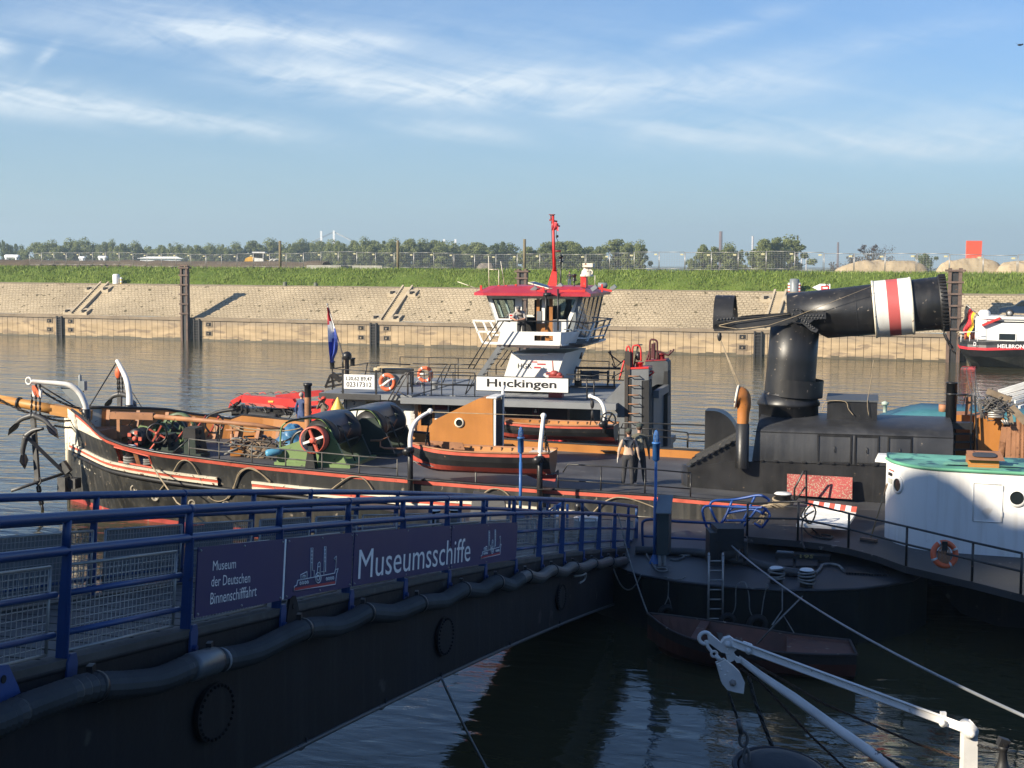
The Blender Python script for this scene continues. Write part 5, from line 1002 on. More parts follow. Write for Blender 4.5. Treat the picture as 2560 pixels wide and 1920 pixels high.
# ---------------------------------------------------------------- ochre superstructure at the right
vb=.9
mb=MB();P=PV(SF,G,[(540,985),(722,985),(722,1420),(500,1420)],vb);mb.prism(P,(0,1.2,0));ST.part('ochre_panel',mb,ochre)
P=PV(SF,G,[(730,1420),(750,1020),(850,1000),(1040,1010),(990,1420)],.1);mb=MB();mb.prism(P,(0,1.6,0));och=ST.part('slanted_house',mb,ochre)
mb=MB()
for x0,y0,x1,y1 in ((700,785,690,1420),(735,785,762,1420),(650,780,700,780)): mb.beam(v_(G(x0,y0),-.1),v_(G(x1,y1),-.1),.05,.05,(1,0,0))
for y in (1180,1265,1345): mb.beam(v_(G(510,y),-.05),v_(G(720,y),-.05),.05,.06)
mb.tube([v_(G(470,778),.2),v_(G(660,775),.2)],.03,6)
P=PV(SF,G,[(490,1065),(720,1070),(725,1140),(490,1130)],-.1);mb.prism(P,(0,.5,0));ST.part('step_frame',mb,black)
mb=MB();mb.prism(PV(SF,G,[(645,800),(700,800),(690,880),(655,985),(632,985)],.6),(0,.1,0));ST.part('ochre_bracket',mb,ochred)
mb=MB();rd=random.Random(9)
P=[((860,735),(1110,830),.16),((1110,900),(1260,1060),.2),((1085,900),(1110,1080),.14)]
for a,b,w in P: mb.beam(v_(G(*a),-.5),v_(G(*b),-.5),w,w*1.1)
ST.part('timber_beam',mb,pm('old_timber',(.20,.15,.10),.8,var=.3,vs=3))
for x0,x1,y0,y1 in ((1040,1000,1110,1420),(1090,1075,1110,1430),(1135,1130,1060,1430),(1190,1180,1010,1430),(1225,1215,1060,1430),(1020,1000,1260,1420),(1270,1260,1000,1430)):
    mb=MB();mb.beam(v_(G(x0,y0),-.4),v_(G(x1,y1),-.4),.14,.16,(1,0,0));ST.part('raker',mb,ochred)
mb=MB();mb.prism(PV(SF,G,[(1030,1190),(1090,1190),(1090,1280),(1060,1330),(1030,1300)],-.45),(0,.06,0));mb.prism(PV(SF,G,[(1140,1330),(1215,1330),(1215,1420),(1140,1420)],-.45),(0,.06,0));ST.part('ochre_plate',mb,ochred)
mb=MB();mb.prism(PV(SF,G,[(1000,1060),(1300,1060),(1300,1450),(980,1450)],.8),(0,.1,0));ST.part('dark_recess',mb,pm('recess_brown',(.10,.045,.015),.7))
mb=MB()
for k in range(26):
    c=v_(G(rd.uniform(820,1060),rd.uniform(830,990)),-.5+rd.uniform(-.15,.15));a=c;P=[]
    for i in range(7): P.append((c[0]+rd.uniform(-.28,.28),c[1]+rd.uniform(-.15,.15),c[2]+rd.uniform(-.2,.2)))
    mb.tube(smooth_path(P,4),.016,5)
for k in range(5): mb.tube([v_(G(870,915+22*k),-.62),v_(G(1040,920+22*k),-.62)],.03,6,m=1)
for k in range(9): mb.tube(smooth_path([v_(G(770+rd.uniform(-10,20),830+rd.uniform(0,80)),-.5),v_(G(760+rd.uniform(0,50),930+rd.uniform(-20,30)),-.55),v_(G(790+rd.uniform(0,60),1010+rd.uniform(-20,20)),-.5)],4),.014,5)
solo('cable_bundle','tangled bundle of grey ropes and rails lying on the ochre house','ropes',mb,[wire,galv],SF,v_(G(930,1000),-.5))
mb=MB()
for k in range(3): mb.tube([v_(G(1010+25*k,1035),-.75),v_(G(1045+20*k,1085),-.75)],.028,6)
ST.part('rail_end',mb,galv)
for k,(a,b) in enumerate((((980,740),(1260,655)),((1000,765),(1260,690)),((1060,790),(1260,735)),((1110,820),(1260,775)),((1150,850),(1260,820)),((1195,905),(1260,880)))):
    mb=MB();mb.beam(v_(G(*a),.6),v_(G(*b),.9),.07,.09);ST.part('white_spar',mb,white)
# weathered red board leaning on the casing
P=[v_(R(x,y),-2.15) for x,y in ((848,1370),(1222,1397),(1224,1275),(848,1254))];mb=MB();mb.prism([(q[0],-2.2-(.12 if i<2 else 0),q[2]) for i,q in enumerate(P)],(0,.05,0))
boardm=pm('board_red',(.34,.07,.065),.8,var=.35,vs=1.2,spot=((.38,.31,.22),.46,26))
solo('weathered_board','flaking red and buff board leaning against the black boiler casing','board',mb,boardm,SF,(P[0][0],-2.2,P[0][2]))
# steps rail by the board
mb=MB();P=[v_(R(x,y),-3.0) for x,y in ((888,1440),(890,1340),(942,1240),(958,1235),(958,1420))];mb.tube(P,.03,6);mb.tube([v_(R(895,1410),-3),v_(R(952,1330),-3)],.025,6);ST.part('grab_rail',mb,black)
q=v_(R(820,1520),-4.3);bb=v_(R(820,1362),-4.2);bollard(ST,q[0],-4.25,1.45,max(.5,bb[2]-1.48),.235,ropes=5,rm=ropem)
rb=MB();rd=random.Random(2)
for k in range(5): 
    c=(q[0]+rd.uniform(-.5,.1),-4.6,1.48+rd.uniform(0,.2));rb.tube(smooth_path([c,add3(c,(-.3,-.1,.15)),add3(c,(-.6,.1,-.0)),add3(c,(-.4,.3,.1))],5),.03,6)
solo('rope_coil','loose tan rope coil at the foot of the white topped bollard','rope',rb,ropem,SF,(q[0]-.4,-4.6,1.46))
# guard deck (sponson) round the paddle house, with its supports
zs=1.70
edge=[(1,-4.5)]+[z_(Q(x,y),zs)[:2] for x,y in ((680,312),(820,325),(960,336),(1100,352),(1240,378),(1400,420),(1560,478),(1740,520),(1925,563),(2195,632),(2400,690),(3100,890))]
inner=[(u,-4.4) for u,_ in edge];sb=MB();
top=[(u,v,zs) for u,v in edge];sb.add(top+[(edge[-1][0]+1,-4.4,zs),(edge[0][0],-4.4,zs)],[tuple(range(len(edge)+2))])
for i in range(len(edge)-1):
    a,b=edge[i],edge[i+1];sb.add([(a[0],a[1],zs),(a[0],a[1],zs-.16),(b[0],b[1],zs-.16),(b[0],b[1],zs)],[(0,1,2,3)])
sb.add([(u,v,zs-.16) for u,v in edge]+[(edge[-1][0]+1,-4.4,zs-.16),(edge[0][0],-4.4,zs-.16)],[tuple(range(len(edge)+2))[::-1]])
sp_=ST.part('guard_deck',sb,pm('guard_black',(.030,.029,.030),.5,var=.4,vs=.7,spot=((.20,.19,.18),.33,3.5)))
P=[v_(Q(x,y),-9.3) for x,y in ((1700,540),(1750,570),(1800,640),(1850,690),(2212,820),(2700,1000),(2700,560))]
mb=MB();mb.prism([(q[0],-10.2,min(q[2],zs-.17)) for q in P],(0,4,0));ST.part('paddle_sponson',mb,girder)
# guard rail
P=[(lambda q:(q[0],q[1]+.06,zs))(z_(Q(x,y),zs)) for x,y in ((680,312),(960,336),(1240,378),(1560,478),(1925,563),(2195,632))];hh=[v_(Q(680,130),P[0][1])[2]-zs,v_(Q(970,118),P[1][1])[2]-zs,v_(Q(1240,185),P[2][1])[2]-zs,v_(Q(1560,258),P[3][1])[2]-zs,v_(Q(1925,345),P[4][1])[2]-zs,v_(Q(2195,405),P[5][1])[2]-zs]
mb=MB()
for p,h in zip(P,hh): mb.tube([p,add3(p,(0,0,h))],.03,6)
for l in (1,.55): mb.tube([add3(p,(0,0,h*l)) for p,h in zip(P,hh)],.026,6)
ST.part('guard_rail',mb,black);GR=(P,hh)
# white paddle house with green roof
zb_,zt_=zs,3.72
wall=[z_(Q(x,y),zs)[:2] for x,y in ((1440,312),(1470,335),(1520,356),(1600,378),(1700,393),(1850,405),(2000,416),(2200,430),(2500,455),(3000,500))]
back=(wall[0][0]+.06,wall[0][1]+.9)
plan=[back]+wall+[(wall[-1][0],-4.5)]
zr=[zt_]*len(plan)
mb=MB();mb.sheet([[(u,v,zs-.02),(u,v,zt_)] for u,v in smooth_path([(a,b,0) for a,b in wall],4) and [(p[0],p[1]) for p in smooth_path([(a,b,0) for a,b in wall],4)]],0,1);mb.sheet([[(back[0],back[1],zs),(back[0],back[1],zt_)],[(wall[0][0],wall[0][1],zs),(wall[0][0],wall[0][1],zt_)]],0,0)
mb.sheet([[(wall[-1][0],wall[-1][1],z),(wall[-1][0],-4.5,z)] for z in (zs,zt_)],0,0);ph=ST.part('paddle_house',mb,pm('house_white',(.79,.78,.75),.45,var=.04,vs=.5,streak=((.50,.44,.36),.45),spot=((.62,.58,.52),.34,1.5),bump=.15,bs=2))
sw=[(p[0],p[1]) for p in smooth_path([(a,b,0) for a,b in wall],4)]
mb=MB();rp=[(u,v-.04,zt_+.0) for u,v in sw];bk0=z_(R(1424,1131),zt_+.05);bk1=z_(R(2212,1165),zt_+.05);mb.add([bk0]+rp+[(wall[-1][0],bk1[1]-.2,zt_+.05)],[tuple(range(len(rp)+2))]);mb.tube([(u,v-.03,zt_) for u,v in [back]+sw],.045,6,m=1);ST.part('house_roof',mb,[tealm,pm('roof_edge_green',(.12,.36,.22),.5)],ph)
def wallpt(c,x,y,z=None):
    best=None
    for (a,b) in zip(sw,sw[1:]):
        # ray against the wall segment
        d0=ray(c(x,y));o=SF.loc((0,0,H));d1=SF.loc(add3((0,0,H),d0));d=(d1[0]-o[0],d1[1]-o[1],d0[2])
        ex,ey=b[0]-a[0],b[1]-a[1];den=d[0]*ey-d[1]*ex
        if abs(den)<1e-9: continue
        t=((a[0]-o[0])*ey-(a[1]-o[1])*ex)/den;s=((a[0]-o[0])*d[1]-(a[1]-o[1])*d[0])/den
        if -.02<=s<=1.02: best=((o[0]+d[0]*t,o[1]+d[1]*t,H+d[2]*t),(ey,-ex,0))
    return best
for c,x,y,r in ((R,1487,1318,.20),(R,2172,1393,.20)):
    b=wallpt(c,x,y)
    if b:
        n=Vector(b[1]).normalized()
        if n.y>0: n=-n
        mb=MB();mb.lathe(b[0],tuple(n),[(r*.8,0),(r*1.15,0),(r*1.1,.035),(r*.8,.04)],24,0);mb.lathe(b[0],tuple(n),[(.001,.012),(r*.82,.012)],24,1);ST.part('porthole',mb,[white,glass],ph)
pts=[wallpt(R,x,y) for x,y in ((1920,1305),(2088,1318),(2085,1535),(1918,1525))]
if all(pts):
    mb=MB();n=Vector(pts[0][1]).normalized();n=-n if n.y>0 else n;q=[Vector(p[0])+n*.015 for p in pts]
    for i in range(4): mb.tube([tuple(q[i]),tuple(q[(i+1)%4])],.012,5)
    for k in (.15,.85): mb.cyl(tuple(q[1].lerp(q[2],k)+n*.0),(0,0,1),.025,.12,8)
    ST.part('service_door',mb,white,ph)
for x0,y0,x1,y1,m,nm in ((1437,1252,1455,1275,dark,'vent_grille'),(1436,1290,1458,1325,pm('notice_grey',(.55,.53,.47),.6),'notice_plate'),(1440,1228,1466,1242,red,'arrow_plate')):
    p=wallpt(R,x0+3,y0);q=wallpt(R,x1,y1)
    if p and q:
        mb=MB();mb.beam(add3(p[0],(-.03,-.02,0)),add3((q[0][0],q[0][1],p[0][2]),(-.03,-.02,0)),.03,abs(p[0][2]-q[0][2]));ST.part(nm,mb,m,ph)
q=sw[0];mb=MB();mb.hexa([(q[0]-.28,q[1]+.1,zt_-.12),(q[0],q[1],zt_-.12),(q[0],q[1]+.5,zt_-.12),(q[0]-.28,q[1]+.5,zt_-.12),(q[0]-.2,q[1]+.1,zt_+.06),(q[0],q[1],zt_+.06),(q[0],q[1]+.5,zt_+.06),(q[0]-.2,q[1]+.5,zt_+.06)]);ST.part('lamp_board',mb,white,ph)
a=z_(R(1890,1205),zt_+.05);b=z_(R(2068,1211),zt_+.05);mb=MB();u0,u1,vq=a[0],b[0],a[1];mb.bx(u0,u1,vq,vq+.9,zt_,zt_+.22);hb=ST.part('roof_hatch',mb,ochre)
zh=v_(R(1890,1120),vq+.45)[2]
mb=MB();mb.hexa([(u0-.06,vq-.14,zt_+.2),(u1+.12,vq-.14,zt_+.2),(u1+.1,vq-.06,zt_+.2),(u0-.04,vq-.06,zt_+.2),(u0-.02,vq+.4,zh),(u1+.06,vq+.4,zh),(u1+.06,vq+.5,zh),(u0-.02,vq+.5,zh)]);ST.part('hatch_lid',mb,ochred,hb)
cx=(u0+u1)/2+.02;lw=(u1-u0)*.78;P=[]
for k in range(20):
    g=2*PI*k/20;dx=math.copysign(min(1,abs(math.cos(g))**.5),math.cos(g))*lw/2;t=.52+math.copysign(abs(math.sin(g))**.6,math.sin(g))*.26
    P.append((cx+dx,vq-.14+.54*t-.012,zt_+.2+(zh-zt_-.2)*t+.012))
mb=MB();mb.prism(P,(0,-.02,.015));ST.part('hatch_window',mb,pm('hatch_glass',(.05,.05,.05),.25),hb)
mb=MB();mb.prism([(u0-.6,vq+.0,zt_+.055),(u1+.6,vq+.0,zt_+.055),(u1+.4,vq+.35,zt_+.07),(u0-.5,vq+.35,zt_+.07)],(0,0,.006));ST.part('paint_patch',mb,pm('patch_green',(.17,.40,.27),.5,var=.25,vs=3),hb)
# teal cabin roof of the boat beyond
tb=TH('teal_boat','boat with a rounded teal cabin roof, half hidden behind the black casing','boat',SF,(7,8.5,0))
a=v_(R(1360,893),8);b=v_(R(1900,865),8);mb=MB();rows=[]
for i in range(15):
    t=i/14;u=a[0]-.4+(b[0]-a[0]+2.5)*t;zz=2.45+.95*min(1,(t/.35))**.5 if t<.35 else 3.40
    rows.append([(u,7.6,2.2),(u,7.65,zz-.12),(u,8.1,zz),(u,10,zz+.05),(u,10.4,2.2)])
mb.sheet(rows,0,1);tb.part('cabin',mb,teal2);mb=MB();mb.hexa([(a[0]-3,7.2,0),(b[0]+4,7.2,0),(b[0]+4,10.8,0),(a[0]-3,10.8,0),(a[0]-3,7.2,1.2),(b[0]+4,7.2,1.4),(b[0]+4,10.8,1.4),(a[0]-3,10.8,1.2)]);tb.part('hull',mb,black)
mb=MB();q=v_(R(1412,850),8.6);mb.lathe((q[0],8.6,3.2),(0,0,1),[(.07,0),(.07,q[2]-3.25),(.13,q[2]-3.25),(.13,q[2]-3.15),(.001,q[2]-3.1)],12);tb.part('mushroom_vent',mb,pm('vent_green',(.35,.42,.36),.5))
mb=MB();q=v_(R(1745,855),8.0);mb.lathe((q[0],8.0,3.2),(0,0,1),[(.05,0),(.05,q[2]-3.5),(.15,q[2]-3.45),(.15,q[2]-3.2),(.001,q[2]-3.2)],12);tb.part('lamp_post',mb,[ochred])
# ================================================================== the push boat beyond
pv=PF.pv;pz=PF.pz
PB=TH('push_boat','grey and white push boat with a red roofed wheelhouse behind the steamer','ship',PF,(-12,4,0))
mb=MB();mb.prism([(-22.5,.2,-.8),(-3.6,.2,-.8),(-3.6,9.3,-.8),(-22.5,9.3,-.8)],(0,0,1.75));mb.bx(-22.6,-3.5,.1,9.4,.72,.98);PB.part('hull',mb,black)
mb=MB();mb.bx(-22.4,-3.7,.3,9.2,.96,1.0);PB.part('deck',mb,deckm)
RZ=3.36
def pq(c,x,y,v=0): return pv(c(x,y),v)
ua=pq(B,980,530)[0];ub=pq(B,1850,600)[0]
mb=MB();mb.prism([(ua,0,RZ-.02),(ub+.3,0,RZ-.02),(ub+.3,8.6,RZ-.02),(ua-.1,8.6,RZ-.02)],(0,0,-.22),0)
PB.part('house_roof',mb,roofg)
mb=MB();mb.bx(ua-.03,ua+2.6,-.03,-.003,RZ-.26,RZ-.03);PB.part('roof_fascia',mb,pm('fascia_dark',(.05,.05,.052),.5))
mb=MB();ue=pq(C,1655,545)[0];mb.prism([(ub-.1,-.25,RZ-.10),(ue+1.0,-.25,RZ-.10),(ue+1.0,.9,RZ-.10),(ub-.1,.9,RZ-.10)],(0,0,-.24),0);mb.bx(ub,ue+1.0,.9,8.4,RZ-.36,RZ-.06,0);PB.part('side_walk',mb,roofg)
wv=.75
def panel(pts,v,th,m,name,par=None): mb=MB();mb.prism([(q[0],v,q[2]) for q in pts],(0,th,0));return PB.part(name,mb,m,par)
uw0=pq(B,1225,600,wv)[0];uw1=pq(B,1850,600,wv)[0]
mb=MB();mb.bx(uw0,uw1+.4,wv,8,1.0,RZ-.24);hw=PB.part('deckhouse',mb,white)
P=PV(PF,VV,[(925,690),(1300,720),(1300,900),(925,900)],wv);mb=MB();x0,x1,zt=P[0][0],P[1][0],P[0][2]
for q in ((x0,x1,zt-.06,zt),(x0,x0+.06,zt-.9,zt),(x1-.06,x1,zt-.9,zt),(x0,x1,zt-.9,zt-.84)): mb.bx(q[0],q[1],wv-.05,wv,q[2],q[3],0)
mb.bx(x0+.06,x1-.06,wv-.02,wv-.005,zt-.84,zt-.06,1);PB.part('window',mb,[cream,glass],hw)
mb=MB();q=pv(VV(715,740),wv);mb.torus(q,(0,1,0),.07,.02,12,6,a0=-1.6,a1=2.2);PB.part('wall_hook',mb,grey,hw)
q=pv(VV(600,740),wv);mb=MB();mb.tube([(q[0],wv-.03,1.2),(q[0],wv-.03,RZ-.3)],.02,6);PB.part('conduit',mb,grey,hw)
q=pv(VV(465,660),wv-.1);mb=MB();mb.torus((q[0],wv-.1,q[2]),(.3,1,0),.30,.03,20,6,a0=-1.2,a1=1.9,xa=(1,0,0));PB.part('hose_loop',mb,black,hw)
# doorway with wooden door, white and deep red panels
u2=pq(C,160,600,wv)[0];u3=pq(C,300,600,wv)[0];u4=pq(C,415,600,wv)[0];u5=pq(C,880,600,wv)[0];u6=pq(C,1445,600,wv)[0]
zt=RZ-.36
mb=MB();mb.bx(uw1+.4,u6+.0,wv+.5,8,1.0,zt);h2=PB.part('aft_house',mb,dark)
mb=MB();mb.bx(uw1+.42,u2-.35,wv,wv+.5,1,zt);PB.part('white_jamb',mb,white)
mb=MB();mb.bx(u2-.02,u2+.1,wv,wv+.06,1.0,zt);mb.bx(u3-.1,u3,wv,wv+.06,1,zt);mb.bx(u2-.05,u3,wv-.04,wv+.02,1.0,2.05);PB.part('wooden_door',mb,varnish)
for z0,z1,m,nm in ((zt-.30,zt,darkred,'red_band'),(1.55,zt-.30,white,'white_wall'),(1.0,1.55,darkred,'red_skirt')):
    mb=MB();mb.bx(u3+.003,u5,wv,wv+.5,z0,z1);PB.part(nm,mb,m)
for c,x0,y0,x1,y1 in ((C,415,548,570,700),):
    a=pv(c(x0,y0),wv);b=pv(c(x1,y1),wv);mb=MB();mb.bx(a[0],b[0],wv-.05,wv-.002,b[2],a[2],0);mb.bx(a[0]+.06,b[0]-.06,wv-.06,wv-.045,b[2]+.06,a[2]-.06,1);PB.part('window',mb,[white,glass])
a=pv(C(910,540),2.2);b=pv(C(1445,700),2.2)
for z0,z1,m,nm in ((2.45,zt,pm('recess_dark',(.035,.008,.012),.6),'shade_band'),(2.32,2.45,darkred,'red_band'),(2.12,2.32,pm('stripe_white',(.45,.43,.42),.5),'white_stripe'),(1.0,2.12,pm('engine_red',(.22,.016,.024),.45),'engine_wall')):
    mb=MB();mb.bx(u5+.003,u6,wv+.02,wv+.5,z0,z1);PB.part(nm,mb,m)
q=pv(C(1172,610),wv);mb=MB();mb.bx(q[0]-.13,q[0]+.13,wv-.005,wv+.02,q[2]-.28,q[2]+.14,1);mb.lathe((q[0],wv-.01,q[2]),(0,-1,0),[(.001,0),(.10,0)],18,2);mb.sphere((q[0],wv-.02,q[2]+.03),.035,(1,.3,1),8,0);mb.bx(q[0]-.05,q[0]+.05,wv-.03,wv-.015,q[2]-.08,q[2]-.01,0);PB.part('warning_sign',mb,[white,darkred,letter])
q=pv(C(1390,620),wv-.2);mb=MB();mb.lathe((q[0],wv-.15,1.3),(0,0,1),[(.09,0),(.1,.05),(.1,.5),(.05,.62)],12);mb.tube(smooth_path([(q[0],wv-.15,1.9),(q[0]-.2,wv-.2,2.0),(q[0]-.3,wv-.2,1.7),(q[0]-.1,wv-.2,1.3)],5),.03,6);PB.part('fire_gear',mb,bred)
# number board and name board
def board(th,c,x0,y0,x1,y1,v,nm,lines,frame=True,bold=.02):
    a=pv(c(x0,y0),v);b=pv(c(x1,y1),v);w_,h_=b[0]-a[0],a[2]-b[2];mb=MB();mb.bx(a[0],b[0],v,v+.04,b[2],a[2]);o=PB.part(nm,mb,signw)
    mb=MB()
    for tx,fx0,fx1,fy0,fy1 in lines: text_mesh(tx,mb,(a[0]+w_*fx0,v,b[2]+h_*fy0),(1,0,0),(0,0,1),w_*(fx1-fx0),h_*(fy1-fy0),bold=bold,off=.008)
    PB.part('lettering',mb,letter,o);return a,b
a,b=board(PB,VV,550,248,1078,508,-.02,'number_board',[('L20,62 B9,47',.075,.92,.55,.86),('02317312',.085,.91,.14,.48)],bold=0.01)
mb=MB()
for u in (a[0]-.06,b[0]+.06): mb.bx(u-.035,u+.035,.0,.06,RZ-.03,a[2]+.2)
mb.tube([(a[0]-.6,.03,a[2]+.22),(b[0]+.9,.03,a[2]+.10)],.018,6);PB.part('board_frame',mb,black)
a,b=board(PB,C,660,316,1452,455,-.06,'name_board',[('Huckingen',.117,.875,.10,.87)],bold=.022)
mb=MB();mb.bx(a[0]-.03,b[0]+.03,-.02,.03,b[2]-.03,a[2]+.03);PB.part('board_frame',mb,dark)
# vent, flag, stern gear, rails
q=pv(VV(605,20),2.0);mb=MB();mb.lathe((q[0],2,RZ-.05),(0,0,1),[(.09,0),(.09,q[2]-RZ+.1),(.13,q[2]-RZ+.12),(.13,q[2]-RZ+.2),(.1,q[2]-RZ+.2)],14);zc_=pv(B(1250,165),2)[2];mb.sphere((q[0],2,zc_),.20,(1,1,1.0),12);mb.tube([(q[0]-.18,2,q[2]-.3),(q[0]-.2,2,zc_-.05)],.04,6);PB.part('mushroom_vent',mb,black)
def prail(pts,levels_,h,r=.02,name='railing',mat=black):
    mb=MB()
    for p in pts: mb.tube([p,add3(p,(0,0,h))],r*1.1,6)
    for l in levels_: mb.tube([add3(p,(0,0,h*l)) for p in pts],r,6)
    return PB.part(name,mb,mat)
prail([(u,.08,RZ-.02) for u in (-13.1,-12.4)],(1,.5),.95)
prail([(u,.08,RZ-.02) for u in (-12.1,-11.2,-10.3)],(1,.5),.95)
prail([(u,8.4,RZ-.02) for u in (-16.2,-14.8,-13.4,-12,-10.6,-9.2,-7.8,-6.4)],(1,.5),.95)
P=[pv(VV(x,y),v) for x,y,v in ((350,150,5),(700,95,5),(960,50,5),(1170,52,5),(1700,80,5))];mb=MB();mb.tube(P,.025,6);mb.tube([P[0],add3(P[0],(0,0,-1.2))],.03,6);mb.tube([P[2],add3(P[2],(-.2,0,-.9))],.03,6);
for p in (P[0],P[1]): mb.lathe(add3(p,(0,0,-.02)),(0,0,1),[(.10,0),(.10,.3),(.13,.3),(.13,.36),(.001,.36)],12)
PB.part('stern_rail',mb,black)
mb=MB()
for x0,y0,x1,y1 in ((320,260,230,470),(340,270,385,480),(320,260,510,245),(230,470,520,420),(330,300,520,300),(270,390,480,330)): mb.beam(pv(VV(x0,y0),3),pv(VV(x1,y1),3),.06,.09)
mb.beam(pv(VV(350,240),3),pv(VV(500,360),3),.12,.2);PB.part('stern_frame',mb,black)
mb=MB();a=pv(VV(1210,150),4);b=pv(VV(1700,300),4);mb.bx(a[0],b[0],4,4.5,RZ,a[2]);PB.part('roof_locker',mb,black);mb=MB();mb.tube([pv(VV(1130,125),3.9),pv(VV(1840,130),3.9)],.03,6);mb.lathe(pv(VV(1130,165),3.9),(1,0,0),[(.001,-.15),(.09,-.15),(.09,.15),(.001,.15)],12);PB.part('boat_hook',mb,pm('hook_pole',(.4,.32,.2),.6))
mb=MB();mb.hexa([(b[0]-.9,3.6,RZ),(b[0]+.1,3.6,RZ),(b[0]+.1,4,RZ),(b[0]-.9,4,RZ),(b[0]-.9,3.6,RZ+.5),(b[0]+.1,3.6,RZ+.5),(b[0]+.1,4,RZ+.5),(b[0]-.9,4,RZ+.5)]);PB.part('roof_box',mb,grey)
# short steel stair with hand rails
mb=MB();P0=[pv(VV(x,y),-.1) for x,y in ((1310,710),(1560,260),(1690,250))];P1=[pv(VV(x,y),-.1) for x,y in ((1400,690),(1660,220),(1720,210),(1740,560))];mb.tube(P0,.025,6);mb.tube(P1,.025,6);mb.tube([pv(VV(1400,560),-.1),pv(VV(1540,670),-.1)],.02,6);mb.tube([pv(VV(1490,540),-.1),pv(VV(1620,620),-.1)],.02,6);mb.tube([pv(VV(1660,230),-.1),pv(VV(1660,590),-.1)],.025,6);PB.part('stair_rail',mb,pm('rail_brown',(.06,.05,.045),.5))
mb=MB();q=pv(VV(2125,450),3);mb.lathe((q[0],3,RZ),(0,0,1),[(.12,0),(.12,.22),(.2,.24),(.2,.3),(.001,.32)],14);mb.tube(smooth_path([(q[0]-.55,3,RZ),(q[0]-.6,3,RZ+.25),(q[0]-.75,3,RZ+.3),(q[0]-.85,3,RZ+.15)],5),.035,6);PB.part('deck_vent',mb,roofg)
def lifebuoy(c,x,y,rx,v,fr,label,loc_light=True):
    q=fr.pv(c(x,y),v);e=fr.pv(c(x+rx,y),v);r=e[0]-q[0];t=TH('lifebuoy',label,'lifebuoy',fr,q,'orange lifebuoys')
    mb=MB();mb.torus(q,(0,1,0),r*.80,r*.21,30,10);t.part('ring',mb,lifeb)
    mb=MB()
    for k in range(4):
        a=PI/4+k*PI/2+.3;mb.torus(q,(0,1,0),r*.80,r*.225,4,10,a0=a-.10,a1=a+.10,xa=(1,0,0))
    t.part('tape_band',mb,tapem)
    mb=MB();mb.torus(q,(.02,1,0),r*1.03,r*.03,30,5);t.part('grab_line',mb,ropem)
    return t,q,r
t,q,r=lifebuoy(VV,1303,385,148,-.1,PF,'orange lifebuoy beside the number board, white light inside its ring')
mb=MB();d=Vector((.75,0,.55)).normalized();mb.lathe(add3(q,(-r*.5,-.05,-r*.35)),tuple(d),[(.001,0),(.06,.0),(.06,.32),(.03,.36),(.03,.5),(.001,.5)],10);t.part('buoy_light',mb,white)
t,q,r=lifebuoy(VV,1955,250,135,6.5,PF,'orange lifebuoy on the far roof rail of the push boat');mb=MB();mb.lathe(add3(q,(-r*.6,-.05,0)),(1,0,0),[(.001,0),(.05,0),(.05,.3),(.001,.3)],10);t.part('buoy_light',mb,white)
# flag
a=pv(F2(640,772),3.0);b=pv(F2(562,518),3.0);t=TH('flag_staff','slanting staff with a limp red, white and blue flag on the push boat','flag',PF,(a[0],3,a[2]-1));mb=MB();mb.tube([lerp(b,a,1.35),b],.028,8);mb.sphere(b,.05,n=6);t.part('staff',mb,galv)
mb=MB();n=16
for i in range(n):
    for j in range(4):
        def fp(i,j):
            s=i/n;w_=.10+.34*math.sin(PI*min(1,s*1.05))**.7*(1 if s<.8 else (1-s)*5*.7+.3)
            x=b[0]+.05+(a[0]-b[0])*s*.55-.05+w_*(j/4)*.8*(.6+s)-.18*s;return (x,3-.12*math.sin(j*1.8+s*3),b[2]-.12-s*2.35)
        m=0 if (i+j*1.2)/n<.30 else 1 if (i+j*1.2)/n<.58 else 2
        mb.add([fp(i,j),fp(i,j+1),fp(i+1,j+1),fp(i+1,j)],[(0,1,2,3)],m,1)
t.part('flag',mb,[pm('flag_red',(.50,.03,.05),.7),pm('flag_white',(.75,.75,.75),.7),pm('flag_blue',(.03,.06,.32),.7)])
# tower, stair, wheelhouse
tv=2.6
P=PV(PF,C,[(860,330),(1310,330),(1425,112),(965,105)],tv);dk=5.0
mb=MB();top=[(P[3][0],tv,P[3][2]),(P[2][0],tv,P[3][2]),(P[2][0]+.1,tv+dk-1,P[3][2]),(P[3][0]+.1,tv+dk-1,P[3][2])];bot=[(P[0][0],tv,RZ),(P[1][0],tv,RZ),(P[1][0],tv+dk-1,RZ),(P[0][0],tv+dk-1,RZ)]
mb.hexa(bot+top);tw=PB.part('tower',mb,white)
def on(c,x,y): return pv(c(x,y),tv-.012)
mb=MB();q=on(C,1018,245);r=on(C,1140,205);text_mesh('HGK',mb,q,(1,0,-.0),(0,0,1),on(C,1140,245)[0]-q[0],r[2]-q[2],bold=.006,off=0.0);PB.part('lettering',mb,letter,tw)
mb=MB()
for x0,y0,x1,y1 in ((1140,186,1185,194),(1185,204,1258,214),(1158,232,1215,244)): a=on(C,x0,y1);b=on(C,x1,y0);mb.bx(a[0],b[0],tv-.012,tv-.004,a[2],b[2])
PB.part('red_bars',mb,letr,tw)
mb=MB();a=on(C,985,118);b=on(C,1280,122);mb.tube([add3(a,(0,-.03,0)),add3(b,(0,-.03,0))],.05,8);PB.part('lamp_tube',mb,white,tw)
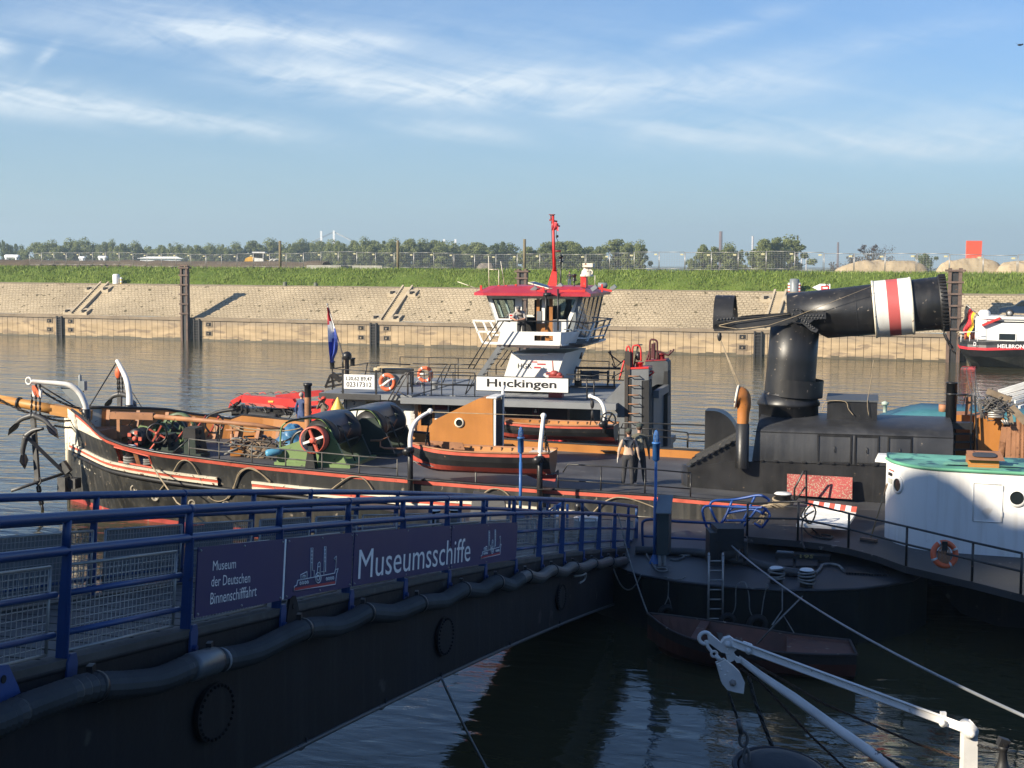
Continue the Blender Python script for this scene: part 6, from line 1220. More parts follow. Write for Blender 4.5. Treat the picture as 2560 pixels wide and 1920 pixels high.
q=pv(C(1335,290),1.2);mb=MB();mb.sphere(q,.16,(1.2,1,.8),8);mb.sphere(add3(q,(.17,0,-.05)),.13,(1.2,1,.8),8);mb.tube([add3(q,(-.05,0,.1)),pv(C(1318,180),1.2)],.025,6);mb.tube([add3(q,(-.1,0,.05)),pv(C(1262,285),1.2)],.02,6);mb.tube([add3(q,(-.1,0,-.05)),pv(C(1260,300),1.2)],.02,6);mb.bx(q[0]-.2,q[0]+.35,1.0,1.4,RZ-.05,q[2]-.08);PB.part('searchlight_winch',mb,pm('winch_red',(.35,.06,.05),.5))
# platform bulwark under the wheelhouse
v0=1.75
P=PV(PF,E,[(580,1398),(1225,1405),(1250,1370),(1240,1262),(625,1262)],v0)
zf=P[0][2];zr_=P[4][2]
mb=MB();cv=[(P[0][0],P[4][0],v0),(P[1][0]-.4,P[3][0]-.4,v0),(P[1][0]+.05,P[3][0]+.2,v0+.25),(P[1][0]+.5,P[3][0]+.7,v0+1.0)]
o0,o1=pv(E(965,1305),v0),pv(E(1235,1365),v0)
u=[P[0][0],o0[0],o1[0],P[1][0]+.02]
zs_=[zf,o1[2],o0[2],zr_]
def edge_u(k,z): t=(z-zf)/(zr_-zf);return P[0][0]+(P[4][0]-P[0][0])*t if k==0 else P[1][0]+(P[3][0]-P[1][0])*t if k==3 else u[k]
for k in range(3):
    for l in range(3):
        if k==1 and l==1: continue
        mb.hexa([(edge_u(k,zs_[l]),v0,zs_[l]),(edge_u(k+1,zs_[l]),v0,zs_[l]),(edge_u(k+1,zs_[l]),v0+.06,zs_[l]),(edge_u(k,zs_[l]),v0+.06,zs_[l]),(edge_u(k,zs_[l+1]),v0,zs_[l+1]),(edge_u(k+1,zs_[l+1]),v0,zs_[l+1]),(edge_u(k+1,zs_[l+1]),v0+.06,zs_[l+1]),(edge_u(k,zs_[l+1]),v0+.06,zs_[l+1])])
mb.hexa([(P[1][0],v0,zf),(P[1][0]+.45,v0+.9,zf),(P[1][0]+.42,v0+.95,zf),(P[1][0],v0+.06,zf),(P[3][0],v0,zr_),(P[3][0]+.6,v0+.9,zr_),(P[3][0]+.55,v0+.95,zr_),(P[3][0],v0+.06,zr_)])
plb=PB.part('platform_bulwark',mb,white)
mb=MB();mb.prism([(P[0][0]-.0,v0+.01,zf-.01),(P[1][0],v0+.01,zf-.01),(P[1][0]+.7,v0+1,zf-.01),(P[1][0]+.7,v0+5.5,zf-.01),(P[0][0],v0+5.5,zf-.01)],(0,0,-.10));PB.part('platform',mb,pm('underside_brown',(.06,.045,.045),.6))
mb=MB();mb.lathe((o0[0]+.25,v0+.5,zf),(0,0,1),[(.09,0),(.09,o0[2]-zf-.05),(.001,o0[2]-zf-.05)],12);PB.part('platform_bollard',mb,black)
# wheelhouse shell: near wall with two windows and a door
nv=2.6;ztp=pv(E(700,900),nv)[2];zsl=pv(E(700,1140),nv)[2];zfl=zf
def wu(x,y): q=pv(E(x,y),nv);return q
L0,L1=wu(475,900),wu(600,1270);R0,R1=wu(1445,900),wu(1300,1240)
dep=4.3
def side_u(z,which):
    a,b=(L0,L1) if which==0 else (R0,R1);return a[0]+(b[0]-a[0])*(ztp-z)/(ztp-a[2]+a[2]-b[2])
def wallstrip(mb,fx0,fx1,z0,z1,v=nv,th=.07,m=0):
    def uu(f,z):
        l,r=side_u(z,0),side_u(z,1);return f(z,l,r) if callable(f) else f
    mb.hexa([(uu(fx0,z0),v,z0),(uu(fx1,z0),v,z0),(uu(fx1,z0),v+th,z0),(uu(fx0,z0),v+th,z0),(uu(fx0,z1),v,z1),(uu(fx1,z1),v,z1),(uu(fx1,z1),v+th,z1),(uu(fx0,z1),v+th,z1)],m)
Lf=lambda z,l,r:l;Rf=lambda z,l,r:r
zw0,zw1=wu(640,1130)[2],wu(640,930)[2]
ud0=wu(838,1000)[0];ud1=wu(990,1000)[0];ud2=wu(1155,1000)[0];ud3=wu(1205,1000)[0];ua1=wu(768,1000)[0]
mb=MB()
wallstrip(mb,Lf,ud0,zfl,zw0);wallstrip(mb,Lf,ud0,zw1,ztp);wallstrip(mb,Lf,lambda z,l,r:l+.20,zw0,zw1);wallstrip(mb,ua1,ud0,zw0,zw1)
wallstrip(mb,ud2+.0,Rf,zfl,zw0-.02);wallstrip(mb,ud0,Rf,zw1+.02,ztp);wallstrip(mb,lambda z,l,r:r-.16,Rf,zw0-.02,zw1+.02)
for v in (nv+dep,): wallstrip(mb,Lf,Rf,zfl,zw0,v);wallstrip(mb,Lf,Rf,zw1,ztp,v);wallstrip(mb,Lf,lambda z,l,r:l+.2,zw0,zw1,v);wallstrip(mb,lambda z,l,r:r-.2,Rf,zw0,zw1,v);wallstrip(mb,-9.2,-8.8,zw0,zw1,v)
# aft end wall (left)
for z0,z1 in ((zfl,zw0),(zw1,ztp)):
    mb.hexa([(side_u(z0,0),nv,z0),(side_u(z0,0)+.07,nv,z0),(side_u(z0,0)+.07,nv+dep,z0),(side_u(z0,0),nv+dep,z0),(side_u(z1,0),nv,z1),(side_u(z1,0)+.07,nv,z1),(side_u(z1,0)+.07,nv+dep,z1),(side_u(z1,0),nv+dep,z1)])
for vv in (nv,nv+1.3,nv+2.6,nv+dep-.2):
    mb.hexa([(side_u(zw0,0),vv,zw0),(side_u(zw0,0)+.07,vv,zw0),(side_u(zw0,0)+.07,vv+.2,zw0),(side_u(zw0,0),vv+.2,zw0),(side_u(zw1,0),vv,zw1),(side_u(zw1,0)+.07,vv,zw1),(side_u(zw1,0)+.07,vv+.2,zw1),(side_u(zw1,0),vv+.2,zw1)])
whs=PB.part('wheelhouse_wall',mb,white)
mb=MB();wallstrip(mb,lambda z,l,r:l+.20,ua1,zw0,zw1,nv+.02,.012);wo=PB.part('window',mb,pane)
mb=MB();wallstrip(mb,lambda z,l,r:l+.20,lambda z,l,r:l+.25,zw0,zw1,nv-.01,.05);wallstrip(mb,ua1-.05,ua1,zw0,zw1,nv-.01,.05);wallstrip(mb,lambda z,l,r:l+.2,ua1,zw0,zw0+.05,nv-.01,.05);wallstrip(mb,lambda z,l,r:l+.2,ua1,zw1-.05,zw1,nv-.01,.05);PB.part('window_frame',mb,letter,wo)
mb=MB();wallstrip(mb,ud2+.02,lambda z,l,r:r-.16,zw0-.02,zw1+.02,nv+.02,.012);PB.part('window',mb,pane)
mb=MB()
for a,b in ((wu(990,1000)[0],wu(1020,1000)[0]),(wu(1120,1000)[0],ud2)): wallstrip(mb,a,b,zfl+.02,zw1+.02,nv-.02,.06)
wallstrip(mb,wu(990,1000)[0],ud2,zfl+.02,zfl+.85,nv-.005,.04);PB.part('cabin_door',mb,varnish)
mb=MB();wallstrip(mb,wu(1040,1000)[0],wu(1072,1000)[0],zfl+.85,zw1,nv+.05,.03);PB.part('door_post',mb,white)
mb=MB();wallstrip(mb,ud0,ud0+.02,zfl,zw1,nv+.02,.04);wallstrip(mb,ud0+.18,ud0+.2,zfl+.9,zw1,nv+.05,.03);PB.part('sliding_frame',mb,grey)
mb=MB();mb.bx(side_u(zfl+.1,0)+.15,side_u(zfl+.1,1)-.1,nv+1.6,nv+2.7,zfl,zfl+1.0);mb.bx(-8.2,-7.7,nv+1,nv+1.5,zfl+.4,zw0+.5);mb.bx(-8.15,-7.95,nv+.9,nv+1.4,zfl,zfl+1.25);mb.bx(-8.95,-8.70,nv+2,nv+3.5,zfl,ztp-.2);mb.lathe((-7.3,nv+1.2,zfl+.2),(0,0,1),[(.24,0),(.26,.6),(.22,1.0),(.1,1.4),(.13,1.5),(.13,1.62),(.001,1.7)],12);PB.part('wheelhouse_console',mb,dark)
# bow windows, raking outward at the right
fr0=[(R0[0],nv,ztp),(pv(E(1632,890),nv+dep)[0]+.15,nv+dep,ztp)];fr1=[(R1[0],nv,zfl-.1),(R1[0]+.25,nv+dep,zfl-.1)]
mb=MB();n=5
for k in range(n+1):
    t=k/n;mb.beam(lerp(fr0[0],fr0[1],t),lerp(fr1[0],fr1[1],t),.07 if k else .16,.07 if k else .16,(0,1,0))
mb.beam(fr0[0],fr0[1],.1,.12);mb.beam(lerp(fr0[0],fr1[0],.97),lerp(fr0[1],fr1[1],.97),.08,.08);mb.beam(lerp(fr0[0],fr1[0],.62),lerp(fr0[1],fr1[1],.62),.03,.04)
PB.part('bow_window_frame',mb,mgrey)
mb=MB();mb.add([fr0[0],fr0[1],fr1[1],fr1[0]],[(0,1,2,3)]);PB.part('bow_window',mb,pane)
# roof
P=PV(PF,E,[(322,890),(1540,897)],1.9);zr0=P[0][2];x0,x1=P[0][0],P[1][0];x2=pv(E(1765,872),nv+dep+.6)[0];x3=x0-.0
rim=[(x0,2.3,zr0),(x0+.5,1.9,zr0),(x1,1.9,zr0),(x2,nv+dep+.2,zr0),(x2-.3,nv+dep+.9,zr0),(x0+.5,nv+dep+.9,zr0),(x0,nv+dep+.4,zr0)]
cxr=sum(p[0] for p in rim)/7;cyr=sum(p[1] for p in rim)/7
inn=[(cxr+(p[0]-cxr)*.78,cyr+(p[1]-cyr)*.72,zr0+.36) for p in rim]
mb=MB();mb.sheet([[(p[0],p[1],zr0-.02) for p in rim],[(p[0],p[1],zr0+.09) for p in rim],inn],0,0,True);mb.add(inn,[tuple(range(7))]);mb.add([(p[0],p[1],zr0-.02) for p in rim],[tuple(range(7))[::-1]],1);rf=PB.part('wheelhouse_roof',mb,[pm('roof_red',(.42,.03,.045),.38,var=.1,vs=1.5),white])
ztr=zr0+.36
# mast
def rp(c,x,y,v=4.6): return pv(c(x,y),v)
mb=MB();P=[rp(E,x,y) for x,y in ((1100,790),(1195,810),(1193,640),(1178,595),(1160,600))];mb.prism(P,(0,.16,0));mb.tube([rp(E,1172,640),rp(E,1165,400),rp(E,1158,68)],[.075,.06,.05],8);mst=PB.part('mast',mb,bred)
mb=MB();mb.tube([rp(E,1120,122),rp(E,1200,138)],.035,6);mb.tube([rp(E,1165,185),rp(E,1228,185)],.035,6);mb.tube([rp(E,1165,442),rp(E,1238,442)],.04,6);mb.tube([rp(E,1135,70),rp(E,1138,120)],.03,6);mb.bx(rp(E,1120,0)[0],rp(E,1175,0)[0],4.5,4.7,rp(E,1150,72)[2],rp(E,1150,64)[2]);PB.part('mast_yard',mb,pm('mast_dark_red',(.2,.03,.03),.5),mst)
mb=MB();mb.tube([rp(E,1138,120),rp(E,1145,300),rp(E,1152,590)],.012,5);mb.tube([rp(E,1195,140),rp(E,1190,300),rp(E,1210,350)],.012,5);mb.sphere(rp(E,1200,290),.06,n=6);PB.part('halyard',mb,steel,mst)
mb=MB();n=6;P=[[rp(E,1165+12*j,140+16*i+6*math.sin(j*2.2)+4*j,4.5+.05*math.sin(i+j*1.7)) for j in range(5)] for i in range(n)];mb.sheet(P);
mb.sheet([[rp(E,1142+5*j,140+18*i,4.55+.04*math.sin(i+j)) for j in range(3)] for i in range(6)]);PB.part('pennant',mb,pm('pennant_red',(.45,.05,.06),.8,spot=((.5,.45,.42),.38,6)),mst)
# radar, stand, antennas, panel, lamps
q=rp(E,1500,700,3.8);mb=MB();mb.bx(rp(E,1456,0,3.8)[0],rp(E,1512,0,3.8)[0],3.6,4.0,zr0+.2,q[2]);PB.part('radar_stand',mb,bred)
mb=MB();h=rp(E,1500,600,3.8)[2]-q[2];mb.lathe((rp(E,1508,0,3.8)[0],3.8,q[2]),(0,0,1),[(.28,0),(.28,.06),(.25,.1),(.24,h*.45),(.14,h*.8),(.12,h),(.001,h)],18);mb.box((rp(E,1528,0,3.8)[0],3.8,q[2]+h+.06),(.42,.5,.16));mb.torus((rp(E,1550,0,3.8)[0],3.7,q[2]+h*.4),(0,1,0),.1,.03,12,6);PB.part('radar',mb,cream)
mb=MB()
for x0,y0,x1,y1,v in ((180,755,395,830,3),(497,490,503,830,3),(602,630,602,830,3.2),(602,632,505,628,3.2),(622,545,660,800,3.5),(1588,690,1586,790,5)): mb.tube([rp(E,x0,y0,v),rp(E,x1,y1,v)],.014,5)
PB.part('whip_antenna',mb,cream)
mb=MB()
for x,y0,y1,v in ((418,793,855,2.6),(598,790,830,3),(675,790,830,3.4),(775,780,830,3.2)): q=rp(E,x,y1,v);mb.bx(q[0]-.04,q[0]+.04,v,v+.1,q[2],rp(E,x,y0,v)[2])
PB.part('antenna_foot',mb,bred)
mb=MB();P=[rp(E,x,y,v) for x,y,v in ((900,770,3.0),(1130,833,2.4),(1210,828,2.9),(965,758,3.5))];mb.prism(P,(0,0,.03),0);mb.prism([lerp(P[0],P[2],.06),lerp(P[1],P[3],.06),lerp(P[2],P[0],.06),lerp(P[3],P[1],.06)],(0,0,.035),1);PB.part('solar_panel',mb,[cream,pm('solar_cell',(.02,.025,.04),.2)])
mb=MB()
for x,y0,y1,v in ((1235,545,830,3.0),(1374,735,820,4)): q=rp(E,x,y1,v);z=rp(E,x,y0,v)[2];mb.tube([(q[0],v,zr0+.1),(q[0],v,z)],.03,6);mb.lathe((q[0],v,z-.05),(0,0,1),[(.1,0),(.1,.06),(.075,.08),(.075,.2),(.1,.22),(.1,.28),(.03,.3)],12)
PB.part('nav_lamp',mb,black)
mb=MB()
for x,y,v in ((1580,820,2.2),(1775,815,6),(965,830,2.4),(1225,800,3)): q=rp(E,x,y,v);mb.box(q,(.25,.2,.16),((.8,0,.6),(0,1,0),(-.6,0,.8)))
q=rp(E,1670,793,5);mb.lathe(q,(1,0,0),[(.001,-.2),(.12,-.2),(.12,.15),(.001,.2)],12);PB.part('floodlight',mb,mgrey)
mb=MB();
for x0,y0,x1,y1 in ((1000,850,1060,840),(1060,810,1060,860),(1230,850,1480,850),(1480,830,1480,880),(1320,830,1320,870),(1660,780,1660,860),(1620,820,1760,850)): mb.beam(rp(E,x0,y0,2.2),rp(E,x1,y1,2.2),.07,.08)
PB.part('roof_bracket',mb,bred)
# posts and rails in front of the wheelhouse
mb=MB()
for x,y0,y1 in ((1085,840,1250),(1208,830,1255)): mb.tube([pv(E(x,y1),1.85),pv(E(x,y0),1.85)],.035,8)
P=[pv(E(x,y),1.8) for x,y in ((585,1158),(660,1155),(980,1160),(1340,1160),(1520,1180))];mb.tube(P,.028,6);PB.part('platform_rail',mb,black)
mb=MB();q=pv(E(1108,890),1.85);mb.lathe((q[0],1.7,q[2]),(0,0,1),[(.001,.1),(.16,.08),(.18,-.05),(.001,-.06)],14);PB.part('horn',mb,black)
mb=MB();P=[pv(E(x,y),2.2) for x,y in ((730,1048),(672,1130))];mb.tube(P,.02,6);q=pv(E(1018,1120),1.95);mb.bx(q[0]-.1,q[0]+.1,1.9,2.05,q[2]-.25,q[2]+.25);PB.part('wiper_box',mb,grey)
q=pv(E(732,1113),2.5);mb=MB();mb.bx(q[0]-.1,q[0]+.1,2.48,2.52,q[2]-.12,q[2]+.12,0);mb.bx(q[0]-.05,q[0]+.05,2.46,2.48,q[2]-.09,q[2]-.03,1);mb.bx(q[0]-.07,q[0]+.07,2.46,2.48,q[2]+.02,q[2]+.09,1);PB.part('red_notice',mb,[white,bred])
# white outrigger rails left and right
mb=MB();V=3.4
for a,b in (((335,1152),(560,1158)),((375,1265),(580,1268)),((440,1375),(580,1385)),((340,1155),(435,1375)),((440,1160),(520,1350)),((510,1155),(560,1250)),((540,1300),(600,1300))): mb.beam(pv(E(*a),V),pv(E(*b),V),.05,.07)
mb.prism([pv(E(x,y),v) for x,y,v in ((440,1378,2.8),(600,1385,2.8),(600,1372,4.2),(430,1368,4.2))],(0,0,-.06));PB.part('side_rail',mb,white)
mb=MB()
def q2(x,y): return pv(E(x,y),1.9+(x-1250)/500*3.6)
for a,b,w_ in (((1250,1320),(1480,1335),.06),((1480,1335),(1690,1300),.05),((1270,1242),(1530,1255),.05),((1530,1255),(1740,1195),.05),((1235,1402),(1480,1400),.09),((1480,1400),(1690,1345),.08),((1575,1180),(1490,1392),.08)): mb.beam(q2(*a),q2(*b),w_,w_)
PB.part('bow_rail',mb,white)
mb=MB()
for a,b in (((1560,1120),(1765,1133)),((1520,1180),(1765,1133)),((1620,1165),(1545,1380)),((1690,1150),(1615,1365)),((1750,1135),(1660,1355))): mb.beam(q2(*a),q2(*b),.045,.05)
PB.part('bow_rail_post',mb,grey)
mb=MB();mb.prism([pv(E(x,y),v) for x,y,v in ((1290,1385,2.2),(1500,1390,2.6),(1690,1335,5.5),(1500,1335,6))],(0,0,-.05));PB.part('bow_platform',mb,pm('grating_dark',(.04,.04,.045),.6))
# stair to the wheelhouse
a0,a1=pv(C(860,60),.55),pv(C(680,320),.55);mb=MB();mb.beam(a0,a1,.04,.17);mb.beam(add3(a0,(0,.6,0)),add3(a1,(0,.6,0)),.04,.12)
sta=PB.part('stair_stringer',mb,grey);mb=MB()
for k in range(6): c=lerp(a0,a1,(k+.5)/6);mb.bx(c[0]-.05,c[0]+.13,0.55,1.15,c[2]-.015,c[2]+.015)
PB.part('stair_tread',mb,steel,sta)
mb=MB()
for pts,v in (([(600,1158),(440,1390),(290,1640)],1.2),([(650,1160),(490,1400),(340,1650)],1.2),([(670,1158),(720,1165)],1.2)): mb.tube([pv(E(x,y),v) for x,y in pts],.025,6)
for c,pts in ((C,[(610,310),(565,470)]),(C,[(655,300),(600,420)]),(C,[(565,470),(640,370)]),(C,[(110,205),(410,210)]),(C,[(320,360),(400,215),(440,210),(370,370)]),(C,[(475,210),(475,370)]),(C,[(440,210),(650,215)]),(C,[(930,85),(830,220)]),(C,[(970,90),(870,230)]),(C,[(830,220),(830,300)])): mb.tube([pv(c(x,y),1.4) for x,y in pts],.022,6)
PB.part('hand_rail',mb,black)
mb=MB();P=[pv(C(x,y),.1) for x,y in ((0,345),(50,285),(90,280),(105,470))];mb.tube(P,.022,6)
for x in (360,):
    mb.tube([pv(C(x,300),.1),pv(C(x,475),.1)],.022,6)
mb.tube([pv(C(90,300),.1),pv(C(650,310),.1)],.02,6);mb.tube([pv(C(100,385),.1),pv(C(640,395),.1)],.016,6);PB.part('roof_edge_rail',mb,black)
# bow side: rails over the push deck, dark gallery, push knees
mb=MB();V=.3
for pts,r in (([(220,705),(1000,722)],.02),([(230,820),(880,825)],.02),([(480,690),(485,990)],.028),([(580,735),(582,960)],.028),([(200,640),(560,665),(620,645),(870,660),(1000,590)],.02)): mb.tube([pv(K(x,y),V) for x,y in pts],r,6)
PB.part('bow_deck_rail',mb,black)
mb=MB();V=6
mb.tube([pv(K(220,548),V),pv(K(950,560),V)],.05,6)
for x0,y0,x1,y1 in ((320,560,320,800),(400,580,400,800),(540,590,545,700),(770,590,770,800),(860,600,860,800),(330,640,640,640),(340,350,330,560),(250,520,330,450),(640,620,760,620)): mb.tube([pv(K(x0,y0),V),pv(K(x1,y1),V)],.035,6)
mb.beam(pv(K(340,375),V),pv(K(415,380),V),.2,.28);mb.beam(pv(K(330,760),V),pv(K(385,760),V),.15,.22);mb.beam(pv(K(260,840),V),pv(K(880,840),V),.3,.3);PB.part('far_gallery',mb,black)
mb=MB();P=PV(PF,K,[(410,590),(648,590),(648,730),(410,730)],6.3);mb.prism(P,(0,.06,0));PB.part('gallery_plate',mb,grey)
mb=MB()
for pts in ([(780,330),(820,380),(950,480),(1010,430)],[(800,310),(820,380)],[(820,380),(880,545),(1000,440)],[(830,490),(850,530),(880,545)],[(830,700),(860,640)]): mb.tube([pv(K(x,y),5) for x,y in pts],.03,6)
PB.part('boom_crutch',mb,pm('crutch_dark',(.05,.03,.028),.5))
def knee(pts,x0,x1,y0,ytop,v,th,ladder,red=True):
    k=MB();k.prism(PV(PF,K,pts,v),(0,th,0));o=PB.part('push_knee',k,grey if v<1 else pm('knee_dark',(.06,.065,.07),.55));return o
kv=.25
k1=knee([(738,1000),(1000,720),(1000,690),(1075,560),(1300,555),(1335,560),(1335,720),(1240,730),(1240,1640),(850,1640),(905,1180)],0,0,0,0,kv,1.0,True)
mb=MB();mb.prism(PV(PF,K,[(1005,330),(1080,330),(1080,680),(1050,690),(1050,1640),(1000,1640)],kv-.05),(0,.4,0));PB.part('knee_timber',mb,pm('timber_black',(.035,.028,.024),.7,spot=(RUST,.4,4)),k1)
mb=MB();mb.prism(PV(PF,K,[(1050,700),(1095,700),(1090,1640),(1045,1640)],kv-.02),(0,.3,0));mb.prism(PV(PF,K,[(1250,725),(1340,725),(1340,1640),(1250,1640)],kv-.02),(0,.8,0));PB.part('knee_rubber',mb,rubber,k1)
for y in (795,925,1050,1180,1300,665):
    a=pv(K(1070,y-5),kv-.02);b=pv(K(1205,y+15),kv-.02);mb=MB();mb.tube([a,add3(a,(0,-.18,.0)),add3((b[0],a[1],a[2]),(0,-.18,0)),(b[0],a[1],a[2])],.022,6);PB.part('rung',mb,ochred,k1)
mb=MB();mb.prism(PV(PF,K,[(1080,545),(1330,540),(1335,562),(1080,570)],kv-.03),(0,1.06,0));
q=pv(K(1208,470),kv+.4);q2_=pv(K(1208,560),kv+.4);mb.lathe((q[0],kv+.4,q2_[2]),(0,0,1),[(.14,0),(.14,q[2]-q2_[2]-.05),(.18,q[2]-q2_[2]-.05),(.18,q[2]-q2_[2]),(.001,q[2]-q2_[2])],14)
for pts in ([(1112,550),(1115,280),(1150,242),(1200,245),(1228,300),(1232,460)],[(1030,320),(1035,270),(1060,255),(1078,290),(1078,340)],[(930,720),(1000,450)],[(1355,600),(1410,605),(1335,670)]): mb.tube(smooth_path([pv(K(x,y),kv+.2) for x,y in pts],4),.035,6)
PB.part('red_knee_top',mb,bred,k1)
mb=MB();mb.sphere(pv(K(1195,390),kv+.3),.14,(.9,.8,1.2),8);mb.tube([pv(K(1130,540),kv+.3),pv(K(1185,255),kv+.3)],.03,6);mb.bx(pv(K(1155,0),kv)[0],pv(K(1228,0),kv)[0],kv+.2,kv+.5,pv(K(1190,245),kv)[2],pv(K(1190,232),kv)[2]);PB.part('knee_lamp',mb,black,k1)
k2v=4.2
k2=knee([(1285,460),(1560,445),(1600,470),(1600,610),(1600,1640),(1340,1640),(1340,900),(1300,600)],0,0,0,0,k2v,1.0,False)
mb=MB();mb.prism(PV(PF,K,[(1550,600),(1603,595),(1590,1640),(1520,1640),(1520,1000)],k2v-.03),(0,.8,0));mb.prism(PV(PF,K,[(1345,860),(1490,845),(1510,900),(1380,1000),(1345,960)],k2v-.4),(0,.4,0));PB.part('knee_rubber',mb,rubber,k2)
mb=MB()
for pts in ([(1355,445),(1355,190),(1395,160),(1440,175),(1455,220),(1455,440)],[(1310,450),(1360,280)],[(1420,200),(1420,430)],[(1420,320),(1500,330),(1610,375),(1640,305)],[(1615,370),(1690,295)],): mb.tube(smooth_path([pv(K(x,y),k2v+.2) for x,y in pts],4),.04,6)
mb.bx(pv(K(1370,0),k2v)[0],pv(K(1415,0),k2v)[0],k2v+.1,k2v+.3,pv(K(1390,420),k2v)[2],pv(K(1390,220),k2v)[2]);PB.part('knee_gantry',mb,pm('gantry_dark',(.09,.02,.022),.5),k2)
q=pv(K(1515,350),k2v+.4);q2_=pv(K(1515,440),k2v+.4);mb=MB();mb.lathe((q[0],k2v+.4,q2_[2]),(0,0,1),[(.13,0),(.13,q[2]-q2_[2]-.05),(.19,q[2]-q2_[2]-.05),(.19,q[2]-q2_[2]),(.001,q[2]-q2_[2])],14);mb.prism(PV(PF,K,[(1290,450),(1570,435),(1575,447),(1290,462)],k2v-.03),(0,1.05,0));PB.part('red_knee_top',mb,pm('knee_red',(.28,.025,.03),.5),k2)
mb=MB();a=pv(K(1340,840),2);mb.bx(a[0]-.0,a[0]+.5,1.3,k2v,a[2]-.3,a[2]);mb.bx(a[0],a[0]+.3,1.3,k2v,1.0,a[2]);PB.part('knee_brace',mb,grey)
# the folded red crane on the after deck
V=1.6
def cr(c,pts,m,nm,th=.3,par=None,v=V): mb=MB();mb.prism(PV(PF,c,pts,v),(0,th,0));return PB.part(nm,mb,m,par)
cran=cr(B,[(170,565),(700,605),(720,640),(960,628),(960,665),(700,690),(180,640)],bred,'crane_boom',.32)
cr(B,[(45,690),(70,620),(165,570),(190,580),(120,665),(60,705)],bred,'crane_head',.36,cran)
cr(B,[(525,565),(960,515),(1000,522),(995,570),(760,600),(530,598)],pm('boom_red',(.42,.03,.03),.4),'crane_jib',.3,cran,V+.7)
cr(B,[(215,640),(600,672),(660,700),(600,700),(215,665)],pm('jib_faded',(.50,.10,.08),.55),'crane_arm',.22,cran,V-.1)
cr(B,[(960,600),(985,560),(1040,548),(1115,552),(1125,600),(1100,640),(1110,780),(1030,780),(1020,640)],bred,'crane_column',.5,cran,V+.3)
cr(B,[(880,680),(960,690),(1050,740),(1040,860),(890,840)],bred,'crane_base',.5,cran,V+.2)
cr(B,[(450,622),(505,622),(503,640),(452,640)],yellow,'crane_plate',.02,cran,V-.03)
mb=MB();rd=random.Random(31)
mb.prism(PV(PF,B,[(60,690),(190,670),(200,700),(700,700),(720,740),(500,800),(200,800),(80,760)],V+.1),(0,.6,0));
for x0,y0,x1,y1 in ((60,700,140,640),(180,660,190,800),(425,680,420,830),(80,765,560,770),(330,740,700,760),(420,830,560,740),(600,700,640,760)): mb.beam(pv(B(x0,y0),V-.1),pv(B(x1,y1),V-.1),.07,.09)
for k in range(12):
    x=rd.uniform(60,700);y=rd.uniform(620,780);mb.tube(smooth_path([pv(B(x,y),V-.15),pv(B(x+rd.uniform(10,60),y+rd.uniform(10,50)),V-.25),pv(B(x+rd.uniform(-20,70),y+rd.uniform(30,90)),V-.15)],4),.022,5)
PB.part('crane_frame',mb,black,cran)
mb=MB()
for k in range(10): x=120+80*k;mb.tube([pv(B(x,560-k*3),V+.1),pv(B(x+40,545-k*3),V+.2),pv(B(x+70,562-k*3),V+.1)],.018,5,m=k%2)
PB.part('crane_hose',mb,[black,bred],cran)
mb=MB();P=[pv(W(x,y),1.2) for x,y in ((1270,470),(1360,430),(1500,380),(1700,350))];mb.tube(smooth_path(P,5),.075,8);PB.part('suction_pipe',mb,steel)
q0,q1=pv(B(220,810),1.2),pv(B(520,810),1.2);mb=MB();mb.lathe((q0[0],1.6,q0[2]-.05),(1,0,0),[(.001,0),(.3,0),(.34,.1),(.34,q1[0]-q0[0]-.1),(.3,q1[0]-q0[0]),(.001,q1[0]-q0[0])],18);PB.part('deck_tank',mb,pm('tank_dark',(.05,.05,.05),.5))
for x,y in ((35,810),(240,832),(450,857)):
    q=pv(B(x,y),-.5);mb=MB();mb.lathe(add3(q,(-.16,0,0)),(1,0,0),[(.001,0),(.10,0),(.12,.05),(.12,.24),(.08,.26),(.08,.36),(.05,.38),(.001,.40)],14);mb.bx(q[0]-.17,q[0]+.2,q[1]-.12,q[1]+.12,q[2]-.2,q[2]-.08);mb.bx(q[0]-.02,q[0]+.06,q[1]-.14,q[1]-.1,q[2]-.04,q[2]+.06,1);PB.part('capstan_motor',mb,[pm('motor_grey%d'%x,(.38,.41,.43),.4),yellow])
a=pv(B(85,960),-.3);b=pv(B(515,985),-.3);mb=MB();mb.bx(a[0],b[0],-.3,-.1,b[2]-.05,a[2]+.02);PB.part('red_coaming',mb,bred)
for x in (215,375):
    q=pv(B(x,985),-.15);h=pv(B(x,895),-.15)[2]-q[2];mb=MB();mb.lathe((q[0],-.15,q[2]-.2),(0,0,1),[(.13,0),(.13,h+.12),(.15,h+.12)],14,0);mb.lathe((q[0],-.15,q[2]-.2+h+.12),(0,0,1),[(.17,0),(.17,.05),(.001,.07)],14,1);PB.part('deck_bollard',mb,[black,white])
# yellow double cone
q=pv(B(1165,700),-1.2);z1=pv(B(1160,585),-1.2)[2];z0=pv(B(1165,770),-1.2)[2];r=pv(B(1232,715),-1.2)[0]-q[0];mb=MB();mb.lathe((q[0],-1.2,0),(0,0,1),[(.02,z1),(r,q[2]-.03),(r,q[2]-.06),(r*.55,z0-.15),(.001,z0-.15)],30)
solo('day_mark','yellow double cone day mark standing behind the winch cover','day mark',mb,yellow,PF,(q[0],-1.2,z0-.15))
mb=MB();mb.tube([(q[0],-1.2,1),(q[0],-1.2,z0-.1)],.04,8);PB.part('mark_post',mb,steel)
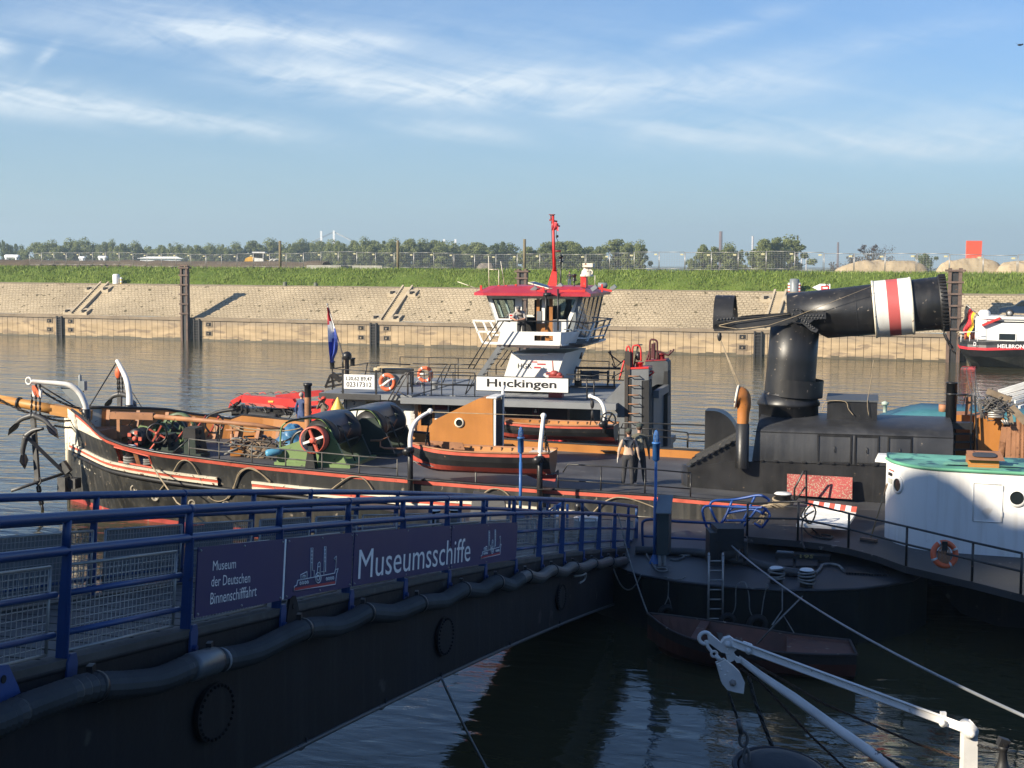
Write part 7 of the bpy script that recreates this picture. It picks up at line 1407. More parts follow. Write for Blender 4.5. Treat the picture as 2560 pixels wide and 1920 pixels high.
# ================================================================== the barge at the right
wl=BF.loc(atz(R(2212,655),0));HV=wl[1]-.15
bv=lambda c,x,y,v=None: BF.pv(c(x,y),HV if v is None else v)
t=TH('river_barge','black river barge with a red stripe and white house moored at right','ship',BF,(wl[0],HV+3,0))
def topz(x): return bv(R,x,470)[2]
sx0=bv(R,1820,480)[0]
mb=MB();st=[]
# stations from the stern (left) towards the right, outside the frame
lefts=[(1822,482,1830,560),(1850,487,1870,600),(1890,492,1900,625),(1980,500,1985,655),(2212,488,2212,655),(2900,470,2900,655)]
mbr=MB();rows=[];
zt=[bv(R,x,y)[2] for x,y in ((1822,478),(1850,486),(1900,492),(2010,496),(2212,490),(2700,470))];us=[sx0,bv(R,1850,0)[0],bv(R,1900,0)[0],bv(R,2010,0)[0],bv(R,2212,0)[0],bv(R,2212,0)[0]+14]
wdts=[1.2,2.3,2.9,3.2,3.3,3.3]
zmid=[bv(R,1826,540)[2],bv(R,1850,570)[2],bv(R,1890,600)[2],.2,-.1,-.2]
c0=HV+3.3
for u,z,w_,zm in zip(us,zt,wdts,zmid):
    rows.append([(u,c0-w_,z),(u+.02,c0-w_,z-.28),(u+.03,c0-w_-.04,z-.5),(u+.04,c0-w_-.04,z-.72),(u+.3,c0-w_*.9,max(zm,z-1.3)),(u+.9,c0-w_*.5,min(zm,.3)),(u+1.2,c0,-.5)])
for i in range(5):
    for k in range(6): mb.add([rows[i][k],rows[i][k+1],rows[i+1][k+1],rows[i+1][k]],[(0,1,2,3)],(0,0,1,0,2,2)[k],0)
far=[[(p[0],2*c0-p[1],p[2]) for p in r] for r in rows]
for i in range(5):
    for k in range(6): mb.add([far[i][k],far[i+1][k],far[i+1][k+1],far[i][k+1]],[(0,1,2,3)],(0,0,1,0,2,2)[k],0)
for k in range(6): mb.add([rows[0][k],far[0][k],far[0][k+1],rows[0][k+1]],[(0,1,2,3)],(0,0,1,0,2,2)[k],0)
bh=t.part('hull',mb,[black,pm('barge_red',(.55,.02,.03),.45,var=.1),pm('barge_dirty',(.05,.05,.043),.6,var=.6,vs=.7,streak=((.12,.12,.10),.6))])
mb=MB()
z0=zt[3]-.72+.03
for tx,x0,x1 in (('D',1938,1953),('HEILBRONN',2078,2256)):
    a=bv(R,x0,0);b=bv(R,x1,0);zz=bv(R,x0,530 if len(tx)>1 else 517)[2];text_mesh(tx,mb,(a[0],c0-3.36,zz),(1,0,0),(0,0,1),b[0]-a[0],bv(R,x0,508)[2]-bv(R,x0,530)[2],bold=.012,off=.01)
t.part('lettering',mb,letw,bh)
mb=MB();mb.prism([(u,c0-w_+.02,z-.1) for u,z,w_ in zip(us,zt,wdts)]+[(u,c0+w_-.02,z-.1) for u,z,w_ in list(zip(us,zt,wdts))[::-1]],(0,0,.03));t.part('deck',mb,deckm)
q=bv(R,1960,470,HV+1.4);q2_=bv(R,2212,350,HV+1.4);mb=MB();mb.bx(q[0]+.2,q[0]+14,HV+1.2,HV+5.2,zt[3]-.1,bv(R,2000,365)[2]);hs=t.part('house',mb,white)
mb=MB();zz=bv(R,2000,378)[2];mb.bx(q[0]+.5,q[0]+14,HV+1.18,HV+1.2,zz-.12,zz);mb.bx(q[0]+.0,q[0]+14.2,HV+1.0,HV+5.4,bv(R,2000,365)[2],bv(R,2000,350)[2],1);t.part('house_band',mb,[letter,white],hs)
a=bv(R,2062,440,HV+1.2);b=bv(R,2168,492,HV+1.2);mb=MB();mb.bx(a[0],b[0],HV+1.13,HV+1.2,b[2],a[2],0);mb.bx(a[0]+.1,b[0]-.1,HV+1.11,HV+1.14,b[2]+.1,a[2]-.1,1);t.part('window',mb,[white,glass],hs)
a=bv(R,1985,310,HV+1.6);mb=MB();b=bv(R,1985,480,HV+1.6);mb.lathe((a[0],HV+1.6,b[2]),(0,0,1),[(.5,0),(.5,a[2]-b[2]-.25),(.42,a[2]-b[2]-.1),(.2,a[2]-b[2]),(.001,a[2]-b[2])],18);mb.bx(a[0]-.7,a[0]+.7,HV+1.3,HV+2.2,b[2],bv(R,1985,345,HV+1.6)[2]);t.part('exhaust_casing',mb,white)
mb=MB();mb.beam(bv(R,1970,400,HV+.9),bv(R,2075,358,HV+.9),.22,.2);t.part('red_davit',mb,bred)
mb=MB();q=bv(R,1905,462,HV+2);mb.lathe(add3(q,(-.5,0,0)),(1,0,0),[(.001,0),(.42,0),(.42,.15),(.3,.2),(.3,.8),(.42,.85),(.42,1.0),(.001,1.0)],16);t.part('stern_winch',mb,pm('winch_orange',(.40,.10,.04),.6))
rd=random.Random(8);mb=MB()
for k in range(8): q=bv(R,rd.uniform(1820,1880),rd.uniform(420,455),HV+2);mb.tube(smooth_path([q,add3(q,(rd.uniform(0,1),0,rd.uniform(-.2,.3))),add3(q,(rd.uniform(.3,1.5),0,rd.uniform(-.3,.2)))],4),.05,5)
t.part('rope_pile',mb,ropem)
mb=MB();zr1=zt[2]
for x in (1850,1900,1945): q=bv(R,x,455,HV+.4);mb.tube([(q[0],q[1],zt[2]-.1),q],.04,5)
mb.tube([bv(R,1840,440,HV+.4),bv(R,1950,435,HV+.4)],.035,5);t.part('stern_rail',mb,white)
a=bv(R,1952,345,HV+1.2);b=bv(R,1880,280,HV+1.2);fl=TH('flag_staff','short slanting staff with a black, red and gold flag at the barge stern','flag',BF,a);mb=MB();mb.tube([a,b],.05,6);fl.part('staff',mb,galv)
mb=MB();o=lerp(b,a,.03)
for i in range(8):
    for j in range(9):
        def fp(i,j): 
            top=lerp(b,a,.05+.7*i/8);return (top[0]-.55*j/9*(1-.3*i/8)-.1*math.sin(j),top[1]+.12*math.sin(i*1.3+j*.8),top[2]-2.1*j/9+.25*i/8*0)
        m=0 if i<2.7 else 1 if i<5.4 else 2
        mb.add([fp(i,j),fp(i+1,j),fp(i+1,j+1),fp(i,j+1)],[(0,1,2,3)],m,1)
fl.part('flag',mb,[pm('flag_black',(.015,.015,.015),.7),pm('flag_red2',(.55,.02,.03),.7),pm('flag_gold',(.75,.45,.02),.7)])
# the dark car carried on the barge roof
a=bv(R,2068,338,HV+2);ct=TH('parked_car','dark blue car carried on the roof of the barge at the right edge','car',BF,(a[0],HV+2.8,a[2]-.1));L_=4.4;x0=a[0];zb=bv(R,2068,350,HV+2)[2];kz=1.42/1.45
prof=[(0,.35),(.02,.62),(.15,.78),(1.15,.92),(1.75,1.38),(2.9,1.42),(3.7,1.05),(4.25,.98),(4.4,.6),(4.38,.3)]
mb=MB();rows=[[(x0+px,HV+2+dy,zb+pz_-(.0 if pz_<.95 else ins*.0)) for px,pz_ in prof] for dy,ins in ((0,0),(1.75,0))]
mb.sheet([[(x0+px,HV+2.0+(.18 if pz_>1.2 else .03),zb+pz_) for px,pz_ in prof],[(x0+px,HV+2.5,zb+pz_+(.03 if pz_>1.2 else .02)) for px,pz_ in prof],[(x0+px,HV+3.2,zb+pz_+(.03 if pz_>1.2 else .02)) for px,pz_ in prof],[(x0+px,HV+3.7-(.18 if pz_>1.2 else .03),zb+pz_) for px,pz_ in prof]],0,1)
for dy in (0,1):
    y=HV+2.0 if dy==0 else HV+3.7
    mb.add([(x0+px,y+(.18 if pz_>1.2 else .03)*(1 if dy==0 else -1),zb+pz_) for px,pz_ in prof],[tuple(range(len(prof)))])
bd=ct.part('body',mb,pm('car_blue',(.015,.03,.06),.2,.2,var=.05,bump=0))
mb=MB()
for dy,sg in ((HV+2.0,-1),(HV+3.7,1)): mb.prism([(x0+px,dy+(.02 if sg<0 else -.02),zb+pz_) for px,pz_ in ((1.3,.95),(1.8,1.32),(2.85,1.36),(3.45,1.05),(3.4,.95))],(0,sg*.025,0))
ct.part('side_window',mb,glass)
for wx in (.85,3.5):
    for dy in (HV+2.03,HV+3.67):
        mb=MB();mb.lathe((x0+wx,dy-.1,zb+.32),(0,1,0),[(.001,0),(.2,0),(.32,.02),(.32,.2),(.2,.22),(.001,.22)],20);wo=ct.part('wheel',mb,rubber)
        mb=MB();mb.lathe((x0+wx,dy-.115,zb+.32),(0,1,0),[(.001,0),(.19,.005),(.19,.02)],16);ct.part('rim',mb,galv,wo)
# red buoy raft at the barge stern and the mooring lines
mb=MB();a=atz(R(1845,650),0);b=atz(R(1940,650),0)
t2=BF.loc(a);t3=BF.loc(b);mb.hexa([(t2[0],t2[1]-.3,-.1),(t3[0],t2[1]-.3,-.1),(t3[0],t2[1]+1.2,-.1),(t2[0],t2[1]+1.2,-.1),(t2[0]+.1,t2[1]-.2,.16),(t3[0]-.1,t2[1]-.2,.16),(t3[0]-.1,t2[1]+1.2,.16),(t2[0]+.1,t2[1]+1.2,.16)]);t.part('stern_float',mb,pm('float_red',(.30,.025,.03),.6,spot=((.05,.03,.03),.45,3)))
mb=MB();e1=SF.wd(v_(G(930,720),.5));e2=SF.wd(v_(G(960,760),.4))
for (x,y),e in (((1880,655),e1),((1905,655),e2),((1930,655),SF.wd(v_(G(920,700),.6)))): mb.tube(rope(atz(R(x,y),.4),e,1.2,14),.022,5)
mb.tube(rope(at(R(1830,560),BF.wd((us[0],HV,0))[1]),atz(R(1870,770),.6) if False else SF.wd(v_(G(640,770),.5)),2,14),.02,5);solo('mooring_line','thin mooring lines running from the barge stern to the ochre house','rope',mb,wire,WF,e1)
# ================================================================== gangway
def gY(i): return 1.19*(9+1.65*i)
def gx(Y): return .253136*Y-5.19937*1.19
def gz(Y): y=Y/1.19;return 8.6-1.19*(8.6-(-1.24916e-3*y*y-.117297*y+7.06015))
GT=Vector((.2454,.9694,0));GL=Vector((-.9694,.2454,0))
def gp(i,h=0,lat=0,lean=True):      # i: post number, h above the bracket foot, lat: metres towards the far rail
    Y=gY(i);sl=(gz(Y+.5)-gz(Y-.5))/1.03;n=Vector((-sl*GT.x,-sl*GT.y,1)).normalized();p=Vector((gx(Y),Y,gz(Y)))+n*h+GL*lat;return tuple(p)
GW=TH('gangway','long dark gangway with blue railings sloping down from the left foreground','gangway',WF,gp(0))
I0=-4;I1=14;GWD=2.15
ii=[I0+.5*k for k in range((I1-I0)*2+1)]
def gd(i): return 1.45-.022*max(0,i)
mb=MB();rows=[]
for i in ii: rows.append([gp(i,.10,-.06),gp(i,.10,GWD+.06),gp(i,-gd(i),GWD+.06),gp(i,-gd(i),-.06)])
mb.sheet(rows,0,0,True);mb.add(rows[0],[(0,1,2,3)]);mb.add(rows[-1],[(3,2,1,0)]);gir=GW.part('box_girder',mb,girder)
mb=MB();mb.tube([gp(i,-gd(i)-.0,-.07) for i in ii],.03,6);GW.part('girder_chine',mb,pm('chine_grey',(.05,.055,.06),.5),gir)
mb=MB();mb.tube([gp(i,.09,-.04) for i in ii],.035,6);mb.tube([gp(i,.09,GWD+.04) for i in ii],.035,6);GW.part('deck_curb',mb,girder,gir)
k=I0;mb=MB()
while k<I1-.05: 
    a,b,c,d=gp(k+.01,.115,.10),gp(k+.22,.115,.10),gp(k+.22,.115,GWD-.10),gp(k+.01,.115,GWD-.10);mb.hexa([a,b,c,d]+[add3(p,(0,0,.03)) for p in (a,b,c,d)]);k+=.235
o_=GW.part('deck_plank',mb,pm('gangway_plank',(.095,.09,.085),.7,var=.4,vs=2.5,bump=.4))
mb=MB()
for la in (-.07,GWD-.09): mb.sheet([[gp(i,.10,la),gp(i,.165,la),gp(i,.165,la+.16),gp(i,.10,la+.16)] for i in ii],0,0)
GW.part('deck_ledge',mb,pm('ledge_grey',(.065,.06,.054),.75,var=.4,vs=2,spot=((.10,.095,.085),.36,5)),gir)
# manhole covers on the girder flank
for c,x,y,rx,ry in ((L,1210,1320,128,172),(M,695,890,52,112),(M,1368,668,28,78)):
    px=c(x,y);d=ray(px);kk=(gx(0))/(d[0]-.253136*d[1]);Yc=d[1]*kk;zc2=H+d[2]*kk;rad_v=ry*.434/2.5/1421*Yc;ihat=(Yc/1.19-9)/1.65
    P=[];Pm=[]
    for j in range(28):
        g=2*PI*j/28;hh=(zc2-gz(Yc))+rad_v*math.sin(g)*1.0;di=rad_v*math.cos(g)*1.35/1.96;P.append(gp(ihat+di,hh,-.075))
    mb=MB();nrm=tuple(GL*-.04);mb.prism(P,nrm);
    cc=Vector(gp(ihat,zc2-gz(Yc),-.1))
    for j in range(28): mb.sphere(tuple(Vector(P[j]).lerp(cc,.1)-GL*.045),.018,n=4)
    GW.part('manhole_cover',mb,girder,gir)
# posts and rails, both sides
def gpost(i,lat,side):
    s=-1 if side==0 else 1
    mb=MB();w_=.105
    a=Vector(gp(i,.03,lat));b=Vector(gp(i,.99,lat));c=Vector(gp(i,1.25,lat))
    for t0,t1,w0,w1 in ((0,.55,.075,.07),(.55,1,.07,.045)):
        p,q=a.lerp(b,t0),a.lerp(b,t1);x=GT*.009;y0=GL*w0/2;y1=GL*w1/2
        f0=GT*.045
        mb.hexa([tuple(p-x-y0),tuple(p+x-y0),tuple(p+x+y0),tuple(p-x+y0),tuple(q-x-y1),tuple(q+x-y1),tuple(q+x+y1),tuple(q-x+y1)])
        e0=p-GL*w0/2*(1 if side==0 else -1);e1=q-GL*w1/2*(1 if side==0 else -1);mb.beam(tuple(e0),tuple(e1),.010,.062,tuple(GL))
    mb.tube([tuple(b),tuple(c)],.036,8)
    po=GW.part('rail_post',mb,blue)
    # foot bracket plate on the outside
    o=GL*(-.085 if side==0 else .085);f=Vector(gp(i,-.06,lat))+o;u=(Vector(gp(i,1,lat))-Vector(gp(i,0,lat))).normalized()
    P=[f-GT*.02,f+GT*.11,f+GT*.12+u*.17,f+GT*.09+u*.25,f+GT*.01+u*.26,f-GT*.03+u*.2];mb=MB();mb.prism([tuple(p) for p in P],tuple(GL*(.02)));mb.cyl(tuple(f+GT*.03+u*.05),tuple(-GL if side==0 else GL),.03,.04,8);GW.part('foot_bracket',mb,blue,po)
for i in range(-2,15):
    gpost(i-(.35 if i==14 else 0),0.0,0);gpost(i-(.35 if i==14 else 0),GWD,1)
def grail(lat,h,r,i0=I0,i1=13.65,nm='hand_rail'):
    mb=MB();mb.tube([gp(i0+(i1-i0)*k/60,h,lat) for k in range(61)],r,10);return GW.part(nm,mb,blue)
for lat in (0,GWD):
    o=grail(lat,1.25,.043);mb=MB()
    for i in range(-2,14,2): a,b=gp(i+.98,1.25,lat),gp(i+1.02,1.25,lat);mb.tube([a,b],.046,10)
    GW.part('rail_sleeve',mb,blue,o);grail(lat,.99,.040)
for h in (.655,.347):
    for i in range(-3,14):
        if 1<=i<7: continue
        mb=MB();mb.tube([gp(i+.03,h,.03),gp(min(13.65,i+.97),h,.03)],.026,8);GW.part('mid_rail',mb,blue)
    grail(GWD,h,.026,nm='mid_rail')
# wire mesh infill panels
wirem=pm('mesh_wire',(.40,.385,.36),.5,.4,var=.2);plate=pm('infill_plate',(.16,.165,.175),.5,var=.15,vs=1)
for i in range(-3,14):
    for lat,sd in ((.05,0),(GWD-.05,1)):
        e=.94 if i<13 else .6
        mb=MB();c4=[gp(i+.07,.20,lat),gp(i+e,.20,lat),gp(i+e,.87,lat),gp(i+.07,.87,lat)]
        for k in range(4): mb.tube([c4[k],c4[(k+1)%4]],.014,6)
        pn=GW.part('mesh_frame',mb,galv)
        mb=MB();nv_,nh=26,11
        for k in range(1,nv_): t=k/nv_;mb.beam(gp(i+.07+(e-.07)*t,.20,lat),gp(i+.07+(e-.07)*t,.87,lat),.0055,.0055,tuple(GL))
        for k in range(1,nh): h=.20+.67*k/nh;mb.beam(gp(i+.07,h,lat+.006),gp(i+e,h,lat+.006),.006,.006)
        GW.part('wire_mesh',mb,wirem,pn)
        if sd==1 and i<6:
            mb=MB();q=[gp(i+.09,.23,lat+.03),gp(i+e-.25*(i%2),.23,lat+.03),gp(i+e-.25*(i%2),.85,lat+.03),gp(i+.09,.85,lat+.03)];mb.prism(q,tuple(GL*.006));GW.part('infill_plate',mb,plate,pn)
# lifting lugs
for i,hh in ((-.42,.26),(2.15,.30)):
    f=Vector(gp(i,-.02,-.09));u=Vector((0,0,1));a=GT*.21
    P=[f-a,f+a,f+a*.9+u*.05,f+a*.35+u*hh*.95,f+u*hh,f-a*.35+u*hh*.95,f-a*.9+u*.05];mb=MB();mb.prism([tuple(p) for p in P],tuple(GL*.03));mb.cyl(tuple(f+u*hh*.62-GL*.004),tuple(-GL),.03,.006,12,1);GW.part('lifting_lug',mb,[pm('lug_blue%d'%int(i),(.03,.08,.25),.45) if i<0 else girder,dark])
mb=MB();f=Vector(gp(9.4,-.32,-.12));mb.tube(smooth_path([tuple(f),tuple(f-GL*.15+GT*.15),tuple(f-GL*.2+GT*.32),tuple(f-GL*.16+GT*.34+Vector((0,0,-.14))),tuple(f-GL*.1+GT*.1+Vector((0,0,-.16)))],5),.022,6);GW.part('shackle',mb,galv)
mb=MB()
for i in (2.3,3.6,4.8,6.8,8.8): f=Vector(gp(i,-gd(i)+.02,-.08));mb.tube(smooth_path([tuple(f),tuple(f+Vector((0,0,-.06))+GT*.08),tuple(f+Vector((0,0,-.05))+GT*.22),tuple(f+Vector((0,0,.02))+GT*.26)],4),.015,5)
GW.part('keel_hook',mb,steel,gir)
# banner boards with the museum lettering
LATP=-.085
def onb(p):          # photograph point -> post number and height on the banner plane
    d=ray(p);o=GL*LATP;X0=gx(0)+o.x-.253136*o.y
    kk=X0/(d[0]-.253136*d[1]);P=Vector((d[0]*kk,d[1]*kk,H+d[2]*kk))-o;Y=P.y
    for _ in range(4): i=(Y/1.19-9)/1.65;q=Vector(gp(i,0,0));n=(Vector(gp(i,1,0))-q);h=(P-q).dot(n);Y=P.y-n.y*h
    return (Y/1.19-9)/1.65,h
def bpt(i,h,off=0): return tuple(Vector(gp(i,h,LATP))-GL*off)
BB=TH('banner','dark blue museum banner boards with white lettering on the near gangway railing','sign',WF,gp(1,.3,LATP))
bnds=[1.0,2.0,3.0,5.0,7.0]
for a,b in zip(bnds,bnds[1:]):
    def hb(i): return .265-.012*(i-1),.905-.012*(i-1)
    P=[];m_=6;mb=MB()
    lo=[bpt(a+.02+(b-a-.03)*k/m_,hb(a+(b-a)*k/m_)[0]) for k in range(m_+1)];hi=[bpt(a+.02+(b-a-.03)*k/m_,hb(a+(b-a)*k/m_)[1]) for k in range(m_+1)]
    mb.prism(lo+hi[::-1],tuple(GL*.012));bo_=BB.part('board',mb,navy)
    mb=MB()
    for i in (a+.04,(a+b)/2,b-.04):
        for h in (hb(i)[0]+.03,hb(i)[1]-.03): mb.sphere(bpt(i,h,.004),.013,(1,1,1),5)
    BB.part('board_clip',mb,galv,bo_)
mb=MB();i_=2.0;mb.prism([bpt(i_-.012,.26,.003),bpt(i_+.008,.26,.003),bpt(i_+.008,.89,.003),bpt(i_-.012,.89,.003)],tuple(GL*.004));BB.part('board_edge',mb,letw)
TX=MB()
def line(c,txt,x0,x1,y0,y1,cap,bold=.0,xh=None):
    """one line of lettering whose baseline runs from (x0,y0) to (x1,y1), capital height from the photograph"""
    i0,h0=onb(c(x0,y0));i1,h1=onb(c(x1,y1));it,ht=onb(c(x0,y0-cap))
    o=Vector(bpt(i0,h0));e=Vector(bpt(i1,h1));u=Vector(bpt(i0,1))-Vector(bpt(i0,0))
    text_mesh(txt,TX,tuple(o),tuple(e-o),tuple(u),(e-o).length,ht-h0,bold=bold,off=.006)
line(L,'Museum',1222,1355,523,508,57)
line(L,'der Deutschen',1213,1437,615,590,60)
line(L,'Binnenschifffahrt',1207,1474,718,668,68)
line(M,'Museumsschiffe',216,862,573,467,172,.0)
BB.part('lettering',TX,letw)
def icon(mapf,r):
    mb=MB();red_=MB()
    def st(pts,closed=False,m=0):
        P=[bpt(*onb(mapf(x,y)),.006) for x,y in pts];mb.tube(P,r,5,closed=closed,m=m)
    st([(1712,578),(1706,606),(1693,612),(1690,640),(1928,600),(1936,540),(1945,510),(1928,518),(1925,536),(1712,578)])
    st([(1731,573),(1729,546),(1765,528),(1765,566)]);st([(1742,567),(1742,552),(1750,548),(1750,565)]);st([(1755,562),(1755,546)])
    st([(1786,560),(1789,390),(1799,390),(1796,520),(1806,520),(1806,556)]);st([(1862,543),(1866,382),(1874,382),(1872,528),(1850,528)]);
    for y in (410,432,454,476): st([(1788,y),(1798,y)]);st([(1866,y-8),(1873,y-8)])
    st([(1822,548),(1829,480),(1838,472),(1842,480),(1840,545)]);st([(1829,500),(1841,498)])
    st([(1930,518),(1934,438),(1921,452),(1933,462)])
    for k in range(2): st([(1830+(16-8*k)*math.cos(g),563+(30-15*k)*math.sin(g)) for g in [2*PI*j/14 for j in range(14)]],True)
    for x,y in ((1728,595),(1742,592),(1756,590),(1769,588),(1880,570),(1892,568),(1904,566),(1916,564)): st([(x+4*math.cos(g),y+8*math.sin(g)) for g in [2*PI*j/8 for j in range(8)]],True)
    BB.part('ship_emblem',mb,letw)
    P=[bpt(*onb(mapf(x,y)),.004) for x,y in ((1692,622),(1930,582),(1929,598),(1691,640))];red_.prism(P,tuple(GL*-.003));BB.part('emblem_stripe',red_,letr)
icon(lambda x,y:L(x,y),.0055);icon(lambda x,y:M(925+(x-1690)*.459,455+(y-642)*.65),.006)
# corrugated hose slung along the girder, with clamps
def onh(p,lat=-.26):
    d=ray(p);o=GL*lat;X0=gx(0)+o.x-.253136*o.y;kk=X0/(d[0]-.253136*d[1]);return (d[0]*kk,d[1]*kk,H+d[2]*kk)
HP=[(L,-250,1480),(L,0,1385),(L,150,1318),(L,300,1262),(L,430,1215),(L,545,1190),(L,680,1183),(L,800,1172),(L,920,1150),(L,1040,1100),(L,1120,1065),(L,1230,1040),(L,1350,1022),(L,1470,990),(L,1600,925),(L,1740,862),(L,1830,848),(L,1930,845),(L,2020,810),(L,2105,765),(M,340,765),(M,420,768),(M,500,740),(M,570,712),(M,640,702),(M,710,695),(M,770,660),(M,825,632),(M,880,635),(M,930,635),(M,975,605),(M,1020,588),(M,1065,600),(M,1100,605),(M,1145,575),(M,1190,552),(M,1230,562),(M,1270,562),(M,1305,535),(M,1340,520),(M,1375,530),(M,1405,530),(M,1435,508),(M,1462,500),(M,1495,508),(M,1535,498),(M,1572,480),(M,1600,488),(M,1640,478),(M,1668,468),(M,1700,478),(M,1730,470),(M,1757,465)]
HPw=[onh(c(x,y)) for c,x,y in HP];sm=smooth_path(HPw,5)
hs_=TH('drain_hose','thick black corrugated hose slung along the gangway side','hose',WF,HPw[10])
fine=[];acc=0
for a,b in zip(sm,sm[1:]):
    l=(Vector(b)-Vector(a)).length;n=max(1,int(l/(.03 if a[1]<24 else .05)))
    for k in range(n): fine.append(lerp(a,b,k/n))
mb=MB();rads=[.104+(.013 if (k%2) else -.013) if p[1]<24 else .108 for k,p in enumerate(fine)];mb.tube(fine,rads,14,sm=0);hso=hs_.part('hose_pipe',mb,hosem)
mb=MB()
for c,x,y in ((L,545,1190),(L,1225,1041),(L,1740,862),(L,2105,765),(M,570,712),(M,825,632),(M,1020,588),(M,1190,552),(M,1340,520),(M,1462,500),(M,1572,480),(M,1668,468),(M,1757,465)):
    q=Vector(onh(c(x,y)));j=min(range(len(fine)),key=lambda k:(Vector(fine[k])-q).length);j=min(max(j,3),len(fine)-4);d=Vector(fine[j+3])-Vector(fine[j-3])
    m2=MB();m2.lathe(tuple(q),tuple(d),[(.105,-.025),(.125,-.025),(.125,.025),(.105,.025)],18);m2.box(tuple(q+Vector((0,0,.14))+GL*.03),(.05,.1,.06));hs_.part('hose_clamp',m2,black)
q0=onh(L(1100,1078));q1=onh(L(1222,1042));mb=MB();d=Vector(sub3(q1,q0));mb.lathe(q0,tuple(d),[(.10,-.06),(.118,-.06),(.128,0),(.128,d.length),(.118,d.length+.03),(.10,d.length+.03)],20);hs_.part('hose_coupling',mb,pm('coupling_grey',(.10,.11,.12),.35,.3))
mb=MB()
for x0,x1 in ((1085,1105),(1262,1290)): a,b=onh(L(x0,1085-(x0-1085)*.25)),onh(L(x1,1080-(x1-1085)*.25));mb.lathe(a,sub3(b,a),[(.111,0),(.114,0),(.114,.05),(.111,.05)],18)
hs_.part('hose_tape',mb,pm('tape_grey',(.20,.21,.22),.5))
# ================================================================== pontoon
PZ=1.30
fe=[atz(Q(x,y),PZ) for x,y in ((20,500),(100,522),(300,555),(500,577),(700,595),(900,604),(1100,603),(1300,594),(1450,576),(1600,546),(1680,500))]
bk=[SF.wd((u,-5.0,0)) for u in (3.2,-2,-7,-10.5)]
PT=TH('pontoon','black mooring pontoon with a rounded front, at the foot of the gangway','pontoon',WF,(4,35,0))
plan=[(p[0],p[1]) for p in fe]+[(b[0],b[1]) for b in bk];plan.append((fe[0][0]-2.2,fe[0][1]+3.5))
mb=MB();mb.prism([(x,y,-.6) for x,y in plan],(0,0,PZ+.6-.01));pth=PT.part('pontoon_hull',mb,pontb)
mb=MB();mb.add([(x,y,PZ) for x,y in plan],[tuple(range(len(plan)))]);mb.tube([(x,y,PZ-.03) for x,y in plan[:11]],.035,6);PT.part('pontoon_deck',mb,pm('pontoon_deck',(.040,.041,.044),.5,var=.45,vs=.9,spot=((.10,.10,.095),.33,3)))
def on_p(c,x,y,z=PZ): return atz(c(x,y),z)
def hgt(c,x,y,Y): return at(c(x,y),Y)[2]
# grey cabinet
a=on_p(NN,400,1085);b=on_p(NN,500,1092);zt=hgt(NN,450,480,a[1]);zb=hgt(NN,450,960,a[1]);x0=at(NN(378,700),a[1])[0];x1=at(NN(515,700),a[1])[0]
cb_=TH('control_cabinet','tall dark grey cabinet with a sloping pale lid on the pontoon','cabinet',WF,(x0,a[1],PZ));mb=MB();mb.hexa([(x0,a[1],zb),(x1,a[1],zb),(x1+.12,a[1]+.5,zb),(x0+.12,a[1]+.5,zb),(x0,a[1],zt),(x1,a[1],zt),(x1+.12,a[1]+.5,zt+.28),(x0+.12,a[1]+.5,zt+.28)]);cb_.part('case',mb,pm('cabinet_green',(.045,.055,.052),.45,var=.15))
mb=MB();mb.hexa([(x0-.04,a[1]-.05,zt+.0),(x1+.04,a[1]-.05,zt+.0),(x1+.16,a[1]+.55,zt+.34),(x0+.08,a[1]+.55,zt+.34),(x0-.04,a[1]-.05,zt+.03),(x1+.04,a[1]-.05,zt+.03),(x1+.16,a[1]+.55,zt+.37),(x0+.08,a[1]+.55,zt+.37)]);cb_.part('lid',mb,mgrey)
for x in (x0+.08,x1-.08):
    for dy in (.05,.42): mb=MB();mb.beam((x,a[1]+dy,PZ),(x,a[1]+dy,zb),.06,.06);cb_.part('leg',mb,galv)
# blue lamp posts
def lamp(label,base,ztop):
    t=TH('lamp_post',label,'lamp post',WF,base,'blue lamp posts');x,y,z=base
    mb=MB();mb.tube([(x,y,z),(x,y,ztop-.72)],.036,10);mb.tube([(x,y,z),(x,y,z+1.6)],.046,10);mb.lathe((x,y,z),(0,0,1),[(.14,0),(.13,.03),(.05,.22)],12);lb_=pm('lamp_blue',(.035,.13,.36),.4) if 'lamp_blue' not in bpy.data.materials else bpy.data.materials['lamp_blue'];t.part('pole',mb,lb_)
    mb=MB();mb.lathe((x,y,ztop-.76),(0,0,1),[(.05,0),(.088,.03),(.088,.42),(.105,.42),(.105,.46),(.001,.47)],16);t.part('lamp_body',mb,lb_)
    mb=MB()
    for k in range(6):
        g=PI*k/6;mb.tube([(x+math.cos(g)*.07*math.cos(s),y+math.sin(g)*.07*math.cos(s),ztop-.3+.12+.17*math.sin(s) if False else ztop-.29+.29*math.sin(s)) for s in [PI*j/8 for j in range(9)]],.009,4)
    for h in (.08,.18): mb.torus((x,y,ztop-.29+h),(0,0,1),.068,.006,14,4)
    t.part('wire_cage',mb,lb_);mb=MB();mb.lathe((x,y,ztop-.29),(0,0,1),[(.045,0),(.045,.14),(.025,.2),(.001,.21)],12);t.part('lamp_glass',mb,pm('lamp_glass',(.25,.3,.33),.2))
b2=on_p(NN,352,1050);lamp('blue caged lamp post beside the grey cabinet, the right one of the pair',b2,hgt(K,1424,1410,b2[1]))
b1=on_p(C,1040,1530);lamp('blue caged lamp post in front of the near lifeboat, the left one of the pair',b1,hgt(C,1043,750,b1[1]))
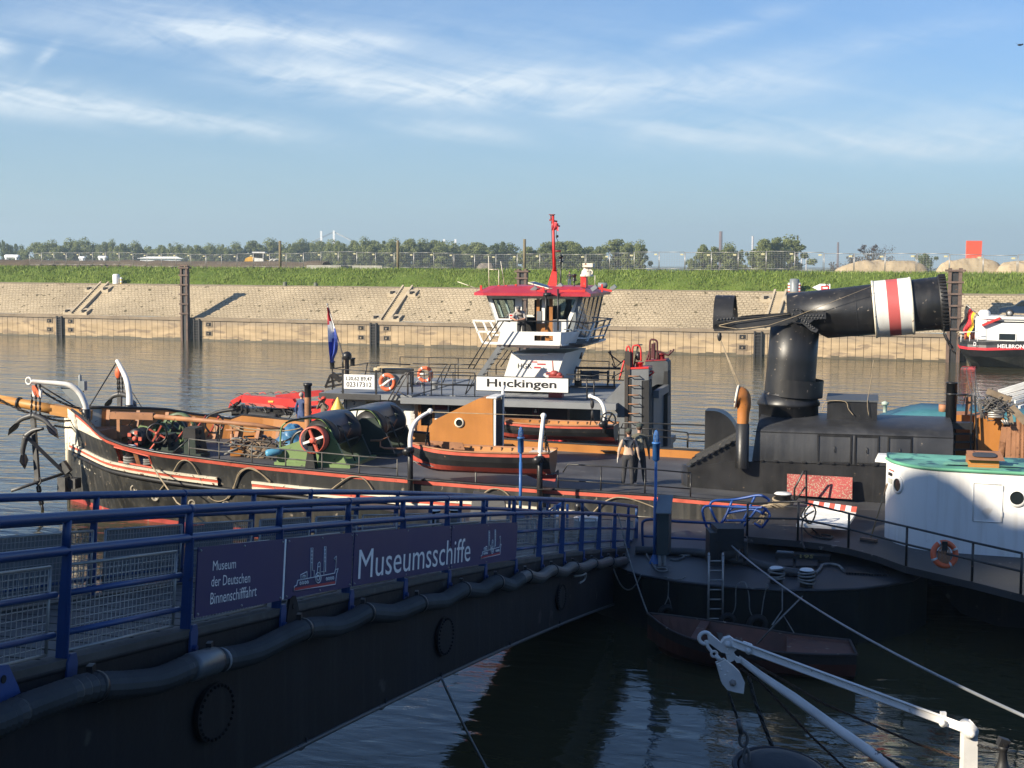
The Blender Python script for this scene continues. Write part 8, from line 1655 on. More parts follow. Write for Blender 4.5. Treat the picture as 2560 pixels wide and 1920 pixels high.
# blue pipe rail on the pontoon
y_=on_p(NN,215,885)[1]
def nb(x,y,Y=None): return at(NN(x,y),Y or y_)
mb=MB();mb.tube(smooth_path([nb(220,890),nb(210,620),nb(235,562),nb(300,548),nb(345,548)],4),.035,6);mb.tube([nb(345,548),nb(600,570),nb(1000,590),nb(1110,600)],.035,6);mb.tube([nb(225,740),nb(345,745),nb(600,762),nb(990,782)],.03,6);mb.tube([nb(1000,600),nb(995,900)],.03,6)
solo('pipe_rail','low blue pipe railing between the grey cabinet and the pontoon winch','railing',mb,blue,WF,nb(220,890))
# bent blue tubular frame lying on the steamer's edge
def bfm(x,y,v=-8.5): return v_(NN(x,y),v)
BFm=TH('tubular_frame','bent blue tubular frame propped beside the pontoon winch','frame',SF,bfm(1300,450))
mb=MB()
for pts in ([(990,720),(930,570),(905,450),(930,400),(1000,390),(1200,400),(1540,410),(1600,405)],[(990,380),(1010,345),(1080,325),(1250,320),(1400,295),(1560,268),(1660,310),(1665,345),(1640,355)],[(990,400),(1110,605),(1250,320)],[(1110,605),(1260,400),(1440,425)],[(1350,600),(1420,470),(1510,280)],[(1370,640),(1540,410)],[(1180,480),(1240,465),(1470,430),(1590,470)],[(1165,560),(1420,560)],[(1590,640),(1680,500),(1610,410)],[(1590,490),(1640,415)],[(1500,590),(1580,640)]): mb.tube(smooth_path([bfm(x,y,-8.5-.0006*abs(x-1300)) for x,y in pts],4),.034,7)
BFm.part('tube',mb,pm('frame_blue',(.016,.065,.26),.4,var=.15))
mb=MB();rd=random.Random(12)
for k in range(7): mb.tube(smooth_path([bfm(1640,410+10*k),bfm(1620+rd.uniform(-40,40),480),bfm(1480+rd.uniform(0,160),rd.uniform(560,630))],5),.016,5)
BFm.part('lashing',mb,ropem)
# pontoon winch in its frame
wy=on_p(NN,1010,1080)[1]
def nw(x,y,dy=0): return at(NN(x,y),wy+dy)
WN=TH('pontoon_winch','black hand winch in a hooded frame on the pontoon, wire on its drum','winch',WF,nw(1150,1090))
mb=MB();P=[nw(1000,650),nw(1090,690),nw(1380,660),nw(1290,610)]
a,b,c,d=nw(1075,690),nw(1385,655),nw(1300,600,.7),nw(1000,630,.7);zt=max(a[2],b[2])
mb.hexa([add3(a,(0,0,-.5)),add3(b,(0,0,-.5)),(b[0]+.1,wy+.75,b[2]-.5),(a[0]-.05,wy+.75,a[2]-.5),(a[0],wy,zt),(b[0],wy,zt),(b[0]+.1,wy+.75,zt),(a[0]-.05,wy+.75,zt)]);WN.part('hood',mb,steel)
mb=MB()
for x,dy in ((1010,.6),(1090,0),(1395,0),(1385,.6)): q=nw(x,900,dy);mb.beam((q[0],wy+dy,PZ),(q[0],wy+dy,zt-.3),.09,.06)
mb.beam(nw(1100,1090),nw(1410,1090),.06,.06);mb.bx(nw(1000,0)[0],nw(1085,0)[0],wy-.02,wy+.7,PZ,zt-.1);WN.part('winch_frame',mb,steel)
q=nw(1120,910,.3);e=nw(1300,910,.3);mb=MB();L2=e[0]-q[0]
mb.lathe(q,(1,0,.02),[(.001,0),(.3,0),(.3,.05),(.2,.05)]+[(.2+.012*(k%2),.05+(L2-.1)*k/14) for k in range(15)]+[(.3,L2-.05),(.3,L2),(.001,L2)],22);WN.part('wire_drum',mb,wire)
mb=MB();mb.lathe(add3(e,(.14,0,-.05)),(1,0,0),[(.36,0),(.36,.08),(.30,.08),(.30,0),(.36,0)],26);
for k in range(5): g=k*1.256;mb.beam(add3(e,(.18,0,-.05)),add3(e,(.18,.33*math.cos(g),-.05+.33*math.sin(g))),.05,.05)
WN.part('winch_gear',mb,black)
# aluminium ladder hooked on the pontoon edge
ly=fe[3][1]-.15
P0=[at(NN(980,965),ly+.15),at(NN(975,1250),ly),at(Q(465,790),ly-.05)];P1=[at(NN(1142,965),ly+.15),at(NN(1138,1250),ly),at(Q(546,790),ly-.05)]
LD=TH('ladder','pale aluminium ladder hanging from the pontoon edge down to the rowing boat','ladder',WF,P0[2]);mb=MB()
for P in (P0,P1):
    mb.tube(P,.026,6);mb.tube(smooth_path([P[0],add3(P[0],(0,.06,.04)),add3(P[0],(.0,.14,-.05)),add3(P[0],(.02,.16,-.25))],4),.026,6)
LD.part('rail',mb,galv)
for k in range(7):
    t=(k+.55)/7;mb=MB();mb.tube([lerp(P0[0],P0[2],t),lerp(P1[0],P1[2],t)],.018,6);LD.part('rung',mb,galv)
# bollards, hatches, hoses and ropes on the pontoon
for x,y0,y1 in ((842,570,488),(1008,590,498)):
    q=on_p(Q,x,y0);h=hgt(Q,x,y1,q[1])-PZ;r=.15;mb=MB();mb.lathe(q,(0,0,1),[(r,0),(r*.95,h-.05),(r*1.1,h-.04),(r*1.1,h)],20);mb.lathe(add3(q,(0,0,h)),(0,0,1),[(r*1.1,0),(r*.9,.03),(.001,.035)],20,1)
    o=PT.part('bollard',mb,[black,white]);m2=MB()
    for k in range(4): m2.torus(add3(q,(0,0,.12+.07*k)),(rd.uniform(-.15,.15),rd.uniform(-.1,.1),1),r+.03,.025,22,5)
    PT.part('rope_turns',m2,ropeg,o)
mb=MB();P=[on_p(NN,x,y,PZ+.10) for x,y in ((130,900),(330,905),(540,915),(800,925),(1000,955),(1250,1010),(1420,1030),(1650,1090),(1900,1150),(2200,1190))];mb.tube(smooth_path(P,5),.11,10);solo('drain_hose','smooth black hose lying across the pontoon deck behind the winch','hose',mb,hosem,WF,P[4])
for k,(x0,y0,x1,y1) in enumerate(((850,445,935,485),(950,445,1070,485))):
    P=[on_p(Q,x0,y1,PZ+.02),on_p(Q,x1,y1,PZ+.02),on_p(Q,x1,y0,PZ+.02),on_p(Q,x0,y0,PZ+.02)];mb=MB();mb.prism(P,(0,0,.05));PT.part('hatch_cover',mb,steel)
P=[on_p(Q,x,y,PZ+.03) for x,y in ((1225,515),(1475,528),(1440,485),(1240,472))];mb=MB();mb.prism(P,(0,0,.02))
for k in range(16): mb.beam(lerp(P[0],P[1],(k+.5)/16),lerp(P[3],P[2],(k+.5)/16),.03,.05)
PT.part('ribbed_plate',mb,steel)
a=on_p(Q,840,412,PZ+.1);b=on_p(Q,1140,432,PZ+.1);mb=MB();mb.beam(a,b,.3,.14,m=0);mb.beam(lerp(a,b,.02),lerp(a,b,.33),.1,.2,m=1);PT.part('deck_beam',mb,[steel,mgrey])
mb=MB();a=on_p(Q,965,424,PZ+.1);text_mesh('195',mb,add3(a,(0,-.16,.0)),(1,-.03,0),(0,0,1),.36,.09,bold=.02);PT.part('beam_number',mb,pm('faded_yellow',(.32,.26,.10),.6))
mb=MB();P=[on_p(Q,x,y,PZ+.05) for x,y in ((1060,515),(1085,490),(1100,468),(1150,465),(1190,475),(1215,500))];mb.tube(smooth_path(P,5),.035,6);P=[on_p(NN,x,y,PZ+.03) for x,y in ((260,890),(265,960),(330,1060),(380,1130),(450,1145),(500,1130),(470,1105),(370,1100),(360,1070))];mb.tube(smooth_path(P,5),.02,6);P=[on_p(NN,x,y,PZ+.03) for x,y in ((520,945),(690,965),(620,1010),(530,1000)) ];mb.tube(smooth_path(P,5),.022,6);mb.tube([on_p(NN,690,965,PZ+.03),on_p(NN,775,962,PZ+.03)],.03,6)
solo('loose_line','grey lines lying loose on the pontoon deck','rope',mb,ropeg,WF,P[0])
# rope loops and tyre fenders on the pontoon side
fr_y=lambda x,y:at(Q(x,y),interp([(100,fe[1][1]),(500,fe[3][1]),(900,fe[5][1]),(1300,fe[7][1])],x)-.06)
for x,y,r,lb in ((238,735,.16,'small tyre fender hanging at the left of the pontoon front'),(570,778,.15,'small tyre fender just right of the ladder foot'),(735,797,.18,'small tyre fender hanging between the ladder and the crossed ropes')):
    q=fr_y(x,y);mb=MB();mb.torus(add3(q,(0,-.06,0)),(0,1,0),r,r*.42,20,8);solo('tyre_fender',lb,'tyre',mb,rubber,WF,q,'tyre fenders on the pontoon front')
mb=MB()
for pts in ([(218,535),(243,545),(243,640),(225,690),(230,715)],[(243,640),(260,690),(252,715)],[(218,535),(300,550),(340,535)],[(590,755),(615,700),(618,600),(635,568),(670,568),(690,640),(695,720),(725,775)],[(790,575),(775,640),(765,700),(755,775)],[(780,575),(795,580),(790,600)]): mb.tube(smooth_path([add3(fr_y(x,y),(0,-.03,0)) for x,y in pts],4),.014,5)
solo('fender_line','thin rope loops hanging down the pontoon front','rope',mb,ropeg,WF,fr_y(243,640))
# rowing boat
RB=TH('rowing_boat','old brown red rowing boat moored against the pontoon front','rowing boat',WF,atz(Q(700,1030),0))
zg=.62
def rbz(x,y,z=zg): return atz(Q(x,y),z)
fl=[rbz(x,y) for x,y in ((130,775),(250,777),(400,788),(560,803),(750,828),(900,850),(1100,872),(1248,886))];nl=[rbz(x,y) for x,y in ((130,778),(230,845),(340,888),(500,925),(700,945),(900,960),(1100,968),(1288,966))]
fl=smooth_path(fl,3);nl=smooth_path(nl,3);rows=[];inn=[]
n=len(fl)
for k in range(n):
    a,b=Vector(fl[k]),Vector(nl[k]);t=k/(n-1);kel=(a+b)/2;kz=-.12+.6*max(0,1-t/.2)**2;side=(b-a)*.0;up_=Vector((0,0,1));rise=.16*(1-t)**2
    a.z+=rise;b.z+=rise
    rows.append([tuple(a),tuple(a.lerp(kel,.06)-up_*.22),tuple(a.lerp(kel,.3)-up_*.5),tuple((kel.x,kel.y,kz)),tuple(b.lerp(kel,.3)-up_*.5),tuple(b.lerp(kel,.06)-up_*.22),tuple(b)])
    a2,b2_=a.lerp(b,.04),b.lerp(a,.04);inn.append([tuple(a2),tuple(a2.lerp(kel,.35)-up_*.42),tuple(b2_.lerp(kel,.35)-up_*.42),tuple(b2_)])
mb=MB()
for k in range(n-1):
    for j in range(6): mb.add([rows[k][j],rows[k+1][j],rows[k+1][j+1],rows[k][j+1]],[(0,1,2,3)],0 if j in (0,5) else 1,1)
mb.add(rows[-1],[tuple(range(7))]);RB.part('hull',mb,[pm('boat_black',(.03,.022,.02),.6,spot=((.15,.06,.04),.38,4)),pm('boat_keel_red',(.11,.035,.025),.65,var=.4)])
ri=pm('boat_red_brown',(.12,.045,.028),.65,var=.35,vs=2,spot=((.2,.15,.11),.36,5));mb=MB();mb.sheet(inn,0,0);RB.part('interior',mb,ri)
mb=MB();mb.tube([r[0] for r in rows],.03,6);mb.tube([r[6] for r in rows],.03,6);mb.tube([rows[-1][0],rows[-1][6]],.03,6);RB.part('gunwale',mb,pm('gunwale_dark',(.045,.03,.026),.6,spot=((.25,.2,.16),.36,6)))
k0=int(n*.72);mb=MB();mb.prism([add3(inn[k0][0],(0,0,-.05)),add3(inn[-1][0],(0,0,-.05)),add3(inn[-1][3],(0,0,-.05)),add3(inn[k0][3],(0,0,-.05))],(0,0,-.04));RB.part('stern_deck',mb,ri)
for f in (.33,.4):
    k0=int(n*f);mb=MB();d=Vector(fl[k0+1])-Vector(fl[k0]);d=d.normalized()*.1;a,b=Vector(inn[k0][0]),Vector(inn[k0][3]);mb.prism([tuple(a-d),tuple(a+d),tuple(b+d),tuple(b-d)],(0,0,-.04));RB.part('thwart',mb,ri)
    break
mb=MB();mb.bx(*sum([[rbz(720,880,.3)[i]-.02 if s==0 else rbz(1,1,.3)[i] for s in (0,)] for i in ()],[])) if False else None
a=rbz(520,830,.5);mb.beam(a,rbz(560,935,.35),.12,.04);mb.tube([rbz(600,880,.4),rbz(930,905,.4)],.02,6);RB.part('oar',mb,pm('oar_grey',(.10,.085,.07),.7))
# lines: from the railing to the boat, winch wire to the near ship, crossing ropes
mb=MB();mb.tube(rope(gp(12.1,1.0,-.05),rows[0][0],.15,10),.018,5);mb.tube(rope(gp(11.8,-.3,-.1),on_p(NN,200,1180),.45,12),.018,5);solo('boat_painter','rope running from the gangway railing down to the bow of the rowing boat','rope',mb,ropeg,WF,rows[0][0])
a=nw(1240,850,.0);b=at(Q(2330,1358),13.5);mb=MB();mb.tube(rope(a,b,.25,24),.020,6);solo('winch_wire','long taut wire from the pontoon winch to the lower right','rope',mb,pm('wire_pale',(.28,.29,.30),.5,.3),WF,a)
mb=MB();P=[on_p(Q,1040,585,PZ),fr_y(980,650),at(Q(860,770),29.6),rbz(735,910,.5)];mb.tube(P,.02,5);mb.tube([fr_y(875,590),fr_y(875,720),at(Q(820,800),29.7)],.016,5);mb.tube([fr_y(880,745),at(Q(940,845),29.8)],.012,5);solo('boat_line','thin ropes crossing from the right pontoon bollard to the rowing boat','rope',mb,ropeg,WF,P[0])
a=Vector(gp(4.9,-gd(5),-.1));b=atz(M(960,1659),.03);mb=MB();mb.tube(rope(tuple(a),b,.05,10)+[atz(M(1200,1800),.0)],.022,5);solo('water_line','pale rope slanting from the gangway into the foreground water','rope',mb,pm('line_pale',(.30,.30,.31),.8),WF,b)
# gear glimpsed behind the railings on the far half of the pontoon
def onpt(c,x,y): return on_p(c,x,y)
for c,x,y,lb in ((OO,150,470,'left'),(M,780,330,'right')):
    pass
for x,y0,y1 in ((150,420,296),):
    pass
q=on_p(OO,1450,570);mb=MB();mb.lathe(q,(0,0,1),[(.36,0),(.36,.5),(.33,.5)],20);mb.lathe(add3(q,(0,0,.5)),(0,0,1),[(.38,0),(.36,.04),(.001,.05)],20,1);m2=PT.part('rope_drum',mb,[mgrey,white])
for x,y0,y1 in ((660,355,185),(778,350,190)):
    q=on_p(M,x,y0-20);h=.75;mb=MB();mb.lathe(q,(0,0,1),[(.14,0),(.13,h-.05),(.16,h-.04),(.16,h)],18);mb.lathe(add3(q,(0,0,h)),(0,0,1),[(.16,0),(.14,.03),(.001,.04)],18,1);PT.part('bollard',mb,[black,white])
a=on_p(M,960,235);mb=MB();mb.hexa([(a[0]-.5,a[1],PZ),(a[0]+.6,a[1],PZ),(a[0]+.6,a[1]+.9,PZ),(a[0]-.5,a[1]+.9,PZ),(a[0]-.4,a[1]+.1,PZ+.7),(a[0]+.5,a[1]+.05,PZ+.55),(a[0]+.5,a[1]+.7,PZ+.6),(a[0]-.4,a[1]+.7,PZ+.75)]);PT.part('deck_locker',mb,pm('locker_grey',(.12,.12,.12),.6))
a=on_p(OO,720,690);st=TH('step_unit','short galvanised step unit with open treads standing on the pontoon behind the railing','steps',WF,a);mb=MB()
for k in range(5): mb.box((a[0]+.55-.02*k,a[1]+.1+.22*k,PZ+.12+.17*k),(1.0,.2,.04))
mb.beam((a[0],a[1],PZ),(a[0]+.0,a[1]+1.1,PZ+.95),.05,.1);mb.beam((a[0]+1.1,a[1],PZ),(a[0]+1.1,a[1]+1.1,PZ+.95),.05,.1);st.part('treads',mb,galv)
mb=MB();by=on_p(OO,1130,600)[1]
for pts in ([(1075,640),(1080,300),(1240,205)],[(1130,560),(1135,245)],[(1255,480),(1258,240)],[(1100,320),(1215,235)]): mb.tube([at(OO(x,y),by) for x,y in pts],.035,6)
solo('pipe_barrier','small blue barrier of pipes behind the gangway railing','barrier',mb,pm('frame_mid_blue',(.03,.11,.34),.4),WF,at(OO(1130,600),by))
mb=MB();mb.tube(smooth_path([at(OO(1360,330),by+.5),at(OO(1355,255),by+.5),at(OO(1385,255),by+.5),at(OO(1480,345),by+.5)],4),.07,6);PT.part('bent_rail',mb,black)
rd=random.Random(77);mb=MB()
for k in range(16):
    q=on_p(OO,rd.uniform(980,1340),rd.uniform(520,600),PZ+.05);P=[q]
    for i in range(4): P.append(add3(P[-1],(rd.uniform(-.4,.4),rd.uniform(-.4,.4),rd.uniform(-.05,.12))))
    mb.tube(smooth_path([(p[0],p[1],max(PZ+.03,p[2])) for p in P],4),.025,5)
solo('rope_heap','pale tangle of rope on the sunlit pontoon behind the gangway railing','rope',mb,ropem,WF,on_p(OO,1200,560))
# things on the guard deck: lifebuoy, broom, striped platform, cable
P,hh=GR
q=SF.pv(Q(1772,410),P[4][1]+.55);r=.40;t=TH('lifebuoy','orange lifebuoy with a rope hank hanging on the dark guard rail at right','lifebuoy',SF,q,'orange lifebuoys')
e=SF.pv(Q(1855,410),P[4][1]+.55);r=(e[0]-q[0])
nrm=(.28,-.93,.22)
mb=MB();mb.torus(q,nrm,r*.80,r*.20,34,12);t.part('ring',mb,lifeb)
mb=MB()
for k in range(4): a_=.5+k*PI/2;mb.torus(q,nrm,r*.80,r*.215,4,12,a0=a_-.09,a1=a_+.09,xa=(1,0,0))
t.part('tape_band',mb,tapem);mb=MB()
for k in range(9): xx=-.13+.03*k;mb.tube(smooth_path([add3(q,(xx*.3,-.04,r*.62)),add3(q,(xx,-.07,.1)),add3(q,(xx*.9,-.08,-.12)),add3(q,(xx*.2,-.07,-.28))],4),.012,5)
t.part('rope_hank',mb,ochred);mb=MB();mb.box(add3(q,(0,-.05,r*.55)),(.12,.06,.24));t.part('hanger',mb,steel)
a=z_(Q(1365,335),zs+.03);b=v_(R(1425,1310),a[1]+.2);t=TH('broom','broom with a long wooden handle leaning on the white paddle house','broom',SF,a);mb=MB();mb.tube([add3(a,(0,0,.08)),b],.02,6);t.part('handle',mb,pm('broom_handle',(.35,.22,.11),.6));mb=MB();mb.box(add3(a,(-.05,0,.02)),(.42,.14,.07),((.9,-.43,0),(.43,.9,0),(0,0,1)));mb.box(add3(a,(-.05,0,-.02)),(.4,.16,.07),((.9,-.43,0),(.43,.9,0),(0,0,1)),1);t.part('brush',mb,[pm('brush_wood',(.18,.10,.06),.6),pm('bristle',(.05,.04,.035),.9)])
P4=[z_(R(x,y),zz) for x,y,zz in ((900,1545,zs+.28),(1190,1563,zs+.22),(1245,1478,zs+.42),(965,1440,zs+.45))];t=TH('boarding_platform','white painted platform with red striped edge lying on the guard deck','platform',SF,P4[0]);mb=MB();mb.prism(P4,(0,0,-.07));t.part('board',mb,white);mb=MB()
for k in range(3): s=(k+.5)/3;mb.beam(lerp(P4[0],P4[3],s),lerp(P4[1],P4[2],s),.03,.05)
t.part('batten',mb,white)
for k in range(9): a=lerp(P4[3],P4[2],k/9);b=lerp(P4[3],P4[2],(k+1)/9);mb=MB();mb.prism([add3(a,(0,-.02,.012)),add3(b,(0,-.02,.012)),add3(b,(.02,.22,.1)),add3(a,(.02,.22,.1))],(0,0,.02));t.part('edge_stripe',mb,red if k%2==0 else white)
mb=MB();rd=random.Random(15);c=z_(Q(1080,300),zs+.05)
for pts in ([(1040,130),(1000,180),(1015,230),(1060,290),(1120,325),(1155,318)],[(1045,135),(1060,180),(1030,240),(980,200),(1000,150)],[(985,260),(1040,310),(1120,325),(1150,310),(1090,300)],[(1050,170),(990,220),(985,330),(1000,380)]): mb.tube(smooth_path([v_(Q(x,y),c[1]+.1) if y<290 else z_(Q(x,y),zs+.03) for x,y in pts],6),.022,6)
solo('power_cable','black cable looped over the guard rail beside the striped platform','cable',mb,rubber,SF,c)
# ================================================================== near davit and its gear (lower right)
def dp(x,y,Y=None): return at(D(x,y),Y if Y else 17.2-1.6*(x/1900))
DV=TH('boat_davit','white folding davit arm with a pulley block in the lower right foreground','davit',WF,dp(1860,1000))
mb=MB();mb.beam(dp(290,175),dp(1860,755),.10,.085,(0,-1,.3));a=dp(290,175);b=dp(1860,755);mb.beam(add3(a,(0,-.045,.045)),add3(b,(0,-.045,.045)),.012,.10,(0,-1,.3));arm_=DV.part('upper_arm',mb,whited)
mb=MB();P=[dp(330,275),dp(480,390),dp(700,540),dp(960,730),dp(1250,930),dp(1500,1110)];mb.tube(P,[.035,.045,.058,.062,.062,.06],12);DV.part('strut',mb,whited)
mb=MB()
P=[dp(x,y) for x,y in ((130,120),(160,130),(220,180),(240,150),(280,140),(320,170),(330,215),(280,255),(220,240),(140,180))];mb.prism(P,(0,.10,0));mb.torus(dp(112,145),(0,1,0),.072,.024,20,8)
for x,y in ((262,187),(397,228),(1675,705)): mb.lathe(dp(x,y,dp(x,y)[1]-.09),(0,-1,0),[(.001,.04),(.03,.04),(.03,0)],6);mb.lathe(dp(x,y,dp(x,y)[1]-.07),(0,-1,0),[(.001,.03),(.042,.03),(.042,0)],16)
DV.part('knuckle',mb,whited)
mb=MB();mb.prism([dp(x,y) for x,y in ((275,190),(315,260),(345,275),(340,300),(315,300),(255,215))],(0,-.06,0));mb.prism([dp(x,y) for x,y in ((245,240),(285,245),(300,285),(270,300),(255,285))],(0,-.05,0));DV.part('link_plate',mb,whited)
mb=MB();mb.prism([dp(x,y) for x,y in ((370,170),(425,190),(425,205),(360,185))],(0,.05,.0));mb.box(dp(1680,645),(.06,.05,.05));DV.part('arm_clip',mb,whited)
ky=dp(1860,770)[1]
mb=MB();mb.lathe(dp(1865,765,ky-.11),(0,1,0),[(.001,0),(.085,0),(.085,.22),(.001,.22)],24);mb.prism([dp(x,y,ky-.07) for x,y in ((1825,740),(1880,705),(1908,740),(1908,800),(1905,1120),(1810,1120),(1818,800))],(0,.14,0));pst=DV.part('post',mb,whited)
mb=MB();mb.lathe(dp(1865,775,ky-.11),(0,-1,0),[(.055,0),(.055,.02),(.036,.02),(.036,.06),(.001,.06)],6);DV.part('pivot_nut',mb,whited,pst)
# block with shackle
mb=MB();mb.tube(smooth_path([dp(118,160),dp(130,200),dp(160,240)],4),.022,6);mb.torus(dp(172,250),(0,1,0),.036,.016,14,6);mb.tube([dp(180,255),dp(210,290)],.03,6);hk=DV.part('shackle',mb,whited)
P=[dp(x,y) for x,y in ((185,312),(240,285),(300,330),(345,375),(370,430),(362,505),(310,495),(255,480),(222,440),(205,380))]
bk_=TH('pulley_block','white teardrop pulley block hanging from the tip of the davit arm','pulley',WF,P[6]);mb=MB();mb.prism([add3(p,(0,-.05,0)) for p in P],(0,.035,0));mb.prism([add3(p,(0,.04,0)) for p in P],(0,.035,0));mb.prism([lerp(p,P[2],.25) for p in P],(0,.03,0),0);bk_.part('cheek',mb,whited)
mb=MB();mb.lathe(add3(dp(290,430),(0,-.05,0)),(0,-1,0),[(.045,0),(.045,.02),(.028,.02),(.028,.05),(.001,.05)],6);bk_.part('axle_nut',mb,pm('nut_grey',(.3,.28,.26),.5,spot=(RUST,.5,5)));mb=MB()
for x,y in ((205,320),(215,345),(240,380),(255,358)): mb.sphere(add3(dp(x,y),(0,-.055,0)),.012,n=5)
bk_.part('rivet',mb,whited)
# chains
def ch(label,pts,ln,r,m,nm='chain'):
    mb=MB()
    for a,b in zip(pts,pts[1:]): mb.chain(a,b,0,ln,r,0)
    return solo(nm,label,'chain',mb,m,WF,pts[0])
ch('heavy black chain falling from the davit strut to the iron dome',[dp(400,400),dp(440,560),dp(500,720),dp(570,900),dp(600,1010)],.085,.016,chainm)
ch('black chain hanging below the pulley block',[dp(265,500),dp(300,600),dp(335,700)],.06,.011,chainm)
ch('black chain lying along the davit strut',[dp(700,545),dp(850,665),dp(1000,770),dp(1200,870),dp(1400,990),dp(1500,1050)],.075,.013,chainm)
ch('rusty chain running from the block towards the lower right',[dp(350,350),dp(480,440),dp(650,620),dp(800,780),dp(1000,970),dp(1080,1040)],.06,.009,chainr)
ch('thin rusty chain slanting below the davit arm',[dp(440,320),dp(640,430),dp(900,580),dp(1200,710),dp(1500,840),dp(1800,940)],.06,.008,chainr)
mb=MB()
for c,rr in (((365,810),(.045,.085)),((385,930),(.03,.10))):
    q=dp(*c,15.6);P=[(q[0]+rr[0]*math.cos(g),q[1]+(.02 if c[0]>370 else 0)*math.sin(g),q[2]+rr[1]*math.sin(g)) for g in [2*PI*j/16 for j in range(16)]];mb.tube(P,.018,7,closed=True)
mb.tube([dp(330,680,15.6),dp(350,770,15.6)],.03,7);solo('chain_link','two large iron links above the iron dome','chain',mb,anchm,WF,dp(365,810,15.6))
q=dp(640,1010,15.4);mb=MB();mb.lathe(add3(q,(0,.2,-.25)),(.1,-.15,1),[(.52,-.3),(.545,0),(.52,.14),(.47,.20),(.39,.235),(.26,.245),(.001,.25)],36);mb.torus(add3(q,(0,.2,-.1)),(.1,-.15,1),.53,.035,36,8);solo('iron_dome','black rounded iron anchor head rising at the bottom edge','anchor',mb,pm('dome_iron',(.022,.024,.03),.5,var=.3),WF,q)
q=dp(2070,1010,15);mb=MB();mb.lathe(add3(q,(0,0,-.3)),(0,0,1),[(.09,0),(.09,.28),(.075,.33),(.06,.36),(.05,.40),(.04,.5),(.05,.52),(.06,.56),(.001,.57)],16);mb.box(add3(q,(-.0,0,.30)),(.11,.1,.09),((.95,0,-.3),(0,1,0),(.3,0,.95)));mb.box(add3(q,(.0,-.03,.29)),(.04,.09,.03));solo('deck_cleat','small black turnbuckle fitting at the lower right corner','fitting',mb,steel,WF,q)
mb=MB();mb.chain(dp(1910,850,15.3),add3(q,(-.03,0,.22)),.01,.07,.009);solo('cleat_chain','short dark chain from the davit post to the black fitting','chain',mb,steel,WF,q)
# ================================================================== the quay we stand on and the houses behind, which shade the foreground
mb=MB();QF=Fr((0,1.0),-21)
mb.prism([(-140,0,-2),(60,0,-2),(60,-90,-2),(-140,-90,-2)],(0,0,8.9));struct('near_quay',mb,pm('quay_paving',(.20,.19,.18),.8,var=.2),QF)
HF=Fr((-40.5,12.5),-21)
def house(u0,u1,ztop,label,pitch=4.5,dep=11,mat=None,dorm=()):
    t=TH('town_house',label,'house',HF,(u0,0,6.9));ze=ztop-pitch
    mb=MB();mb.bx(u0,u1,-dep/2,dep/2,6.9,ze);w_=t.part('wall',mb,mat)
    mb=MB();mb.prism([(u0,-dep/2-.4,ze),(u0,dep/2+.4,ze),(u0,0,ztop)],(u1-u0,0,0));r_=t.part('roof',mb,pm('tile_'+label[:5]+str(int(u0)),(.13,.05,.035),.8))
    for d0,d1,zd in dorm: mb=MB();mb.bx(d0,d1,-1.2,1.2,ze+1,zd);t.part('chimney',mb,mat,r_)
    n=int((u1-u0)/2.6)
    for fl_ in range(4):
        for k in range(n):
            u=u0+(u1-u0)*(k+.5)/n;z=7.9+fl_*3.1
            if z+1.8<ze: mb=MB();mb.bx(u-.55,u+.55,dep/2,dep/2+.03,z,z+1.7);t.part('window',mb,glass)
hm=[pm('house_cream',(.5,.44,.34),.8),pm('house_brick',(.24,.10,.07),.8),pm('house_grey',(.36,.35,.33),.8)]
house(-60,-33,24,'cream town house on the near quay, out of view to the left',4.5,11,hm[0])
house(-32.9,-12,24.3,'brick town house on the near quay behind the viewer',4.5,11,hm[1],((-24,-22.6,24.5),))
house(-11.9,3.4,24.7,'grey town house on the near quay behind the viewer at left',4.5,11,hm[2],())
house(22.45,33,13.9,'narrow low wing beside the cream corner house, out of view',.4,1.6,hm[0])  # added unseen block, keeps sun off the near gangway but clears the davit
house(3.5,22.4,25.5,'cream corner house on the near quay behind the viewer',4.5,11,hm[0],((10.35,11.65,25.98),(9.2,10.34,25.8),(11.66,12.1,25.75),(8.3,9.19,25.68)))
